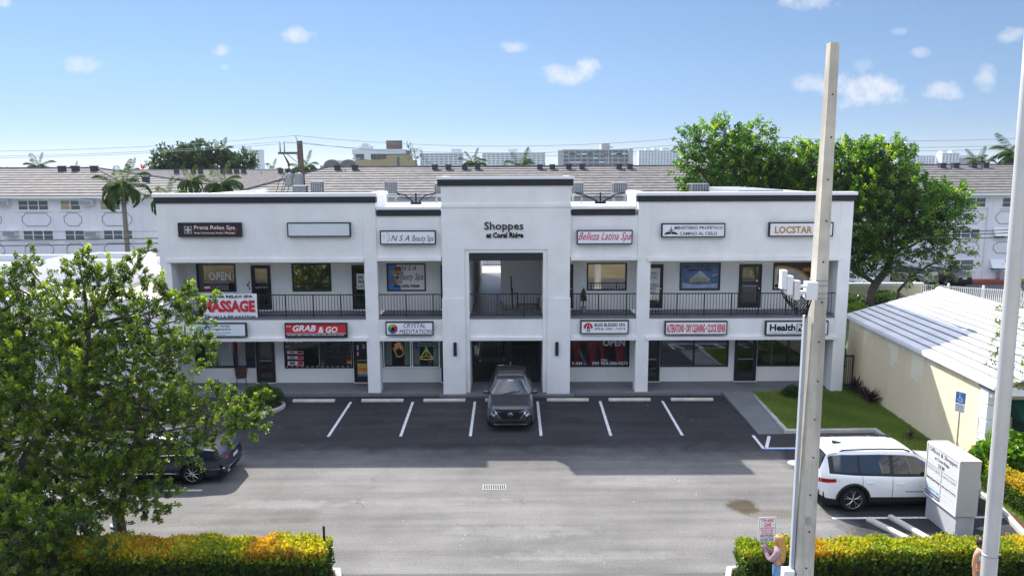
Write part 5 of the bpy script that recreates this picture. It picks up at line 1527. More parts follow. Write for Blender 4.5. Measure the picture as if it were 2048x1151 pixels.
def tower(name, x0, x1, y, ztop, storeys_h, lab, mat='far_white', dep=18, wins=True, bay=4.0, pent=None, win_h=.5, gap=.22):
    t = thing(name, ((x0 + x1) / 2, y, 0), 0, lab, 'building', None)
    obj('wall', MB().box(x0, y, 0, x1, y + dep, ztop), MAT[mat], t)
    obj('roof_slab', MB().box(x0 - .6, y - .8, ztop + .01, x1 + .6, y + dep, ztop + .9), MAT[mat], t)
    if pent:
        for a, b, h in pent: obj('penthouse', MB().box(a, y + 2, ztop + .92, b, y + dep - 3, ztop + .92 + h), MAT[mat], t)
    if wins:
        mw, ms = MB(), MB()
        z = ztop - storeys_h
        while z > 1:
            n_ = max(2, int((x1 - x0) / bay))
            for k in range(n_):
                a = x0 + (x1 - x0) * (k + gap) / n_; b = x0 + (x1 - x0) * (k + 1 - gap) / n_
                mw.box(a, y - .05, z + storeys_h * .3, b, y + .3, z + storeys_h * (.3 + win_h))
            ms.box(x0 - .2, y - .7, z + storeys_h * .02, x1 + .2, y - .06, z + storeys_h * .14)
            z -= storeys_h
        tag(obj('window_openings', mw, MAT['far_win'], t), kind='stuff'); tag(obj('balcony_slabs', ms, MAT[mat], t), kind='stuff')
    return t


tower('far_tower', -340, -318, 980, 36, 3.3, 'slim white tower far off, behind the dark round trees on the left', pent=[(-336, -328, 3.5)], bay=4.4)
h = tower('far_hotel', -84, -57, 420, 20.2, 3.1, 'brown hotel block with white pylons on the skyline, left of centre', 'far_brown', bay=2.4, win_h=.7, gap=.3)
obj('white_pylon', MB().box(-79.5, 418.8, 0, -76, 421, 21.5).box(-86, 418.9, 19, -57, 419.9, 21.5).box(-85.5, 419.4, 0, -84.2, 424, 20), MAT['far_white'], h)
obj('cupola', MB().box(-82.5, 421, 21.2, -76, 426, 23.3).prism([(-81, 421), (-77.5, 421), (-77.5, 425), (-81, 425)], 23.31, 24.6), MAT['far_white'], h)
obj('roof_sign', MB().box(-68, 422, 21.8, -59.5, 424, 26.2), M('far_brown_sign', (.16, .095, .07), .9, .1), h)
obj('sign_mount', MB().box(-67.5, 422.3, 21.2, -60, 423.7, 21.79), MAT['far_white'], h)
tower('far_condominium', -118, -63, 1000, 31.5, 2.95, 'long white condominium slab, directly right of the brown hotel', bay=6, win_h=.45, gap=.1, pent=[(-78, -65, 5)])
tower('far_condominium', -40, 46, 1060, 33, 3.0, 'wide white condominium slab between the two tall palms', bay=6, win_h=.45, gap=.12, pent=[(-5, 8, 5), (20, 27, 4)])
gb = tower('far_apartment', 37, 86, 560, 23.8, 2.95, 'grey apartment block with balconies on the skyline, right of centre', 'far_grey', bay=4.2, win_h=.62, gap=.1, pent=[(65, 71, 4.2)])
obj('end_wall', MB().box(33.5, 558, 0, 37.5, 566, 24.2), MAT['far_grey'], gb)
obj('end_wall', MB().box(84, 556, 0, 87, 566, 25), MAT['far_grey'], gb)
m = MB()
for k in range(26):
    zz = 23.8 - 2.95 * rnd.randint(1, 4); xx = 38 + 4.2 * rnd.randint(0, 11)
    m.box(xx, 559.0, zz + .1, xx + 3.6, 559.4, zz + 1.1)
tag(obj('balcony_fronts', m, MAT['far_white'], gb), kind='stuff')
tower('far_tower', 218, 286, 1330, 42, 2.9, 'pale clustered high-rise on the skyline, just left of the big tree', bay=5, gap=.2, win_h=.5, pent=[(230, 237, 4), (243, 250, 4), (258, 270, 4.5), (276, 282, 4)])
tower('far_tower', 664, 692, 1330, 53, 3.0, 'tall narrow tower rising over the big tree on the right', bay=5, gap=.25, pent=[(675, 690, 3)])
tower('far_tower', 690, 726, 1330, 32, 3.0, 'low pale high-rise just right of the tall narrow tower', bay=5, gap=.2)
tower('far_tower', 727, 756, 1310, 35.5, 3.0, 'high-rise with twin roof boxes, middle of the right skyline', bay=5, gap=.2, pent=[(728, 736, 3.5), (744, 750, 3.5)])
tower('far_tower', 757, 792, 1320, 27.5, 3.0, 'low wide grey-blue high-rise, right part of the right skyline', 'far_grey', bay=5, gap=.1)
tower('far_tower', 776, 832, 1360, 33, 3.0, 'pale high-rise furthest right, behind the dark palms', bay=5, gap=.2)
y_ = thing('far_ochre_house', (-48, 260, 0), 0, 'ochre low building with barrel roofs, in front of the brown hotel', 'building')
obj('wall', MB().box(-52, 258, 0, -33.5, 275, 13.6).box(-41.5, 257.5, 0, -33.4, 262, 15.2), MAT['far_yellow'], y_)
for k in range(5):
    x = -60 + k * 5.6
    obj('barrel_roof', MB().grid([[(x + 2.8 * math.cos(t), yy, 11.6 + 2.2 * math.sin(t)) for t in np.linspace(0, PI, 9)] for yy in (258.5, 285)]).poly([(x + 2.8 * math.cos(t), 258.5, 11.6 + 2.2 * math.sin(t)) for t in np.linspace(0, PI, 9)]), MAT['shingle'], y_)
obj('wall', MB().box(-64, 259, 0, -52.01, 285, 11.8), MAT['far_yellow'], y_)
obj('window_slot', MB().box(-38, 257.3, 11, -37.2, 257.49, 14.5), MAT['far_win'], y_)
for x, z, y in ((-164, 25.5, 420), (59, 26.5, 300)):
    pass
for x, y, zt, lab in ((37.5, 300, 19.0, 'thin light mast with crossbar in front of the grey apartment block'), (-66, 330, 15.5, 'thin light mast on the skyline left of the brown hotel')):
    t = thing('light_mast', (x, y, 0), 0, lab, 'mast', 'light masts on the skyline')
    obj('mast', MB().tube([(x, y, 0), (x, y, zt)], .22, 5), MAT['steel'], t)
    obj('crossbar', MB().box(x - 1.7, y - .2, zt - .5, x + 1.7, y + .2, zt - .1), MAT['steel'], t)
struct('far_ground_trees', MB().box(-900, 1400, 0, 900, 1420, 9), MAT['ground'])
# ------------------------------------------------------------------ vegetation
def leaf_mesh(name, c, a, n, L_, W_l, tint, mat, parent=None):
    """many small folded leaves: centres c, axes a, normals n, lengths, widths, own shade"""
    N_ = len(c)
    a = a / np.maximum(np.linalg.norm(a, axis=1, keepdims=True), 1e-6)
    b = np.cross(n, a); b /= np.maximum(np.linalg.norm(b, axis=1, keepdims=True), 1e-6)
    nn = np.cross(a, b)
    L_ = np.broadcast_to(L_, (N_,))[:, None]; W_l = np.broadcast_to(W_l, (N_,))[:, None]
    v = np.empty((N_, 4, 3), np.float32)
    v[:, 0] = c - a * L_ * .5
    v[:, 1] = c + b * W_l * .5 + nn * W_l * .18 + a * L_ * .08
    v[:, 2] = c + a * L_ * .5
    v[:, 3] = c - b * W_l * .5 + nn * W_l * .18 + a * L_ * .08
    if parent is not None:
        o0 = origin_of(parent); v -= np.array([o0.x, o0.y, o0.z], np.float32)
    me = bpy.data.meshes.new(name)
    me.vertices.add(N_ * 4); me.vertices.foreach_set('co', v.ravel())
    me.loops.add(N_ * 4); me.polygons.add(N_)
    me.loops.foreach_set('vertex_index', np.arange(N_ * 4, dtype=np.int32))
    me.polygons.foreach_set('loop_start', np.arange(0, N_ * 4, 4, dtype=np.int32))
    me.polygons.foreach_set('loop_total', np.full(N_, 4, np.int32))
    at = me.attributes.new('tint', 'FLOAT', 'FACE')
    at.data.foreach_set('value', np.clip(tint, 0, 1).astype(np.float32))
    me.materials.append(mat)
    me.update(calc_edges=True)
    o = bpy.data.objects.new(name, me); COL.objects.link(o)
    if parent is not None: o.parent = parent
    return o


def unit(n):
    d = rng.normal(size=(n, 3)); return d / np.linalg.norm(d, axis=1, keepdims=True)


def make_tree(name, loc, label, group, trunk, blobs, per_m2=5.2, leaf=(.085, .045), mat='leaf_fg', twig=.42, per_twig=26, trunk_r=.2, flat=.85, sprig=0.25, cat='tree', limb_r=.07, up_bias=.35, twigs=True, zmin=.15, shade=.5):
    t = thing(name, loc, 0, label, cat, group)
    wood = MB()
    tp = [Vector(p) for p in trunk]
    wood.tube(tp, [trunk_r * (1 - .55 * k / (len(tp) - 1)) for k in range(len(tp))], 9)
    limbs = MB(); tw = MB()
    C_, A_, N_l, T_ = [], [], [], []
    zlo = min(b[2] - b[3] for b in blobs); zhi = max(b[2] + b[3] for b in blobs)
    for (bx, by, bz, br) in blobs:
        bc = Vector((bx, by, bz))
        # a limb curving from the nearest trunk point to the clump
        s = min(tp[1:], key=lambda p: (p - bc).length + max(0, p.z - bz) * 1.5)
        mid = s.lerp(bc, .55) + Vector((rnd.uniform(-.2, .2), rnd.uniform(-.2, .2), -.12 * (bc - s).length * .6 + .1)) * 1.0
        pts = [s, s.lerp(mid, .5) + Vector((0, 0, .05)), mid, mid.lerp(bc, .6) + Vector((rnd.uniform(-.1, .1), 0, .05)), bc]
        r0 = limb_r * (.5 + .5 * min(1.6, br))
        limbs.tube(pts, [r0, r0 * .85, r0 * .65, r0 * .45, r0 * .25], 6)
        n_tw = max(6, int(per_m2 * 4 * PI * br * br * .42 * (1 if br > .6 else 1.5)))
        d = unit(n_tw)
        rad = br * (rng.random(n_tw) ** .42) * (1 + sprig * np.maximum(0, rng.normal(size=n_tw)) * .5)
        base = np.array([bx, by, bz]) + d * rad[:, None] * np.array([1, 1, flat])
        keep = base[:, 2] > zmin
        base, d = base[keep], d[keep]; n_tw = len(base)
        # a few sub-branches, so that the clump hangs on wood
        for q in range(min(n_tw, int(4 + 5 * br))):
            e = Vector(base[q]); m_ = bc.lerp(e, .5) + Vector((rnd.uniform(-.1, .1), rnd.uniform(-.1, .1), rnd.uniform(-.05, .12)))
            limbs.tube([bc, m_, e], [r0 * .35, r0 * .22, .008], 4, cap=False)
        dirs = d * .8 + unit(n_tw) * .55 + np.array([0, 0, up_bias]); dirs /= np.linalg.norm(dirs, axis=1, keepdims=True)
        tl = twig * (.6 + .8 * rng.random(n_tw)) * min(1, .55 + br * .5)
        if twigs:
            for q in range(n_tw):
                p = base[q]; e = p + dirs[q] * tl[q]
                k = len(tw.v); w_ = .006
                tw.v += [(p[0] - w_, p[1], p[2]), (p[0] + w_, p[1], p[2]), tuple(e)]; tw.f.append((k, k + 1, k + 2))
        m_l = per_twig
        u = rng.random((n_tw, m_l)) ** .75
        cen = base[:, None] + dirs[:, None] * (tl[:, None] * u)[..., None]
        off = unit(n_tw * m_l).reshape(n_tw, m_l, 3)
        off -= dirs[:, None] * (off * dirs[:, None]).sum(-1, keepdims=True) * .6
        cen = cen + off * leaf[0] * (.5 + .7 * rng.random((n_tw, m_l, 1)))
        ax = off + dirs[:, None] * .9 + np.array([0, 0, .15])
        nl = unit(n_tw * m_l).reshape(n_tw, m_l, 3) * .75 + np.array([0, 0, .8]) + d[:, None] * .3
        # own tint: lighter at twig tips and each clump's outer upper side, whole sprays differ
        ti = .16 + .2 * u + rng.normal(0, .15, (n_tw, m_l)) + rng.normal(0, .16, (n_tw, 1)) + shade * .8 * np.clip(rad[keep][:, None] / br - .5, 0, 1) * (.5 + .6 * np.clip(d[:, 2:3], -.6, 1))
        C_.append(cen.reshape(-1, 3)); A_.append(ax.reshape(-1, 3)); N_l.append(nl.reshape(-1, 3)); T_.append(ti.ravel())
    obj('trunk', wood, MAT['bark'], t, smooth=True)
    obj('limb', limbs, MAT['bark'], t, smooth=True)
    if twigs: obj('twigs', tw, MAT['bark'], t)
    c = np.concatenate(C_); k = len(c)
    leaf_mesh('crown', c, np.concatenate(A_), np.concatenate(N_l), leaf[0] * (.7 + .6 * rng.random(k)), leaf[1] * (.7 + .6 * rng.random(k)), np.concatenate(T_), MAT[mat], t)
    return t, k


BL = [(-13.15, 20.5, 6.01, 1.45), (-11.24, 20.3, 6.32, 1.2), (-9.64, 20.0, 6.09, 1.05), (-8.5, 19.6, 6.76, .4), (-12.06, 19.8, 4.51, 1.8), (-10.04, 19.5, 4.59, 1.45),
      (-8.8, 19.3, 5.2, .75), (-12.83, 19.5, 2.95, 1.7), (-10.8, 19.2, 3.06, 1.4), (-9.2, 19.2, 3.46, 1.3), (-7.8, 19.0, 3.79, .9), (-6.83, 18.8, 3.72, .52), (-6.26, 18.7, 4.28, .30),
      (-11.5, 18.6, 1.67, 1.4), (-12.59, 18.4, 1.09, 1.35), (-9.92, 18.6, 2.2, .85), (-9.09, 18.4, 1.75, .48), (-10.87, 18.0, .8, 1.0), (-13.46, 20.3, 7.01, .75), (-11.49, 20.2, 7.48, .42),
      (-10.71, 20.2, 7.21, .46), (-10.03, 20.2, 7.48, .34), (-9.62, 20.2, 7.94, .2), (-7.95, 19.4, 5.6, .28), (-14.79, 20, 5.29, 1.9), (-14.46, 19.4, 2.02, 1.8), (-7.75, 19.3, 6.75, .16), (-7.95, 19.3, 6.35, .2), (-12.9, 20.2, 7.6, .3), (-8.9, 19.7, 6.9, .3),
      (-11.6, 16.7, 1.5, .85), (-12.6, 16.6, .95, 1.0), (-10.7, 16.75, 1.75, .55), (-10.9, 16.6, .8, .6), (-10.1, 16.8, 1.9, .3), (-9.6, 16.9, 1.2, .25)]
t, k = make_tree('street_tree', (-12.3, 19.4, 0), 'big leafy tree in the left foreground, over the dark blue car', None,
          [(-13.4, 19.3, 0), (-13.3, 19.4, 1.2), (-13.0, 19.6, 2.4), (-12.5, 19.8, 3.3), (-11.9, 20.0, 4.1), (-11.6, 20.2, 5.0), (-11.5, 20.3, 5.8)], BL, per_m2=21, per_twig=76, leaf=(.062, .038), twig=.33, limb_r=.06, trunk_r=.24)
print('fg leaves', k)
obj('trunk', MB().tube([(-10.45, 19.3, 0), (-10.5, 19.3, .9), (-10.3, 19.4, 1.9), (-10.0, 19.5, 3.0), (-9.8, 19.5, 4.2)], [.12, .11, .09, .07, .05], 8), MAT['bark'], t, smooth=True)
obj('trunk', MB().tube([(-12.4, 18.5, 0), (-13.1, 18.6, 1.1), (-13.5, 18.7, 2.2), (-13.6, 19.0, 3.6)], [.24, .22, .18, .12], 8), MAT['bark'], t, smooth=True)

FBb = [(20.89, 56, 9.59, 2.1), (23.36, 55, 9.59, 2.4), (25.71, 54, 9.93, 2.0), (26.75, 53, 7.88, 2.5), (29.25, 53, 6.84, 1.9), (24.99, 53.5, 6.83, 3.0), (22.1, 55, 6.75, 2.5), (25.62, 53, 4.43, 1.8), (28.45, 52.5, 5.2, 1.2),
       (26.66, 54, 11.1, 1.0), (24.47, 54.5, 10.9, 1.3), (30.2, 53, 7.87, 1.1), (24.2, 53.4, 4.2, 1.2), (22.6, 54, 4.4, 1.2), (21.4, 54.5, 5.0, 1.4)]
t, k = make_tree('ficus_tree', (25.5, 53.9, 0), 'broad bright green tree with a curved leaning trunk, right of the white shops', 'green trees behind the shops',
          [(25.55, 53.9, 0), (25.5, 53.8, 1.0), (25.75, 53.6, 2.0), (26.4, 53.4, 3.0), (26.6, 53.3, 4.2), (26.2, 53.5, 5.6), (25.2, 53.8, 7.2), (24.5, 54, 8.5)], FBb, per_m2=8.5, leaf=(.19, .125), mat='leaf_ficus', twig=.75, per_twig=30, trunk_r=.34, limb_r=.13, twigs=False, sprig=.35)
print('ficusB', k)
# the open leaning branch with thinner foliage on its right
t2, k = make_tree('leaning_tree', (27.3, 52.6, 0), 'thin sunlit tree with sparse olive leaves in front of the parked beige car', 'green trees behind the shops',
          [(26.9, 52.9, 0), (27.0, 52.8, 1.6), (27.6, 52.5, 2.6), (28.6, 52.2, 3.4), (29.6, 52, 4.0)], [(29.3, 52, 3.66, 1.5), (28.0, 52, 2.7, .9), (30.57, 52, 4.4, .9), (29.0, 52, 4.6, .8), (30.3, 52, 3.0, .8), (27.2, 52.3, 2.2, .6)], per_m2=3.0, leaf=(.17, .10), mat='leaf_fg', twig=.6, per_twig=24, trunk_r=.12, limb_r=.06, sprig=.5)
FA = [(13.79, 57, 12.0, 1.35), (15.78, 57, 12.5, 1.2), (17.81, 57, 12.15, 1.25), (13.88, 57, 9.97, 1.6), (16.44, 57, 10.33, 2.2), (19.02, 57, 10.32, 1.6), (14.68, 57, 8.14, 1.6), (17.63, 57, 8.31, 2.0), (20.21, 57, 8.49, 1.8),
      (20.29, 56.5, 10.67, 1.2), (21.9, 56, 11.01, 1.0), (21.33, 56, 8.15, 1.8), (17.0, 57, 6, 2.0)]
t, k = make_tree('ficus_tree', (16.8, 57.2, 0), 'tall bright green tree rising highest above the right wing roof', 'green trees behind the shops',
          [(16.8, 57.2, 0), (16.8, 57.2, 3.5), (16.9, 57.2, 6.5), (16.6, 57.1, 8.6), (16.4, 57, 10.5), (16.6, 57, 12)], FA, per_m2=8.5, leaf=(.19, .125), mat='leaf_ficus', twig=.8, per_twig=30, trunk_r=.35, limb_r=.15, twigs=False, sprig=.2, up_bias=.2)
print('ficusA', k)
for pos, blobs, lab in (((-50, 118, 0), [(-52.06, 120, 11.6, 2.7), (-52.9, 118, 10.2, 2.2), (-49.6, 119, 11.4, 2.4), (-50.5, 119, 9.4, 2.6)], 'dark round tree rising over the roof ridge, left part of the dark clump'),
                        ((-46.5, 118, 0), [(-47.35, 118, 12.2, 2.2), (-45.6, 119, 11.6, 2.1), (-46.5, 118, 9.6, 2.6)], 'dark round tree in the middle of the clump over the roof ridge'),
                        ((-41.8, 119, 0), [(-41.29, 119, 11.4, 1.8), (-43.2, 120, 10.8, 1.7), (-42, 119, 9.4, 2.2)], 'dark round tree at the right of the clump, in front of the slim far tower')):
    make_tree('shade_tree', pos, lab, 'dark trees beyond the roofs', [pos, (pos[0], pos[1], 5), (pos[0] - .3, pos[1], 8), (pos[0], pos[1], 10)], blobs, per_m2=3.2, leaf=(.45, .3), mat='leaf_dark', twig=.9, per_twig=16, trunk_r=.4, limb_r=.15, twigs=False, sprig=.3)
make_tree('poinciana_tree', (-58.5, 124, 0), 'small tree with scarlet blossom peeping over the roof ridge', None, [(-58.5, 124, 0), (-58.5, 124, 5), (-58.4, 124, 8.5)], [(-58.3, 124, 10.1, 1.1), (-57.2, 124, 9.6, 1.0), (-56.2, 124, 9.7, .8)], per_m2=1.4, leaf=(.4, .26), mat='leaf_red', twig=.7, per_twig=14, twigs=False)
make_tree('shade_tree', (-81.5, 119, 0), 'pale green tree top over the roof at the far left, beside a palm', 'dark trees beyond the roofs', [(-81, 119, 0), (-81, 119, 6), (-81, 119, 9)], [(-81.5, 119, 10.0, 1.2), (-79.5, 119, 9.9, 1.0), (-77.8, 119, 9.7, .9)], per_m2=1.2, leaf=(.4, .26), mat='leaf_ficus', twig=.7, per_twig=14, twigs=False)
make_tree('wispy_tree', (-31.4, 250, 0), 'thin wispy tree on the skyline right of the ochre building', None, [(-31.5, 250, 0), (-31.4, 250, 8), (-31, 250, 14)], [(-32.5, 250, 14, 2.0), (-29.5, 250, 14.5, 2.0), (-31, 250, 16, 1.8), (-33, 250, 17, 1.3), (-29, 250, 11.5, 2.2)], per_m2=.42, leaf=(.5, .32), mat='leaf_dark', twig=1.1, per_twig=8, sprig=.6)

# tree whose thin branches reach in at the right edge
make_tree('street_tree', (15.3, 19.3, 0), 'thin leafy branches reaching in at the right edge, before the white roof', None,
          [(16.4, 20.2, 0), (16.3, 20.2, 1.8), (16.0, 20.2, 3.4), (15.6, 20.3, 5), (15.4, 20.4, 6.5)],
          [(13.75, 20.4, 5.6, .42), (13.15, 20.4, 5.4, .18), (13.9, 20.3, 4.9, .4), (13.2, 20.3, 4.6, .2), (14.0, 20.3, 6.3, .4), (13.9, 20.3, 7.0, .3), (13.9, 20.2, 4.2, .36), (14.7, 20.3, 5.5, .8), (14.8, 20.3, 6.7, .7), (14.5, 20.3, 4.4, .6), (13.2, 20.3, 6.2, .14), (13.1, 20.3, 5.0, .16), (13.3, 20.3, 5.8, .14)],
          per_m2=9, leaf=(.075, .034), mat='leaf_fg', twig=.3, per_twig=20, trunk_r=.13, limb_r=.03, sprig=.6)

# ------------------------------------------------------------------ palms
frond_meshes = []
for v in range(4):
    # a feather frond of unit length along +x, arching down
    c, a, n, L_, T_ = [], [], [], [], []
    ribs = []
    droop = (.55, .8, 1.0, 1.25)[v]
    def rib(s): return np.array([s * math.cos(droop * s * .8), 0, s * .45 - droop * .62 * s * s])
    for i in range(34):
        s = .10 + .9 * i / 33
        p = rib(s); tan = rib(min(1, s + .02)) - rib(s - .02); tan /= np.linalg.norm(tan)
        ll = .25 * math.sin(PI * min(1, .12 + s * .82)) ** .7 + .06
        for sd in (-1, 1):
            dr = np.array([tan[0] * .55, sd * .8, tan[2] * .55 - .62 - .3 * rng.random()]); dr /= np.linalg.norm(dr)
            c.append(p + dr * ll * .5); a.append(dr); n.append(np.array([.1 * rng.normal(), -sd * .5, 1.0])); L_.append(ll); T_.append(.35 + .25 * s + .12 * rng.normal())
    c, a, n = map(np.array, (c, a, n))
    tmp = leaf_mesh('frond', c, a, n, np.array(L_), .045, np.array(T_), MAT['palm'])
    me = tmp.data
    # add the rachis
    import bmesh
    bm = bmesh.new(); bm.from_mesh(me)
    prev = None
    lay = bm.faces.layers.float.get('tint')
    for i in range(9):
        s = i / 8; p = rib(s); w_ = .014 * (1 - .8 * s)
        q = [bm.verts.new((p[0], p[1] - w_, p[2])), bm.verts.new((p[0], p[1] + w_, p[2]))]
        if prev:
            f = bm.faces.new((prev[0], q[0], q[1], prev[1]))
            if lay: f[lay] = .8
        prev = q
    bm.to_mesh(me); bm.free()
    frond_meshes.append(me)
    bpy.data.objects.remove(tmp)


def palm(x, y, z0, top, R_f, label, n=18, lean=0.0, r=.16, name='palm_tree', hang=.45, grp='palms around the shops'):
    t = thing(name, (x, y, z0), 0, label, 'palm tree', grp)
    obj('trunk', MB().tube([(x + lean * (1 - k / 5) ** 2, y, z0 + (top - z0) * k / 5) for k in range(6)], [r * 1.25, r, r * .95, r * .9, r * .85, r * .8], 8), MAT['palmbark'], t, smooth=True)
    n = max(10, int(n * .85))
    for k in range(n):
        q = k / (n - 1)
        tier = q ** (hang + .12)                        # 0 upright spear .. 1 hanging
        v = min(3, int(tier * 4))
        c = bpy.data.objects.new('frond', frond_meshes[v]); COL.objects.link(c); c.parent = t
        c.location = (0, 0, top - z0 - .05)
        pitch = R_(66) - tier * R_(100)
        c.rotation_euler = (rnd.uniform(-.25, .25), -pitch, k * 2.399 + rnd.uniform(-.2, .2))
        s_ = R_f * rnd.uniform(.85, 1.1) * (1 + .22 * tier)
        c.scale = (s_, s_, s_)
    return t


palm(-29.25, 58, 0, 9.0, 2.3, 'tall queen palm with drooping fronds in front of the left apartment wall', 22, r=.2, hang=.5)
palm(-26.9, 60, 0, 8.0, 2.0, 'palm half hidden behind the left end of the two-storey building', 18, hang=.4)
palm(-30.3, 73, 0, 9.2, 1.9, 'small palm crown in the gap between the roofs, left one of two', 16)
palm(-26.3, 70, 0, 8.9, 2.5, 'wider palm crown in the gap between the roofs, right one of two', 18)
palm(-5.5, 110, 0, 11.1, 2.3, 'dark palm above the long roof, left of the tower top', 22)
palm(1.3, 105, 0, 10.6, 2.7, 'dark palm above the long roof, over the right half of the tower top', 22)
palm(-1.3, 106, 0, 9.9, 1.6, 'low small palm at the foot of the dark palm over the tower', 12)
palm(4.2, 108, 0, 9.9, 1.4, 'yellowish small palm right of the dark palm over the tower', 10)
palm(-73.3, 120, 0, 10.9, 2.6, 'palm crown over the roof ridge at far left', 18)
palm(-44.4, 119, 0, 13.1, 2.6, 'palm rising out of the dark round trees', 18)
palm(-24.5, 92, 0, 10.4, 2.4, 'dark palm right behind the wooden power pole', 18)
palm(57.2, 95, 0, 10.9, 2.2, 'dark palm on the right skyline, left of the bright coconut palm', 18)
palm(55.2, 85, 0, 11.6, 3.0, 'big bright coconut palm at the right, next to the metal pole', 20)
palm(-63.8, 130, 0, 10.4, 2.0, 'tiny palm over the ridge, left of the scarlet tree', 12)
palm(-79.0, 140, 0, 10.5, 1.6, 'tiny dark palm at the far left ridge end', 10)
palm(-36.5, 118, 0, 10.2, 2.2, 'low palm between the dark trees and the wooden pole', 12)

# ------------------------------------------------------------------ hedges, bushes, grass
def hedge(name, x0, x1, y0, y1, h, label, n, tint_top, holes=0.0, leaf=(.09, .055), bumps=.09, mat='leaf_hedge', cat='hedge', grp=None, red=()):
    t = thing(name, ((x0 + x1) / 2, (y0 + y1) / 2, 0), 0, label, cat, grp)
    w = rng.random(n)
    A1 = (x1 - x0) * h; A2 = (x1 - x0) * (y1 - y0); A3 = (y1 - y0) * h
    tot = A1 * 1.6 + A2 * 1.5 + A3 * 2
    p = np.empty((n, 3)); nn = np.zeros((n, 3))
    a = w < (A1 * 1.6 / tot); b = (~a) & (w < (A1 * 1.6 + A2 * 1.5) / tot); c = ~(a | b)
    u, v = rng.random(n), rng.random(n)
    p[:, 0] = x0 + (x1 - x0) * u; p[:, 1] = y0 + (y1 - y0) * v; p[:, 2] = h * v
    dep = np.abs(rng.normal(0, .10, n))
    fr = rng.random(n) < .72
    p[a, 1] = np.where(fr[a], y0 + dep[a], y1 - dep[a]); nn[a, 1] = np.where(fr[a], -1, 1); p[a, 2] = h * (rng.random(a.sum()) ** .8)
    p[b, 2] = h - dep[b] * .8; nn[b, 2] = 1
    rt = rng.random(n) < .5
    p[c, 0] = np.where(rt[c], x1 - dep[c], x0 + dep[c]); nn[c, 0] = np.where(rt[c], 1, -1); p[c, 2] = h * rng.random(c.sum())
    # uneven, rounded body
    p[:, 2] += bumps * (np.sin(p[:, 0] * 3.1) * .5 + np.sin(p[:, 0] * 7.7 + p[:, 1] * 4) * .4) * (p[:, 2] / h) ** 2
    rim = (p[:, 2] / h) > .8
    p[:, 1] += np.where(rim, (p[:, 1] < (y0 + y1) / 2) * .06 - (p[:, 1] > (y0 + y1) / 2) * .06, 0)
    p += rng.normal(0, .03, (n, 3)); sh_ = rng.random(n) < .03; p[sh_, 2] += np.where(p[sh_, 2] > h * .8, .12 * rng.random(sh_.sum()), 0)
    if holes:
        ns = np.sin(p[:, 0] * 9.1 + 2) * np.sin(p[:, 2] * 8.3 + p[:, 0] * 2) + .5 * np.sin(p[:, 0] * 21)
        keep = (ns < 1.0 - holes) | (p[:, 2] > h * .75)
        p, nn = p[keep], nn[keep]
    n = len(p)
    ax = nn * .7 + unit(n) * .7 + np.array([0, 0, .5])
    nl = nn * .5 + unit(n) * .7 + np.array([0, 0, .3])
    ht = p[:, 2] / h
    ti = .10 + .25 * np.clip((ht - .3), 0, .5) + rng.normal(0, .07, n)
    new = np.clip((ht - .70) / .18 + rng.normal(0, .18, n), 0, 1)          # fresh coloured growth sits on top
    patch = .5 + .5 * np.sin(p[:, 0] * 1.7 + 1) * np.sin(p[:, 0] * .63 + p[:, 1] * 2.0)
    tgt = tint_top[0] + (tint_top[1] - tint_top[0]) * patch + rng.normal(0, .13, n)
    for cx, cw, tv in red: tgt = np.where(np.abs(p[:, 0] - cx) < cw * (1 + .3 * rng.normal(size=n)), tv + rng.normal(0, .06, n), tgt)
    ti = ti * (1 - new) + tgt * new
    leaf_mesh('foliage', p, ax, nl, leaf[0] * (.7 + .6 * rng.random(n)), leaf[1] * (.7 + .6 * rng.random(n)), ti, MAT[mat], t)
    st = MB()
    for k in range(int((x1 - x0) * 7)):
        x = rnd.uniform(x0 + .1, x1 - .1); y = rnd.uniform(y0 + .15, y1 - .15)
        st.tube([(x, y, 0), (x + rnd.uniform(-.1, .1), y + rnd.uniform(-.1, .1), h * .5), (x + rnd.uniform(-.2, .2), y + rnd.uniform(-.2, .2), h * .88)], [.018, .012, .006], 4, cap=False)
    obj('stem', st, MAT['bark'], t)
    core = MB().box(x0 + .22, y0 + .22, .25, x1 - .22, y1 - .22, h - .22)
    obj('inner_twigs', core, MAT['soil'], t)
    return t


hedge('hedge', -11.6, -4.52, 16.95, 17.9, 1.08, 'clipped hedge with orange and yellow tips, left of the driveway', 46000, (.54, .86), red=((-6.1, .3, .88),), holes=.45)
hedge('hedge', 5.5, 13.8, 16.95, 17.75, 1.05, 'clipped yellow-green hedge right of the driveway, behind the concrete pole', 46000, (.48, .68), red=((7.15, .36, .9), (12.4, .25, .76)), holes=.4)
hedge('hedge', 14.62, 18.5, 18.6, 22.6, .95, 'loose yellow croton hedge along the curb at the right edge', 30000, (.50, .85), leaf=(.09, .055), bumps=.22)


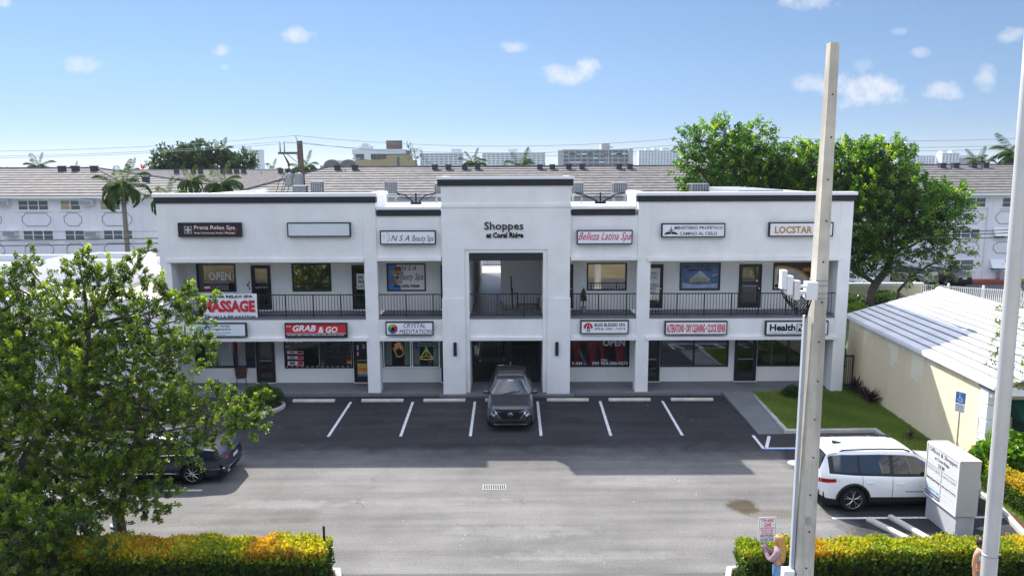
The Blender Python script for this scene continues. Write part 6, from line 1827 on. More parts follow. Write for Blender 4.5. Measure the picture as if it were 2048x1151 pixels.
def bush(name, x, y, z, rx, rz, n, label, mat, leaf, cat='bush', ti=(.2, .8), grp=None, up=.2):
    t = thing(name, (x, y, z), 0, label, cat, grp)
    d = unit(n); d[:, 2] = np.abs(d[:, 2]) * 1.0 - .15
    r = rng.random(n) ** .3
    p = np.array([x, y, z + rz * .25]) + d * r[:, None] * np.array([rx, rx, rz * .75]) * (1 + .12 * np.sin(d[:, :1] * 7 + d[:, 1:2] * 5))
    p[:, 2] = np.maximum(p[:, 2], z + .02)
    leaf_mesh('foliage', p, d * .8 + unit(n) * .6 + np.array([0, 0, up]), d * .6 + unit(n) * .5 + np.array([0, 0, .4]), leaf[0] * (.7 + .6 * rng.random(n)), leaf[1] * (.7 + .6 * rng.random(n)),
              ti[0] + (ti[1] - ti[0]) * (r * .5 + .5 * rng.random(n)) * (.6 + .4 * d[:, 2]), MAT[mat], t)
    m = MB()
    for k in range(6):
        a = k * 1.05
        m.tube([(x, y, z), (x + rx * .35 * math.cos(a), y + rx * .35 * math.sin(a), z + rz * .6)], [.025, .01], 5)
    obj('stem', m, MAT['bark'], t)
    return t


bush('round_bush', -10.75, 31.75, .1, .85, 1.0, 9000, 'dense dark green round bush on the kerbed island', 'leaf_dark', (.085, .04), ti=(.35, 1.0))
bush('small_shrub', 12.3, 32.5, .12, .45, .6, 1500, 'small dark shrub on the lawn beside the walkway', 'leaf_dark', (.1, .045))
bush('sea_grape_bush', 15.5, 23.0, .1, 1.0, 1.9, 3000, 'bright broad-leaved bush in front of the white quoins', 'leaf_bush', (.2, .16), ti=(.2, .95))
bush('sea_grape_bush', 16.6, 21.9, .1, 1.25, 2.2, 3800, 'bright broad-leaved bush right of the metal pole, below the green awning', 'leaf_bush', (.22, .18), ti=(.2, .95))
bush('vine', 15.15, 34.5, .6, .28, 2.4, 900, 'green creeper hanging in the gap beside the metal gate', 'leaf_dark', (.12, .07), cat='plant')
bush('potted_plant_leaves', 3.25, 34.3, 4.0, .14, .8, 350, 'leaves of the tall potted plant on the balcony', 'leaf_dark', (.09, .05), cat='plant')
for k, (x, y, lab) in enumerate(((20, 54.8, 'low dark ground cover beneath the cream garden wall, left of the trunk'), (27.9, 56.2, 'dark creeping bush beneath the cream garden wall, right of the trunk'), (23.4, 51.0, 'spiky pale green clump beside the white building corner'))):
    bush('garden_shrub', x + (4.6 if k == 0 else 0), y, 0, 1.5 if k < 2 else 1.1, 1.1, 2600, lab, 'leaf_dark' if k < 2 else 'leaf_bush', (.2, .1), ti=(.4, 1))


def spiky(x, y, z, R_s, n, label, mat='purple', grp='dark spiky plants along the cream wall', name='cordyline_plant', w=.05):
    t = thing(name, (x, y, z), 0, label, 'plant', grp)
    d = unit(n); d[:, 2] = np.abs(d[:, 2]) * .9 + .25; d /= np.linalg.norm(d, axis=1, keepdims=True)
    L_ = R_s * (.6 + .5 * rng.random(n))
    p = np.array([x, y, z + .12]) + d * (L_ * .5)[:, None]
    side = np.cross(d, np.array([0, 0, 1.0]))
    leaf_mesh('leaf_rosette', p, d, np.cross(side, d) + .2 * unit(n), L_, w, rng.random(n), MAT[mat], t)
    obj('stem', MB().tube([(x, y, z), (x, y, z + .2)], .03, 5), MAT['bark'], t)


spiky(15.32, 33.0, .1, .75, 60, 'dark spiky plant by the gate, first along the cream wall', w=.08)
spiky(15.25, 31.5, .1, .7, 60, 'dark spiky plant second along the cream wall from the gate', w=.08)
spiky(15.4, 32.3, .1, .6, 50, 'smaller dark spiky plant between the two larger ones at the wall foot', w=.08)
spiky(14.62, 27.0, .1, .38, 36, 'small lone spiky plant on the grass strip near the sign monument')
spiky(15.0, 24.6, .1, .9, 30, 'small fan palm at the foot of the blue parking sign', 'palm', None, 'fan_palm', .05)
for k, (x, y) in enumerate(((23.2, 52.2), (22.6, 51.0))):
    spiky(x, y, 0, 1.3, 60, ('long-leaved pale clump against the cream garden wall', 'long-leaved pale clump close to the white building side')[k], 'leaf_bush', None, 'grass_clump', .07)

# lawn blades
def grass(name, poly, n, h, z, kind='grass'):
    P_ = np.array(poly); lo, hi = P_.min(0), P_.max(0)
    pts = []
    while sum(len(q) for q in pts) < n:
        q = lo + (hi - lo) * rng.random((n, 2))
        ins = np.zeros(len(q), bool); j = len(P_) - 1
        for i in range(len(P_)):
            c = ((P_[i, 1] > q[:, 1]) != (P_[j, 1] > q[:, 1])) & (q[:, 0] < (P_[j, 0] - P_[i, 0]) * (q[:, 1] - P_[i, 1]) / (P_[j, 1] - P_[i, 1] + 1e-9) + P_[i, 0])
            ins ^= c; j = i
        pts.append(q[ins])
    q = np.concatenate(pts)[:n]
    p = np.column_stack([q, np.full(n, z)])
    d = unit(n) * .55; d[:, 2] = 1; d /= np.linalg.norm(d, axis=1, keepdims=True)
    L_ = h * (.5 + .8 * rng.random(n))
    pt = .5 + .5 * np.sin(q[:, 0] * 1.9 + q[:, 1] * .8) * np.sin(q[:, 1] * 1.3 + q[:, 0] * .5)
    o = leaf_mesh(name, p + d * (L_ * .45)[:, None], d, unit(n), L_, .016, .25 + .45 * pt + rng.normal(0, .14, n), MAT['grass'])
    return tag(o, kind='stuff')


grass('grass', LAWN, 60000, .085, .115)
grass('grass', [(16, 48), (31, 48), (31, 56.8), (16, 56.8)], 16000, .22, .01)
# fallen leaves and grit on the asphalt
n = 420
q = np.column_stack([rng.uniform(-9.5, 9.3, n), 33.1 - 15 * rng.random(n) ** 2.2, np.full(n, .012)])
o = leaf_mesh('leaf_litter', q, np.column_stack([rng.normal(size=(n, 2)), np.zeros(n)]), np.tile([0, 0, 1.0], (n, 1)) + .4 * unit(n), .025 + .04 * rng.random(n) ** 2, .022, rng.random(n), leaf_mat('dry_leaf', [(0, (.25, .2, .12)), (1, (.65, .62, .55))], .1))
tag(o, kind='stuff')
# ------------------------------------------------------------------ vehicles
def interp(tab, x):
    xs, ys = zip(*tab)
    return float(np.interp(x, xs, ys))


def smooth_interp(tab, x):
    """monotone-ish smooth curve through the table"""
    xs, ys = zip(*tab)
    s = 0.05
    return float(np.mean([np.interp(x + d, xs, ys) for d in (-s, -s / 2, 0, s / 2, s)]))


ROWS_L = [0, .10, .2, .36, .52, .68, .84, .94, 1.0]
ROWS_G = [.12, .5, .88, 1.0]
ROWS_T = [.18, .4, .65, .85, 1.0]


def make_car(name, loc, rz, label, sp, paint, cat='car', group=None, detail=True):
    t = thing(name, loc, rz, label, cat, group)
    Lh = sp['L'] / 2; Wm = sp['W'] / 2; Rw = sp['R']; xf, xr = sp['xf'], sp['xr']
    Ra = Rw + .055
    xs = set(np.round(np.linspace(-Lh, Lh, 84), 4)) | {round(-Lh + d, 4) for d in (.008, .025, .05)} | {round(Lh - d, 4) for d in (.008, .025, .05)}
    for xw_ in (xf, xr):
        for k in range(15): xs.add(round(xw_ - Ra * math.cos(PI * k / 14), 4))
    for sp_ in sp['win'] + [sp['ws'], sp['rg']] + sp['doors']: xs |= {round(sp_[0], 4), round(sp_[1], 4)}
    xs = sorted(xs)

    def side(h):           # width by height share of the body side
        return float(np.interp(h, (0, .12, .35, .6, .82, .95, 1.0), (.93, .965, .99, 1.0, .985, .955, .925)))
    prof = []
    for x in xs:
        top = smooth_interp(sp['top'], x); belt = min(smooth_interp(sp['belt'], x), top - .012)
        W = smooth_interp(sp['plan'], x) * Wm if abs(x) < Lh - .06 else interp(sp['plan'], x) * Wm
        zb = interp(sp['sill'], x)
        for xw_ in (xf, xr):
            if abs(x - xw_) < Ra: zb = max(zb, Rw + math.sqrt(max(0, Ra * Ra - (x - xw_) ** 2)))
        zb = min(zb, belt - .03)
        row = []
        for r in ROWS_L:
            z = zb + (belt - zb) * r
            row.append((W * side((z - .2) / max(.1, belt - .2)), z))
        gh = top - belt
        ze = belt + gh * .93
        wb = row[-1][0]; wt = wb - min(.24, gh * .46) - .012
        for r in ROWS_G:
            bulge = math.sin(r * PI * .5) * 0.02 * min(1, gh / .3)
            row.append((wb + (wt - wb) * r + bulge * (1 - r), belt + (ze - belt) * r))
        for r in ROWS_T:
            y = wt * math.cos(r * PI / 2); row.append((y, ze + (top - ze) * math.sin(r * PI / 2) ** .8 if r < 1 else top))
        prof.append(row)
    nr = len(prof[0]); nl = len(ROWS_L); ng = len(ROWS_G)
    parts = {}

    def put(key, pts):
        m = parts.setdefault(key, {'v': [], 'f': [], 'ix': {}})
        f = []
        for p in pts:
            q = (round(p[0], 5), round(p[1], 5), round(p[2], 5))
            if q not in m['ix']: m['ix'][q] = len(m['v']); m['v'].append(q)
            f.append(m['ix'][q])
        f2 = []
        for i in f:
            if i not in f2: f2.append(i)
        if len(f2) > 2: m['f'].append(tuple(f2))
    for i in range(len(xs) - 1):
        xm = (xs[i] + xs[i + 1]) / 2
        for j in range(nr - 1):
            for sd in (1, -1):
                a, b, c, d = prof[i][j], prof[i + 1][j], prof[i + 1][j + 1], prof[i][j + 1]
                pts = [(xs[i], sd * a[0], a[1]), (xs[i + 1], sd * b[0], b[1]), (xs[i + 1], sd * c[0], c[1]), (xs[i], sd * d[0], d[1])]
                if sd > 0: pts = pts[::-1]
                key = 'body'
                if j < nl - 1:
                    zc = (a[1] + c[1]) / 2
                    arch = min(abs(xm - xf), abs(xm - xr)) < Ra + .03
                    if sp.get('clad', 0) and (j < (2 if arch else 1) or (not arch and zc < sp['clad'])): key = 'cladding'
                    else:
                        for k, dd in enumerate(sp['doors']):
                            if dd[0] <= xm <= dd[1] and not arch: key = ('door', k, sd)
                elif j < nl - 1 + ng:
                    gi = j - (nl - 1)
                    for k, ww in enumerate(sp['win']):
                        if ww[0] <= xm <= ww[1] and 1 <= gi <= 2 and (c[1] - b[1]) > .03: key = ('side_window', k, sd)
                        elif ww[0] <= xm <= ww[1] and gi in (0, 1, 2): key = ('window_trim')
                    if key == 'body' and gi in (0, 1, 2) and sp['win'][0][0] - .12 < xm < sp['win'][-1][1] + .05 and (c[1] - b[1]) > .05: key = 'window_trim'
                if j >= nl - 1 + ng - 1:
                    wsx, rgx = sp['ws'], sp['rg']
                    if j >= nl - 1 + ng:
                        if wsx[0] <= xm <= wsx[1]: key = 'windshield'
                        elif rgx[0] <= xm <= rgx[1]: key = 'rear_window'
                put(key, pts)
    # ends and underside
    for i, fl in ((0, False), (len(xs) - 1, True)):
        ring_ = [(xs[i], p[0], p[1]) for p in prof[i]] + [(xs[i], -p[0], p[1]) for p in prof[i][-2::-1]]
        if not fl: ring_ = ring_[::-1]
        m = parts['body']; n0 = len(m['v']); m['v'] += ring_; m['f'].append(tuple(range(n0, n0 + len(ring_)))[::-1])
    names = {}
    for key, m in parts.items():
        nm = key if isinstance(key, str) else key[0]
        mt = {'body': MAT[paint], 'door': MAT[paint], 'cladding': MAT['cladding'], 'windshield': MAT['carglass'], 'rear_window': MAT['carglass'], 'side_window': MAT['carglass'], 'window_trim': MAT['black']}[nm]
        mb = MB(); mb.v = m['v']; mb.f = m['f']
        o = obj(nm, mb, mt, t, world=False, smooth=True)
        names[key] = o
    # dark inside below and wheel wells
    mb = MB().box(-Lh + .12, -Wm + .09, .2, Lh - .12, Wm - .09, .62)
    obj('underbody', mb, MAT['blackmatte'], t, world=False)

    def surf(x, z):
        i = min(range(len(xs)), key=lambda k: abs(xs[k] - x)); r = prof[i]
        ys = [p[0] for p in r[:nl + ng]]; zs = [p[1] for p in r[:nl + ng]]
        return float(np.interp(z, zs, ys))
    # wheels
    for xw_ in (xf, xr):
        for sd in (1, -1):
            yo = sd * (Wm - .015); yi = sd * (Wm - .235)
            w = obj('wheel', MB().lathe([(Rw * .70, yi), (Rw * .95, yi), (Rw, yi + sd * .03), (Rw, yo - sd * .03), (Rw * .95, yo), (Rw * .72, yo)], 28, (xw_, 0, Rw), 'Y'), MAT['tyre'], t, world=False, smooth=False)
            obj('rim', MB().lathe([(.02, yo - sd * .05), (Rw * .68, yo - sd * .05), (Rw * .72, yo - sd * .01), (Rw * .66, yo + sd * .002), (Rw * .64, yo - sd * .035), (.03, yo - sd * .04)], 28, (xw_, 0, Rw), 'Y'), MAT['blackmatte'], w, world=False)
            sm = MB(); ns = sp.get('spokes', 5)
            for k in range(ns):
                for da in ((-.20, .20) if sp.get('yspoke', True) else (0,)):
                    a0 = 2 * PI * k / ns + .3; a1 = a0 + da
                    p = [(xw_ + r_ * math.cos(a), yo - sd * .012, Rw + r_ * math.sin(a)) for r_, a in ((Rw * .08, a0), (Rw * .34, a0 + da * .35), (Rw * .66, a1))]
                    sm.tube(p, [.026, .020, .016], 4)
            sm.lathe([(.02, yo - sd * .0), (.05, yo - sd * .004), (.055, yo - sd * .03)], 12, (xw_, 0, Rw), 'Y')
            sm.lathe([(Rw * .655, yo - sd * .012), (Rw * .695, yo + sd * .004), (Rw * .715, yo - sd * .012)], 28, (xw_, 0, Rw), 'Y')
            obj('spokes', sm, MAT['alloy'], w, world=False)
    if not detail: return t, surf, prof, xs
    # door seams and handles, mirrors
    for k, dd in enumerate(sp['doors']):
        for sd in (1, -1):
            dn = names.get(('door', k, sd))
            if dn is None: continue
            for x in dd:
                pts = []
                for z in np.linspace(.34, smooth_interp(sp['belt'], x) - .01, 9):
                    if min(abs(x - xf), abs(x - xr)) < Ra and z < Rw + math.sqrt(max(0, Ra ** 2 - min(abs(x - xf), abs(x - xr)) ** 2)): continue
                    pts.append((x, sd * (surf(x, z) + .001), z))
                if len(pts) > 1: obj('door_seam', MB().tube(pts, .007, 4), MAT['blackmatte'], dn, world=False)
            hx = dd[0] + .13; hz = smooth_interp(sp['belt'], hx) - .19
            obj('door_handle', MB().box(hx, sd * (surf(hx, hz) + .004), hz - .018, hx + .2, sd * (surf(hx, hz) + .035), hz + .014), MAT[paint], dn, world=False, bevel=.008)
    mx = sp['mirror']
    for sd in (1, -1):
        z = smooth_interp(sp['belt'], mx) + .06; y = surf(mx, z - .05)
        o = obj('mirror', MB().lathe([(.02, -.05), (.09, -.04), (.105, .03), (.07, .09), (.02, .10)], 12, (mx + .02, 0, 0), 'X'), MAT[sp.get('mirror_paint', paint)], t, world=False, smooth=True)
        for v in o.data.vertices:
            v.co.y = v.co.y * 1.25 + sd * (y + .14); v.co.z = v.co.z * .85 + z + .07
        obj('mirror_stalk', MB().box(mx - .02, sd * (y - .02), z, mx + .05, sd * (y + .08), z + .05), MAT['black'], o, world=False)
    return t, surf, prof, xs


def conform(poly, xs, prof, end, off=.01):
    """lay an outline given in (y,z) on the nose (end=1) or tail (end=-1) of the body"""
    order = range(len(xs) - 1, -1, -1) if end > 0 else range(len(xs))
    nl_ng = len(ROWS_L) + len(ROWS_G)
    out = []
    for y, z in poly:
        xx = None
        for i in order:
            r = prof[i]; zs = [p[1] for p in r[:nl_ng]]; ys = [p[0] for p in r[:nl_ng]]
            if zs[0] - .02 <= z <= r[-1][1] and float(np.interp(z, zs, ys)) >= abs(y) - 1e-3: xx = xs[i]; break
        if xx is None: xx = xs[-1] if end > 0 else xs[0]
        out.append((xx + end * off, y, z))
    return out


def patch(t, name, poly, mat, xs, prof, end, off=.01, sub=6, parent=None):
    """a lens or grille piece: outline resampled so that it follows the curved nose"""
    P_ = []
    n = len(poly)
    for i in range(n):
        a, b = poly[i], poly[(i + 1) % n]
        for k in range(sub): P_.append((a[0] + (b[0] - a[0]) * k / sub, a[1] + (b[1] - a[1]) * k / sub))
    cy = sum(p[0] for p in poly) / n; cz = sum(p[1] for p in poly) / n
    mid = [((p[0] + cy) / 2, (p[1] + cz) / 2) for p in P_]
    A_, B_ = conform(P_, xs, prof, end, off), conform(mid, xs, prof, end, off)
    c = conform([(cy, cz)], xs, prof, end, off)[0]
    mb = MB(); m_ = len(P_)
    mb.v = A_ + B_ + [c]
    for i in range(m_):
        j = (i + 1) % m_
        mb.f.append((i, j, m_ + j, m_ + i)); mb.f.append((m_ + i, m_ + j, 2 * m_))
    return obj(name, mb, mat, parent or t, world=False, smooth=True)


mir = lambda poly: [(-y, z) for y, z in poly[::-1]]

# --- grey crossover parked nose out in the middle bay
ROGUE = dict(L=4.64, W=1.84, R=.345, xf=1.38, xr=-1.33, clad=.40,
             top=[(-2.32, .98), (-2.27, 1.05), (-2.15, 1.28), (-1.86, 1.62), (-1.5, 1.67), (-.6, 1.70), (.1, 1.68), (.38, 1.62), (1.12, 1.16), (1.25, 1.12), (1.9, 1.03), (2.18, .95), (2.29, .84), (2.32, .78)],
             belt=[(-2.32, .93), (-2.1, 1.08), (-1.5, 1.08), (0, 1.03), (1.0, 1.02), (1.3, 1.00), (2.0, .88), (2.25, .80), (2.32, .72)],
             plan=[(-2.32, .74), (-2.25, .86), (-2.05, .95), (-1.4, 1.0), (1.4, 1.0), (1.9, .965), (2.15, .90), (2.27, .80), (2.32, .70)],
             sill=[(-2.32, .42), (-2.1, .28), (-1.8, .24), (1.8, .22), (2.2, .22), (2.32, .34)],
             ws=(.36, 1.14), rg=(-2.16, -1.86), win=[(-1.85, -1.32), (-1.22, -.30), (-.20, .78)], doors=[(-1.22, -.26), (-.24, .84)], mirror=.72)
t, surf, prof, xs = make_car('crossover_car', (-.08, 30.72, .004), R_(-90), 'dark grey crossover parked nose outward in front of the gate', ROGUE, 'car_grey', 'car')
G = lambda n, p, m, o=.012, par=None, sub=6: patch(t, n, p, MAT[m], xs, prof, 1, o, sub, par)
gr = G('grille', [(-.60, .90), (.60, .90), (.34, .52), (-.34, .52)], 'blackmatte', .014)
for s_ in (1, -1):
    f_ = (lambda p: p) if s_ > 0 else mir
    h_ = G('headlight', f_([(.56, .72), (.84, .80), (.84, .70), (.62, .62)]), 'headlight', .016)
    G('running_light', f_([(.62, .885), (.86, .95), (.87, .91), (.64, .84)]), 'headlight', .016)
    G('chrome_edge', f_([(.36, .55), (.60, .87), (.635, .865), (.40, .53)]), 'chrome', .018)
    G('fog_pocket', f_([(.60, .56), (.86, .64), (.86, .50), (.70, .44)]), 'cladding', .012)
    G('bumper_wing', f_([(.70, .42), (.88, .54), (.88, .50), (.72, .36)]), 'car_grey', .02)
G('lower_intake', [(-.62, .46), (.62, .46), (.56, .33), (-.56, .33)], 'blackmatte', .014)
G('skid_strip', [(-.66, .335), (.66, .335), (.60, .285), (-.60, .285)], 'alloy', .022)
em = MB()
for k in range(20):
    a, b = 2 * PI * k / 20, 2 * PI * (k + 1) / 20
    em.poly([(2.355, .085 * math.cos(a), .715 + .075 * math.sin(a)), (2.355, .085 * math.cos(b), .715 + .075 * math.sin(b)), (2.36, .062 * math.cos(b), .715 + .054 * math.sin(b)), (2.36, .062 * math.cos(a), .715 + .054 * math.sin(a))])
em.box(2.345, -.095, .703, 2.362, .095, .727)
obj('badge', em, MAT['chrome'], gr, world=False)
obj('roof_fin', MB().prism([(-1.72, -.03), (-1.5, -.02), (-1.5, .02), (-1.72, .03)], 1.65, [1.76, 1.69, 1.69, 1.76]), MAT['car_grey'], t, world=False)
for s_ in (1, -1):
    obj('roof_rail', MB().tube([(-1.7, s_ * .56, 1.64), (-1.4, s_ * .58, 1.70), (-.4, s_ * .60, 1.72), (.2, s_ * .58, 1.68)], .018, 6), MAT['black'], t, world=False)
    obj('wiper', MB().tube([(1.16, s_ * .1 - .25, 1.155), (.98, s_ * .1 + .3, 1.26)], .01, 4), MAT['black'], t, world=False)
obj('hood_crease', MB().tube([(1.2, .55, 1.10), (1.8, .50, 1.035), (2.15, .40, .96)], .008, 4).tube([(1.2, -.55, 1.10), (1.8, -.50, 1.035), (2.15, -.40, .96)], .008, 4), MAT['car_grey'], t, world=False)
obj('cowl', MB().box(1.08, -.68, 1.10, 1.20, .68, 1.135), MAT['blackmatte'], t, world=False)
obj('inside_mirror', MB().box(.48, -.11, 1.52, .52, .11, 1.58), MAT['white'], t, world=False)

# --- white sport utility vehicle seen from its right rear quarter
JEEP = dict(L=4.92, W=1.97, R=.385, xf=1.50, xr=-1.46, clad=.42, spokes=5,
            top=[(-2.46, 1.06), (-2.44, 1.16), (-2.36, 1.36), (-2.18, 1.71), (-1.8, 1.775), (-.7, 1.79), (.1, 1.77), (.42, 1.72), (1.15, 1.24), (1.28, 1.20), (2.0, 1.13), (2.3, 1.06), (2.43, .96), (2.46, .86)],
            belt=[(-2.46, 1.04), (-2.3, 1.17), (-1.4, 1.10), (0, 1.05), (1.0, 1.05), (1.3, 1.07), (2.1, 1.0), (2.4, .9), (2.46, .8)],
            plan=[(-2.46, .78), (-2.40, .88), (-2.2, .96), (-1.5, 1.0), (1.6, 1.0), (2.1, .97), (2.34, .91), (2.43, .84), (2.46, .78)],
            sill=[(-2.46, .5), (-2.3, .36), (-1.9, .30), (1.9, .30), (2.3, .34), (2.46, .42)],
            ws=(.40, 1.17), rg=(-2.40, -2.18), win=[(-2.02, -1.32), (-1.24, -.36), (-.26, .82)], doors=[(-1.20, -.31), (-.31, .86)], mirror=.74, mirror_paint='black')
t, surf, prof, xs = make_car('sport_utility_vehicle', (11.47, 22.32, .004), R_(1.0), 'white sport utility vehicle parked beside the sign monument', JEEP, 'car_white', 'car')
for s_ in (1, -1):
    f_ = (lambda p: p) if s_ > 0 else mir
    patch(t, 'tail_light', f_([(.30, 1.0), (.95, 1.0), (.95, .90), (.30, .94)]), MAT['taillight'], xs, prof, -1, .014, 8)
    y0 = s_ * (surf(-2.2, .97) + .012)
    rows = [[(x, s_ * (surf(x, z) + .012), z) for z in np.linspace(.90 + .05 * (x + 2.44), 1.02, 4)] for x in np.linspace(-2.44, -1.98, 10)]
    obj('tail_light', MB().grid(rows), MAT['taillight'], t, world=False, smooth=True)
    obj('roof_rail', MB().tube([(-1.85, s_ * .60, 1.70), (-1.7, s_ * .62, 1.78), (-.6, s_ * .64, 1.815), (.1, s_ * .63, 1.79), (.3, s_ * .62, 1.73)], .024, 6), MAT['black'], t, world=False)
    # wide black arch lips
    for xw_ in (1.50, -1.46):
        pts = []
        for k in range(13):
            a = PI * k / 12
            x = xw_ + .47 * math.cos(a); z = .385 + .47 * math.sin(a)
            pts.append((x, s_ * (surf(x, max(z, .5)) + .012), z))
        obj('arch_trim', MB().tube(pts, .042, 6), MAT['cladding'], t, world=False, smooth=True)
    for k, yy in enumerate((.15, .36, .52)):
        obj('roof_rib', MB().tube([(-1.8, s_ * yy, 1.752 - yy * .05), (-.7, s_ * yy, 1.792 - yy * .05), (.2, s_ * yy, 1.765 - yy * .05)], .012, 4), MAT['car_white'], t, world=False)
    obj('sill_strip', MB().box(-.98, s_ * .955, .33, 1.0, s_ * .99, .40), MAT['cladding'], t, world=False)
    for k, nm_ in enumerate(range(9)):
        obj('side_badge', MB().box(.08 + k * .075, s_ * (surf(.4, .62) + .004), .61, .13 + k * .075, s_ * (surf(.4, .62) + .008), .635), MAT['blackmatte'], t, world=False)
obj('roof_fin', MB().prism([(-1.75, -.04), (-1.45, -.02), (-1.45, .02), (-1.75, .04)], 1.74, [1.86, 1.79, 1.79, 1.86]), MAT['black'], t, world=False)
obj('spoiler', MB().prism([(-2.16, -.68), (-1.92, -.72), (-1.92, .72), (-2.16, .68)], [1.66, 1.72, 1.72, 1.66], [1.70, 1.765, 1.765, 1.70]), MAT['car_white'], t, world=False, smooth=False)
patch(t, 'rear_bumper', [(-.86, .62), (.86, .62), (.8, .40), (-.8, .40)], MAT['cladding'], xs, prof, -1, .03, 8)
patch(t, 'bumper_strip', [(-.84, .66), (.84, .66), (.84, .635), (-.84, .635)], MAT['chrome'], xs, prof, -1, .035, 8)
patch(t, 'license_plate', [(-.2, .86), (.2, .86), (.2, .74), (-.2, .74)], MAT['offwhite'], xs, prof, -1, .03, 3)
patch(t, 'grille', [(-.62, .96), (.62, .96), (.6, .80), (-.6, .80)], MAT['blackmatte'], xs, prof, 1, .012)
patch(t, 'headlight', [(.64, .95), (.86, .96), (.84, .86), (.64, .84)], MAT['headlight'], xs, prof, 1, .012)
patch(t, 'headlight', mir([(.64, .95), (.86, .96), (.84, .86), (.64, .84)]), MAT['headlight'], xs, prof, 1, .012)
obj('seat_back', MB().box(-.5, -.62, .8, -.3, -.2, 1.45).box(.2, -.62, .8, .36, -.2, 1.45), MAT['offwhite'], t, world=False)

# --- dark blue sedan under the big tree
SEDAN = dict(L=4.95, W=1.86, R=.345, xf=1.50, xr=-1.40, spokes=9, yspoke=False,
             top=[(-2.47, .88), (-2.44, .98), (-2.2, 1.06), (-1.72, 1.12), (-.9, 1.42), (-.2, 1.47), (.35, 1.42), (1.18, 1.06), (1.3, 1.02), (2.0, .92), (2.3, .82), (2.43, .70), (2.47, .62)],
             belt=[(-2.47, .85), (-2.2, .96), (-1.5, .97), (0, .93), (1.0, .91), (1.3, .90), (2.1, .80), (2.4, .68), (2.47, .58)],
             plan=[(-2.47, .72), (-2.40, .84), (-2.2, .94), (-1.4, 1.0), (1.5, 1.0), (2.1, .95), (2.32, .86), (2.43, .76), (2.47, .66)],
             sill=[(-2.47, .40), (-2.2, .27), (-1.8, .22), (1.8, .20), (2.3, .22), (2.47, .32)],
             ws=(.36, 1.2), rg=(-1.70, -.9), win=[(-1.45, -.98), (-.90, -.12), (-.02, .85)], doors=[(-1.0, -.08), (-.06, .90)], mirror=.78)
t, surf, prof, xs = make_car('sedan', (-11.75, 24.42, .004), R_(180), 'dark blue sedan with chrome rear strip parked under the big tree', SEDAN, 'car_navy', 'car')
for s_ in (1, -1):
    f_ = (lambda p: p) if s_ > 0 else mir
    patch(t, 'tail_light', f_([(.45, .90), (.84, .92), (.84, .80), (.5, .80)]), MAT['taillight'], xs, prof, -1, .014, 8)
    obj('exhaust', MB().box(-2.45, s_ * .42, .30, -2.38, s_ * .62, .36), MAT['chrome'], t, world=False)
    pts = [(x, s_ * (surf(x, .50) + .01), .49 + (0 if x > -2.2 else (-.05 * (x + 2.2)))) for x in np.linspace(-1.95, -2.42, 8)]
    obj('bumper_strip', MB().tube(pts, .014, 5), MAT['chrome'], t, world=False)
    obj('window_chrome', MB().tube([(x, s_ * (surf(x, smooth_interp(SEDAN['belt'], x) + .005) + .006), smooth_interp(SEDAN['belt'], x) + .01) for x in np.linspace(-1.5, .95, 14)], .012, 4), MAT['chrome'], t, world=False)
    obj('sill_chrome', MB().tube([(x, s_ * (surf(x, .36) + .006), .36) for x in np.linspace(-.9, 1.0, 8)], .012, 4), MAT['chrome'], t, world=False)
    patch(t, 'headlight', f_([(.5, .70), (.84, .76), (.84, .66), (.55, .60)]), MAT['headlight'], xs, prof, 1, .014, 6)
patch(t, 'bumper_strip', [(-.82, .51), (.82, .51), (.82, .48), (-.82, .48)], MAT['chrome'], xs, prof, -1, .02, 10)
patch(t, 'license_plate', [(-.2, .78), (.2, .78), (.2, .66), (-.2, .66)], MAT['offwhite'], xs, prof, -1, .02, 3)

# --- three cars parked far behind, tails towards us
def back_car(loc, rz, spec, paint, label, plate_z=.75):
    t, surf, prof, xs = make_car('parked_car', loc, rz, label, spec, paint, 'car', 'cars parked behind the shops')
    zt = spec['tail']
    for s_ in (1, -1):
        f_ = (lambda p: p) if s_ > 0 else mir
        patch(t, 'tail_light', f_([(.55, zt + .08), (.86, zt + .1), (.86, zt - .14), (.58, zt - .10)]), MAT['taillight'], xs, prof, -1, .015, 5)
    patch(t, 'license_plate', [(-.2, plate_z + .07), (.2, plate_z + .07), (.2, plate_z - .07), (-.2, plate_z - .07)], MAT['offwhite'], xs, prof, -1, .02, 2)
    patch(t, 'bumper_strip', [(-.6, plate_z + .14), (.6, plate_z + .14), (.6, plate_z + .1), (-.6, plate_z + .1)], MAT['chrome'], xs, prof, -1, .02, 4)
    return t


S2 = dict(SEDAN, tail=.88); S2['L'] = 4.7
S3 = dict(ROGUE, tail=.98); S3['clad'] = 0
back_car((38.4, 67.2, 0), R_(97), dict(SEDAN, tail=.86), 'car_black', 'dark sedan tail-on behind the picket fence, right of the beige car')
back_car((35.1, 67.0, 0), R_(118), dict(ROGUE, tail=.98, clad=0), 'car_beige', 'silver beige crossover behind the picket fence, partly under the leaves')
back_car((29.2, 64.8, 0), R_(100), dict(SEDAN, tail=.86), 'car_white', 'white sedan behind the cream garden wall, left of the tree trunk')
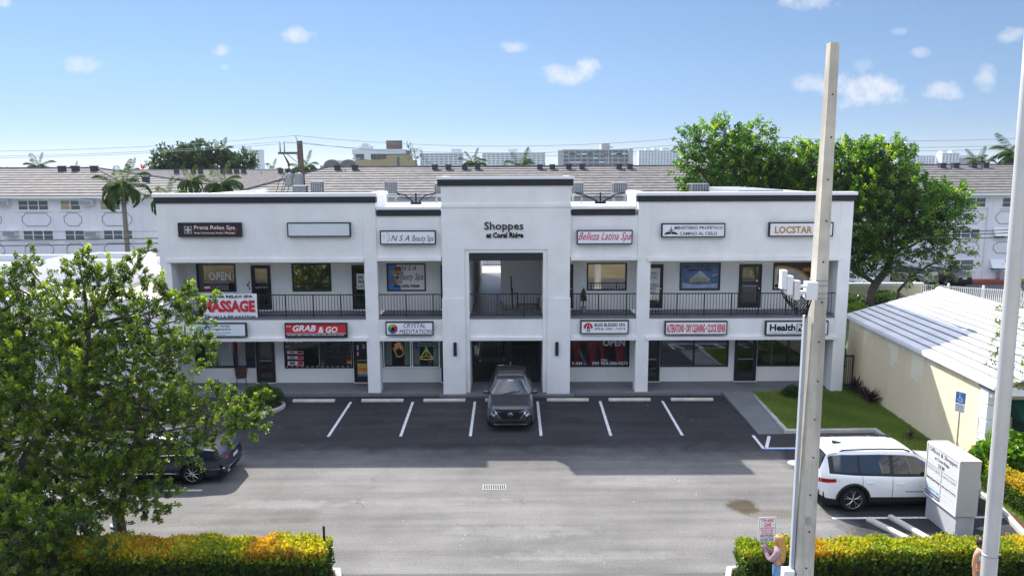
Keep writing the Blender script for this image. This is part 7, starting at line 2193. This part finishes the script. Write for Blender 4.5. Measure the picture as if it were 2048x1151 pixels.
# ------------------------------------------------------------------ street furniture
# square concrete pole with conduit and antennas
PX, PY = 6.30, 15.4
cp = thing('concrete_pole', (6.25, PY, 0), 0, 'tall square concrete utility pole right of the driveway, with white antenna boxes', 'utility pole')
def sq(x, y, w, d): return [(x - w / 2, y - d / 2), (x + w / 2, y - d / 2), (x + w / 2, y + d / 2), (x - w / 2, y + d / 2)]
a0, a1 = sq(6.24, PY, .39, .36), sq(6.25, PY, .185, .18)
rz = R_(7)
def rot(p, c): return (c[0] + (p[0] - c[0]) * math.cos(rz) - (p[1] - c[1]) * math.sin(rz), c[1] + (p[0] - c[0]) * math.sin(rz) + (p[1] - c[1]) * math.cos(rz))
rows = []
for k in range(9):
    q = k / 8
    ring4 = [rot((a[0] + (b[0] - a[0]) * q, a[1] + (b[1] - a[1]) * q), (6.24 + .01 * q, PY)) for a, b in zip(a0, a1)]
    rows.append([(x, y, 12.42 * q) for x, y in ring4 + ring4[:1]])
mb = MB().grid(rows); mb.poly(rows[-1][:4])
obj('shaft', mb, MAT['pole_concrete'], cp, bevel=.02)
obj('conduit', MB().prism([(5.97, PY - .06), (6.045, PY - .06), (6.045, PY + .05), (5.97, PY + .05)], .9, [7.05, 7.05, 7.05, 7.05]), MAT['conduit'], cp, bevel=.008)
obj('conduit_base', MB().box(5.80, PY - .16, 0, 6.03, PY + .06, 1.52), MAT['cap'], cp, bevel=.015)
for z in (7.42, 7.52, 7.68, 7.78):
    obj('steel_band', MB().tube([rot((6.245 + sx * .133, PY + sy * .125), (6.245, PY)) + (z,) for sx, sy in ((-1, -1), (1, -1), (1, 1), (-1, 1), (-1, -1))], .012, 4), MAT['hvac'], cp)
for k in range(13):
    z = 1.6 + k * .82; w_ = .195 - (.195 - .0925) * z / 12.42
    obj('bolt_hole', MB().lathe([(.016, PY - w_ - .008), (.016, PY - w_ + .03)], 8, (6.26 + .02 * (k % 2), 0, z), 'Y'), MAT['blackmatte'], cp)
obj('pole_tag', MB().box(6.20, PY - .195, 2.6, 6.30, PY - .183, 2.75), MAT['steel'], cp)
obj('mount_box', MB().box(5.88, PY - .34, 7.42, 6.10, PY - .13, 7.78), MAT['white'], cp, bevel=.01)
obj('mount_arm', MB().box(5.62, PY - .28, 7.52, 5.88, PY - .2, 7.6).box(5.6, PY - .3, 7.66, 5.88, PY - .24, 7.71), MAT['white'], cp)
for k, (x, z, dy) in enumerate(((5.42, 7.66, -.02), (5.53, 7.55, -.10), (5.66, 7.46, -.18))):
    obj('antenna_panel', MB().box(x - .055, PY - .34 + dy * .5, z - .02, x + .055, PY - .16 + dy * .5, z + .36), MAT['white'] if k < 2 else MAT['offwhite'], cp, bevel=.008)
m = MB()
for k in range(7):
    x0 = 5.40 + .05 * k; x1 = 5.86 + .03 * k
    z0 = 7.60 - .035 * k
    m.tube([(x0, PY - .27, z0), (x0 + .03, PY - .28, z0 - .12 - .03 * k), ((x0 + x1) / 2, PY - .28, z0 - .26 - .02 * (k % 3)), (x1 - .08, PY - .25, z0 - .12), (x1, PY - .22, 7.45)], .011, 4)
m.tube([(5.98, PY - .2, 7.42), (5.97, PY - .17, 7.25), (5.99, PY - .06, 7.0)], .014, 4).tube([(6.04, PY - .2, 7.42), (6.0, PY - .16, 7.2), (6.02, PY - .04, 7.02)], .012, 4)
obj('antenna_cable', m, MAT['blackmatte'], cp)
# round metal pole at the right edge
mp_ = thing('metal_pole', (9.31, 14.0, 0), 0, 'tall round aluminium light pole near the right edge, in front of the hedge', 'light pole')
obj('shaft', MB().tube([(9.40, 14, 0), (9.345, 14, 2.1), (9.27, 14, 7.6), (9.19, 14, 11.5), (9.15, 14, 13.5)], [.155, .142, .133, .115, .105], 20), MAT['pole_metal'], mp_, smooth=True)
obj('base_plate', MB().box(9.15, 13.75, 0, 9.65, 14.25, .05), MAT['steel'], mp_)
obj('band', MB().lathe([(.146, 2.54), (.152, 2.545), (.152, 2.565), (.146, 2.57)], 20, (9.338, 14, 0)), MAT['steel'], mp_)
obj('bolt', MB().box(9.44, 13.86, 2.52, 9.475, 13.9, 2.58), MAT['black'], mp_)

# sign monument
mn = thing('sign_monument', (12.25, 20.3, 0), 0, 'white block sign with tenant slots on a grey base beside the white vehicle', 'sign')
xa, xb, ya, yb = 11.97, 12.55, 19.5, 21.12
MAT['monbase'] = M('grey_monument_base', (.42, .43, .45), .85, .12, 2.2, .2, 40)
MAT['montop'] = M('pinkish_concrete_top', (.50, .42, .38), .9, .2, 3, .3, 40)
MAT['monface'] = M('sign_acrylic', (.60, .61, .62), .5, .05, 2)
MAT['montan'] = M('pale_stucco_end', (.46, .445, .40), .85, .06, 2, .25, 60)
obj('base', MB().prism([(xa + .06, ya + .06), (xb - .02, ya + .06), (xb - .02, yb - .06), (xa + .06, yb - .06)], 0, .70), MAT['monbase'], mn, bevel=.012)
obj('sign_box', MB().box(xa + .012, ya, .702, xb, yb, 2.245), MAT['montan'], mn, bevel=.01)
obj('top_slab', MB().box(xa + .01, ya - .004, 2.247, xb + .004, yb + .004, 2.275), MAT['montop'], mn)
obj('frame', MB().box(xa - .012, ya + .002, .70, xa + .010, ya + .03, 2.25).box(xa - .012, yb - .03, .70, xa + .010, yb - .002, 2.25).box(xa - .012, ya + .03, .70, xa + .010, yb - .03, .735).box(xa - .012, ya + .03, 2.225, xa + .010, yb - .03, 2.25), MAT['offwhite'], mn)
xf_ = xa + .006
obj('header_panel', MB().box(xf_, ya + .03, 1.665, xa + .0115, yb - .03, 2.225), MAT['monface'], mn)
slots = []
for col, (y0, y1) in enumerate(((ya + .035, ya + .80), (ya + .83, yb - .035))):
    for k in range(6):
        z0 = .74 + k * .152
        slots.append(obj('tenant_panel', MB().box(xf_ - .002, y0, z0, xa + .0112, y1, z0 + .138), MAT['monface'], mn))
obj('divider', MB().box(xf_ - .004, ya + .80, .735, xa + .0113, ya + .83, 1.65).box(xf_ - .004, ya + .03, 1.648, xa + .0113, yb - .03, 1.662), MAT['hvac'], mn)


def side_text(body, y_l, y_r, z0, z1, mat, bold=0, name='lettering', shear=0):
    """lettering on the left face of the monument: reads from the far edge (y_l) to the near edge (y_r)"""
    o = text(body, 0, z0, abs(y_l - y_r), z1, 0, mat, None, bold, shear, name=name)
    for v in o.data.vertices:
        v.co = (xf_ - .006 - 12.25, y_l - v.co.x - 20.3, v.co.z)
    o.parent = mn
    return o


side_text('Offices & Shoppes', yb - .12, ya + .12, 2.01, 2.17, MAT['fascia'], .0)
side_text('at Coral Ridge', yb - .42, ya + .48, 1.86, 1.97, MAT['fascia'], .012)
side_text('5130', yb - .62, ya + .70, 1.71, 1.82, MAT['fascia'], .012)
L0, L1, R0, R1 = yb - .07, ya + .86, ya + .74, ya + .08
side_text('CRYSTAL MEDIT.', L0, L1, 1.53, 1.60, MAT['hvac'], 0)
side_text('Alterations Dry Cleaning Clock Repair', L0, L1 , 1.21, 1.31, MAT['blackmatte'], .03)
obj('blue_panel', MB().box(xf_ - .004, ya + .84, .745, xf_ - .0025, yb - .04, .872), M('navy_tenant_panel', (.02, .04, .14), .5, .05), mn)
side_text('Bach Design Engineers', L0, L1, .775, .84, MAT['white'], .02)
side_text('NSA BEAUTY SPA', L0, L1, .915, .99, M('sky_blue_letters', (.04, .35, .6), .5, 0), .03)
side_text('HEALTH POINT', R0, R1, 1.53, 1.59, MAT['hvac'], .01)
side_text('Massage & Facials', R0, R1 + .08, 1.23, 1.30, MAT['blackmatte'], .02)
obj('arrow', MB().poly([(xf_ - .005, R1 + .05, 1.22), (xf_ - .005, R1 + .05, 1.31), (xf_ - .005, R1 + .0, 1.265)]), MAT['blackmatte'], mn)
for z in (1.56, 1.41, 1.26, 1.11, .95, .8):
    obj('slot_number', MB().box(xf_ - .005, ya + .765, z - .015, xf_ - .004, ya + .782, z + .015), MAT['hvac'], mn)
obj('top_bolt', MB().lathe([(.012, 2.275), (.012, 2.30), (.006, 2.305)], 8, (12.42, 19.6, 0)), MAT['steel'], mn)

# tow-away sign
tw_ = thing('tow_away_sign', (6.03, 17.05, 0), R_(3), 'white and red tow warning sign on a post in the right hedge', 'sign')
def tb(n, mb, mat): return obj(n, mb, mat, tw_, world=False)
tb('post', MB().box(-.025, .012, 0, .025, .05, 1.84), MAT['hvac'])
rr = [(-.215 + .02, 1.27), (.215 - .02, 1.27), (.215, 1.29), (.215, 1.87), (.195, 1.89), (-.195, 1.89), (-.215, 1.87), (-.215, 1.29)]
tb('panel', MB().plate(rr, 0, .008), MAT['white'])
m = MB()
for x0, z0, x1, z1 in ((-.2, 1.285, -.193, 1.875), (.193, 1.285, .2, 1.875), (-.193, 1.868, .193, 1.875), (-.193, 1.285, .193, 1.292)): m.box(x0, -.002, z0, x1, -.0005, z1)
tb('border', m, MAT['blackmatte'])
def twt(body, x0, z0, x1, z1, mat, bold=0):
    o = text(body, x0, z0, x1, z1, -.003, mat, None, bold); o.parent = tw_
twt('TOW AWAY', -.165, 1.755, .165, 1.85, MAT['red'], .03); twt('ZONE', -.085, 1.65, .085, 1.74, MAT['red'], .03)
twt('24 HRS', -.17, 1.69, -.10, 1.715, MAT['red'], 0); twt('7 DAYS', .10, 1.69, .17, 1.715, MAT['red'], 0)
twt('UNAUTHORIZED VEHICLES', -.17, 1.585, .17, 1.635, MAT['red'], .02); twt('TOWED AWAY AT OWNERS', -.16, 1.52, .15, 1.57, MAT['red'], .02); twt('EXPENSE', -.14, 1.455, .14, 1.505, MAT['red'], .02)
twt('BROWARD', -.16, 1.40, .16, 1.445, MAT['blackmatte'], .04); twt('TOWING SERVICE', -.16, 1.355, .16, 1.385, MAT['blackmatte'], .02); twt('954-600-1349', -.16, 1.30, .16, 1.345, MAT['blackmatte'], .03)

# accessible parking sign on its post
ad = thing('parking_sign', (14.93, 24.62, 0), R_(-58), 'blue accessible parking sign on a thin post by the cream wall', 'sign')
def ab(n, mb, mat): return obj(n, mb, mat, ad, world=False)
ab('post', MB().box(-.02, .006, 0, .02, .04, 2.62), MAT['steel'])
ab('blue_panel', MB().box(-.16, -.004, 2.28, .16, .004, 2.66), MAT['bluevinyl'])
ab('white_panel', MB().box(-.16, -.004, 1.98, .16, .004, 2.265), MAT['white'])
m = MB()
m.tube([(.07 * math.cos(a) - .01, -.006, 2.41 + .07 * math.sin(a)) for a in np.linspace(R_(170), R_(400), 16)], .009, 4)
m.tube([(-.03, -.006, 2.54), (-.025, -.006, 2.44), (.04, -.006, 2.44), (.07, -.006, 2.36), (.09, -.006, 2.365)], .010, 4).tube([(-.028, -.006, 2.49), (.03, -.006, 2.49)], .009, 4)
m.lathe([(.004, -.008), (.022, -.006), (.022, -.004)], 10, (-.03, 0, 2.58), 'Y')
ab('wheelchair_symbol', m, MAT['white'])
def adt(body, z0, z1, mat):
    o = text(body, -.13, z0, .13, z1, -.006, mat, None, .02); o.parent = ad
adt('PARKING BY', 2.19, 2.235, MAT['fascia']); adt('DISABLED PERMIT', 2.125, 2.17, MAT['fascia']); adt('ONLY', 2.06, 2.105, MAT['fascia']); adt('$250 FINE', 2.0, 2.045, MAT['fascia'])

# thin black post in the left hedge, orange posts and blue-topped hydrant under the tree
o = obj('hedge_post', MB().box(-4.66, 17.62, 0, -4.61, 17.67, 1.42), MAT['black'])
tag(o, 'thin black post sticking up from the end of the left hedge', 'post')
for x, y, lab in ((-15.3, 28.2, 'nearer orange delineator post glimpsed through the big tree'), (-15.1, 30.0, 'further orange delineator post glimpsed through the big tree')):
    t = thing('delineator_post', (x, y, 0), 0, lab, 'traffic post', 'orange posts behind the blue sedan')
    obj('base', MB().lathe([(.2, 0), (.2, .05), (.08, .08)], 16, (x, y, 0)), MAT['blackmatte'], t)
    obj('post', MB().lathe([(.07, .08), (.06, .55), (.058, .62)], 12, (x, y, 0)), MAT['orange'], t)
    obj('white_band', MB().lathe([(.066, .62), (.066, .72)], 12, (x, y, 0)), MAT['white'], t)
    obj('post', MB().lathe([(.058, .72), (.055, 1.0), (.09, 1.03), (.09, 1.2), (.03, 1.25)], 12, (x, y, 0)), MAT['orange'], t)
t = thing('fire_hydrant', (-11.3, 20.6, 0), 0, 'hydrant with blue-grey cap at the foot of the big tree', 'hydrant')
obj('barrel', MB().lathe([(.2, 0), (.2, .06), (.13, .08), (.13, .62), (.17, .65), (.17, .7)], 14, (-11.3, 20.6, 0)), MAT['hvac'], t)
obj('cap', MB().lathe([(.17, .702), (.16, .78), (.1, .87), (.04, .9), (.04, .95)], 14, (-11.3, 20.6, 0)), M('blue_grey_enamel', (.10, .2, .3), .4, .05), t)
obj('nozzle', MB().lathe([(.07, -.2), (.07, .2)], 10, (-11.3, 20.6, .5), 'X'), MAT['orange'], t)

# ------------------------------------------------------------------ two people on the pavement
def skin_body(name, joints, edges, parent, mat, lvl=2, root='pelvis'):
    names = list(joints)
    me = bpy.data.meshes.new(name)
    me.from_pydata([joints[n][:3] for n in names], [(names.index(a), names.index(b)) for a, b in edges], [])
    o = bpy.data.objects.new(name, me); COL.objects.link(o)
    sk = o.modifiers.new('skin', 'SKIN'); sk.use_smooth_shade = True
    o.modifiers.new('sub', 'SUBSURF').levels = lvl
    o.modifiers['sub'].render_levels = lvl
    ly = me.skin_vertices[0] if me.skin_vertices else None
    for i, n in enumerate(names):
        r = joints[n][3]; r2 = joints[n][4] if len(joints[n]) > 4 else r
        ly.data[i].radius = (r, r2); ly.data[i].use_root = (n == root)
    dg = bpy.context.evaluated_depsgraph_get()
    m2 = bpy.data.meshes.new_from_object(o.evaluated_get(dg))
    bpy.data.objects.remove(o)
    m2.materials.clear(); m2.materials.append(mat)
    m2.polygons.foreach_set('use_smooth', [True] * len(m2.polygons))
    m2.name = name
    ob = bpy.data.objects.new(name, m2); COL.objects.link(ob); ob.parent = parent
    return ob


def person(loc, rz, label, arms, mats, h=1.66):
    t = thing('person', loc, rz, label, 'person')
    k = h / 1.66
    # local: faces +y, z up
    J = dict(pelvis=(0, 0, .92, .145, .105), waist=(0, 0, 1.07, .125, .09), chest=(0, 0, 1.24, .15, .105), upper=(0, -.01, 1.36, .12, .085), neck=(0, .0, 1.45, .05, .05), jaw=(0, .03, 1.52, .062, .07), head=(0, .015, 1.59, .076, .088), crown=(0, .0, 1.645, .055, .065))
    E = [('pelvis', 'waist'), ('waist', 'chest'), ('chest', 'upper'), ('upper', 'neck'), ('neck', 'jaw'), ('jaw', 'head'), ('head', 'crown')]
    for s, n in ((1, 'r'), (-1, 'l')):
        st = .10 if n == 'r' else -.06
        J['hip' + n] = (s * .09, 0, .86, .092); J['knee' + n] = (s * .10, .03 + st * .5, .48, .058); J['calf' + n] = (s * .10, .0 + st * .8, .32, .056); J['ankle' + n] = (s * .10, -.01 + st, .09, .036); J['toe' + n] = (s * .11, .13 + st, .035, .036, .026)
        E += [('pelvis', 'hip' + n), ('hip' + n, 'knee' + n), ('knee' + n, 'calf' + n), ('calf' + n, 'ankle' + n), ('ankle' + n, 'toe' + n)]
        sh, el, wr, hd = arms[n]
        J['sh' + n] = (*sh, .056); J['el' + n] = (*el, .041); J['wr' + n] = (*wr, .028); J['hd' + n] = (*hd, .034, .018)
        E += [('upper', 'sh' + n), ('sh' + n, 'el' + n), ('el' + n, 'wr' + n), ('wr' + n, 'hd' + n)]
        a = Vector(hd) - Vector(wr); a.normalize()
        sidev = a.cross(Vector((0, 0, 1))); sidev = sidev.normalized() if sidev.length > .1 else Vector((1, 0, 0))
        for q in range(4):
            b = Vector(hd) + sidev * (q - 1.5) * .019; ln = (.05, .06, .056, .042)[q]
            c_ = b + a * ln * .6; e_ = c_ + (a * .6 + Vector((0, 0, -.5))).normalized() * ln * .5
            J['f%s%d' % (n, q)] = (*c_, .009); J['g%s%d' % (n, q)] = (*e_, .008)
            E += [('hd' + n, 'f%s%d' % (n, q)), ('f%s%d' % (n, q), 'g%s%d' % (n, q))]
        th = Vector(wr) + a * .03 + sidev * .04; J['t' + n] = (*th, .011); J['u' + n] = (*(th + a * .035 + sidev * .01), .009)
        E += [('hd' + n, 't' + n), ('t' + n, 'u' + n)]
    J = {n_: (v[0] * k, v[1] * k, v[2] * k) + tuple(x * k for x in v[3:]) for n_, v in J.items()}
    body = skin_body('body', J, E, t, mats['skin'])
    # garments follow the body, a little outside it
    def shell(name, z0, z1, grow, mat, cond=None):
        src = body.data; mb = MB(); keep = {}
        co = [v.co.copy() for v in src.vertices]; no = [v.normal.copy() for v in src.vertices]
        for p in src.polygons:
            c = sum((co[i] for i in p.vertices), Vector()) / len(p.vertices)
            if z0 * k <= c.z <= z1 * k and (cond is None or cond(c)):
                f = []
                for i in p.vertices:
                    if i not in keep: keep[i] = len(mb.v); mb.v.append(tuple(co[i] + no[i] * grow))
                    f.append(keep[i])
                mb.f.append(tuple(f))
        o = obj(name, mb, mat, t, world=False, smooth=True)
        so = o.modifiers.new('cloth', 'SOLIDIFY'); so.thickness = .006; so.offset = 1
        return o
    return t, J, body, shell, k


MAT['denim'] = M('blue_denim', (.12, .24, .45), .9, .25, 14, .3, 80, spec=.1)
MAT['mauve'] = M('mauve_knit', (.32, .22, .26), .9, .3, 22, .3, 60, spec=.1)
MAT['blond'] = M('blond_hair', (.42, .24, .08), .6, .5, 30, spec=.4)
MAT['darkhair'] = M('dark_brown_hair', (.035, .022, .018), .5, .3, 20, spec=.4)
MAT['cargo'] = M('brown_shorts', (.30, .20, .15), .9, .2, 12, spec=.1)
MAT['bikini'] = M('blue_white_top', (.55, .62, .70), .8, .5, 26, spec=.2)
arms = dict(r=((.165, -.01, 1.36), (.21, .13, 1.14), (.08, .27, 1.27), (.05, .31, 1.33)), l=((-.165, -.01, 1.36), (-.22, .14, 1.14), (-.06, .28, 1.28), (-.04, .32, 1.34)))
t, J, body, shell, k = person((6.10, 16.45, .03), R_(62), 'woman with long blond hair and denim shorts beside the concrete pole', arms, dict(skin=MAT['skin']))
shell('shorts', .74, 1.02, .014, MAT['denim'], lambda c: abs(c.x) < .22 and abs(c.y) < .2)
shell('top', 1.16, 1.44, .012, MAT['mauve'], lambda c: True)
rows = []
for j, (z, rx, ry, y0) in enumerate(((1.70, .02, .02, -.01), (1.685, .07, .075, -.01), (1.64, .098, .105, -.012), (1.56, .105, .11, -.02), (1.48, .11, .10, -.045), (1.38, .13, .085, -.07), (1.25, .13, .07, -.09), (1.12, .09, .05, -.095), (1.06, .03, .02, -.095))):
    open_a = .0 if j < 3 else 1.1
    rows.append([(rx * math.sin(a) * (1 + .04 * math.sin(a * 9 + j)), y0 - ry * math.cos(a), z) for a in np.linspace(-PI + open_a, PI - open_a, 19)])
obj('hair', MB().grid(rows), MAT['blond'], t, world=False, smooth=True).modifiers.new('s', 'SOLIDIFY').thickness = .012
def face_bits(t, k):
    hz = 1.585 * k
    for s in (1, -1):
        obj('eye', MB().lathe([(.002, .0), (.011, .004), (.011, .008), (.004, .013)], 8, (s * .030, .088, hz), 'Y'), MAT['white'], t, world=False)
        obj('ear', MB().lathe([(.004, -.012), (.026, -.006), (.024, .006), (.006, .01)], 8, (s * .079, .0, hz - .01), 'X'), MAT['skin'], t, world=False)
    obj('nose', MB().poly([(-.012, .094, hz - .035), (.012, .094, hz - .035), (.0, .116, hz - .03)]).poly([(-.012, .094, hz - .035), (0, .116, hz - .03), (0, .094, hz + .005)]).poly([(.012, .094, hz - .035), (0, .094, hz + .005), (0, .116, hz - .03)]), MAT['skin'], t, world=False)
    obj('mouth', MB().box(-.02, .088, hz - .062, .02, .1, hz - .055), MAT['darkred'], t, world=False)
face_bits(t, k)
obj('phone', MB().box(-.035, .35, 1.33, .035, .36, 1.46), MAT['black'], t, world=False)

arms2 = dict(r=((.165, -.01, 1.36), (.23, -.02, 1.10), (.24, .06, .87), (.24, .08, .80)), l=((-.165, -.01, 1.36), (-.24, -.03, 1.10), (-.25, .05, .87), (-.25, .07, .80)))
t, J, body, shell, k = person((10.62, 16.2, .03), R_(205), 'person in a patterned swim top and brown shorts behind the metal pole', arms2, dict(skin=MAT['skin']), 1.72)
shell('shorts', .60, 1.0, .016, MAT['cargo'], lambda c: abs(c.x) < .21 and abs(c.y) < .2)
shell('swim_top', 1.20, 1.32, .012, MAT['bikini'], lambda c: abs(c.x) < .19)
shell('strap', 1.32, 1.43, .010, MAT['white'], lambda c: .06 < abs(c.x) < .11)
rows = []
for j, (z, rx, ry, y0) in enumerate(((1.755, .02, .02, -.0), (1.735, .075, .08, -.0), (1.69, .102, .11, -.005), (1.64, .104, .112, -.012), (1.58, .098, .10, -.03), (1.54, .07, .06, -.05))):
    oa = 0 if j < 3 else 1.2
    rows.append([(rx * math.sin(a), y0 - ry * math.cos(a), z) for a in np.linspace(-PI + oa, PI - oa, 17)])
obj('hair', MB().grid(rows), MAT['darkhair'], t, world=False, smooth=True).modifiers.new('s', 'SOLIDIFY').thickness = .012
face_bits(t, k)
# ------------------------------------------------------------------ humid air
hz = bpy.data.materials.new('humid_air')
hz.use_nodes = True
nt = hz.node_tree
nt.nodes.remove(nt.nodes['Principled BSDF'])
pv = nt.nodes.new('ShaderNodeVolumePrincipled')
pv.inputs['Color'].default_value = (0.80, 0.88, 1.0, 1)
pv.inputs['Density'].default_value = 0.00013
pv.inputs['Anisotropy'].default_value = 0.2
nt.links.new(pv.outputs[0], nt.nodes['Material Output'].inputs['Volume'])
tag(obj('haze', MB().box(-3200, -320, -1.5, 3200, 3700, 66), hz), kind='stuff')
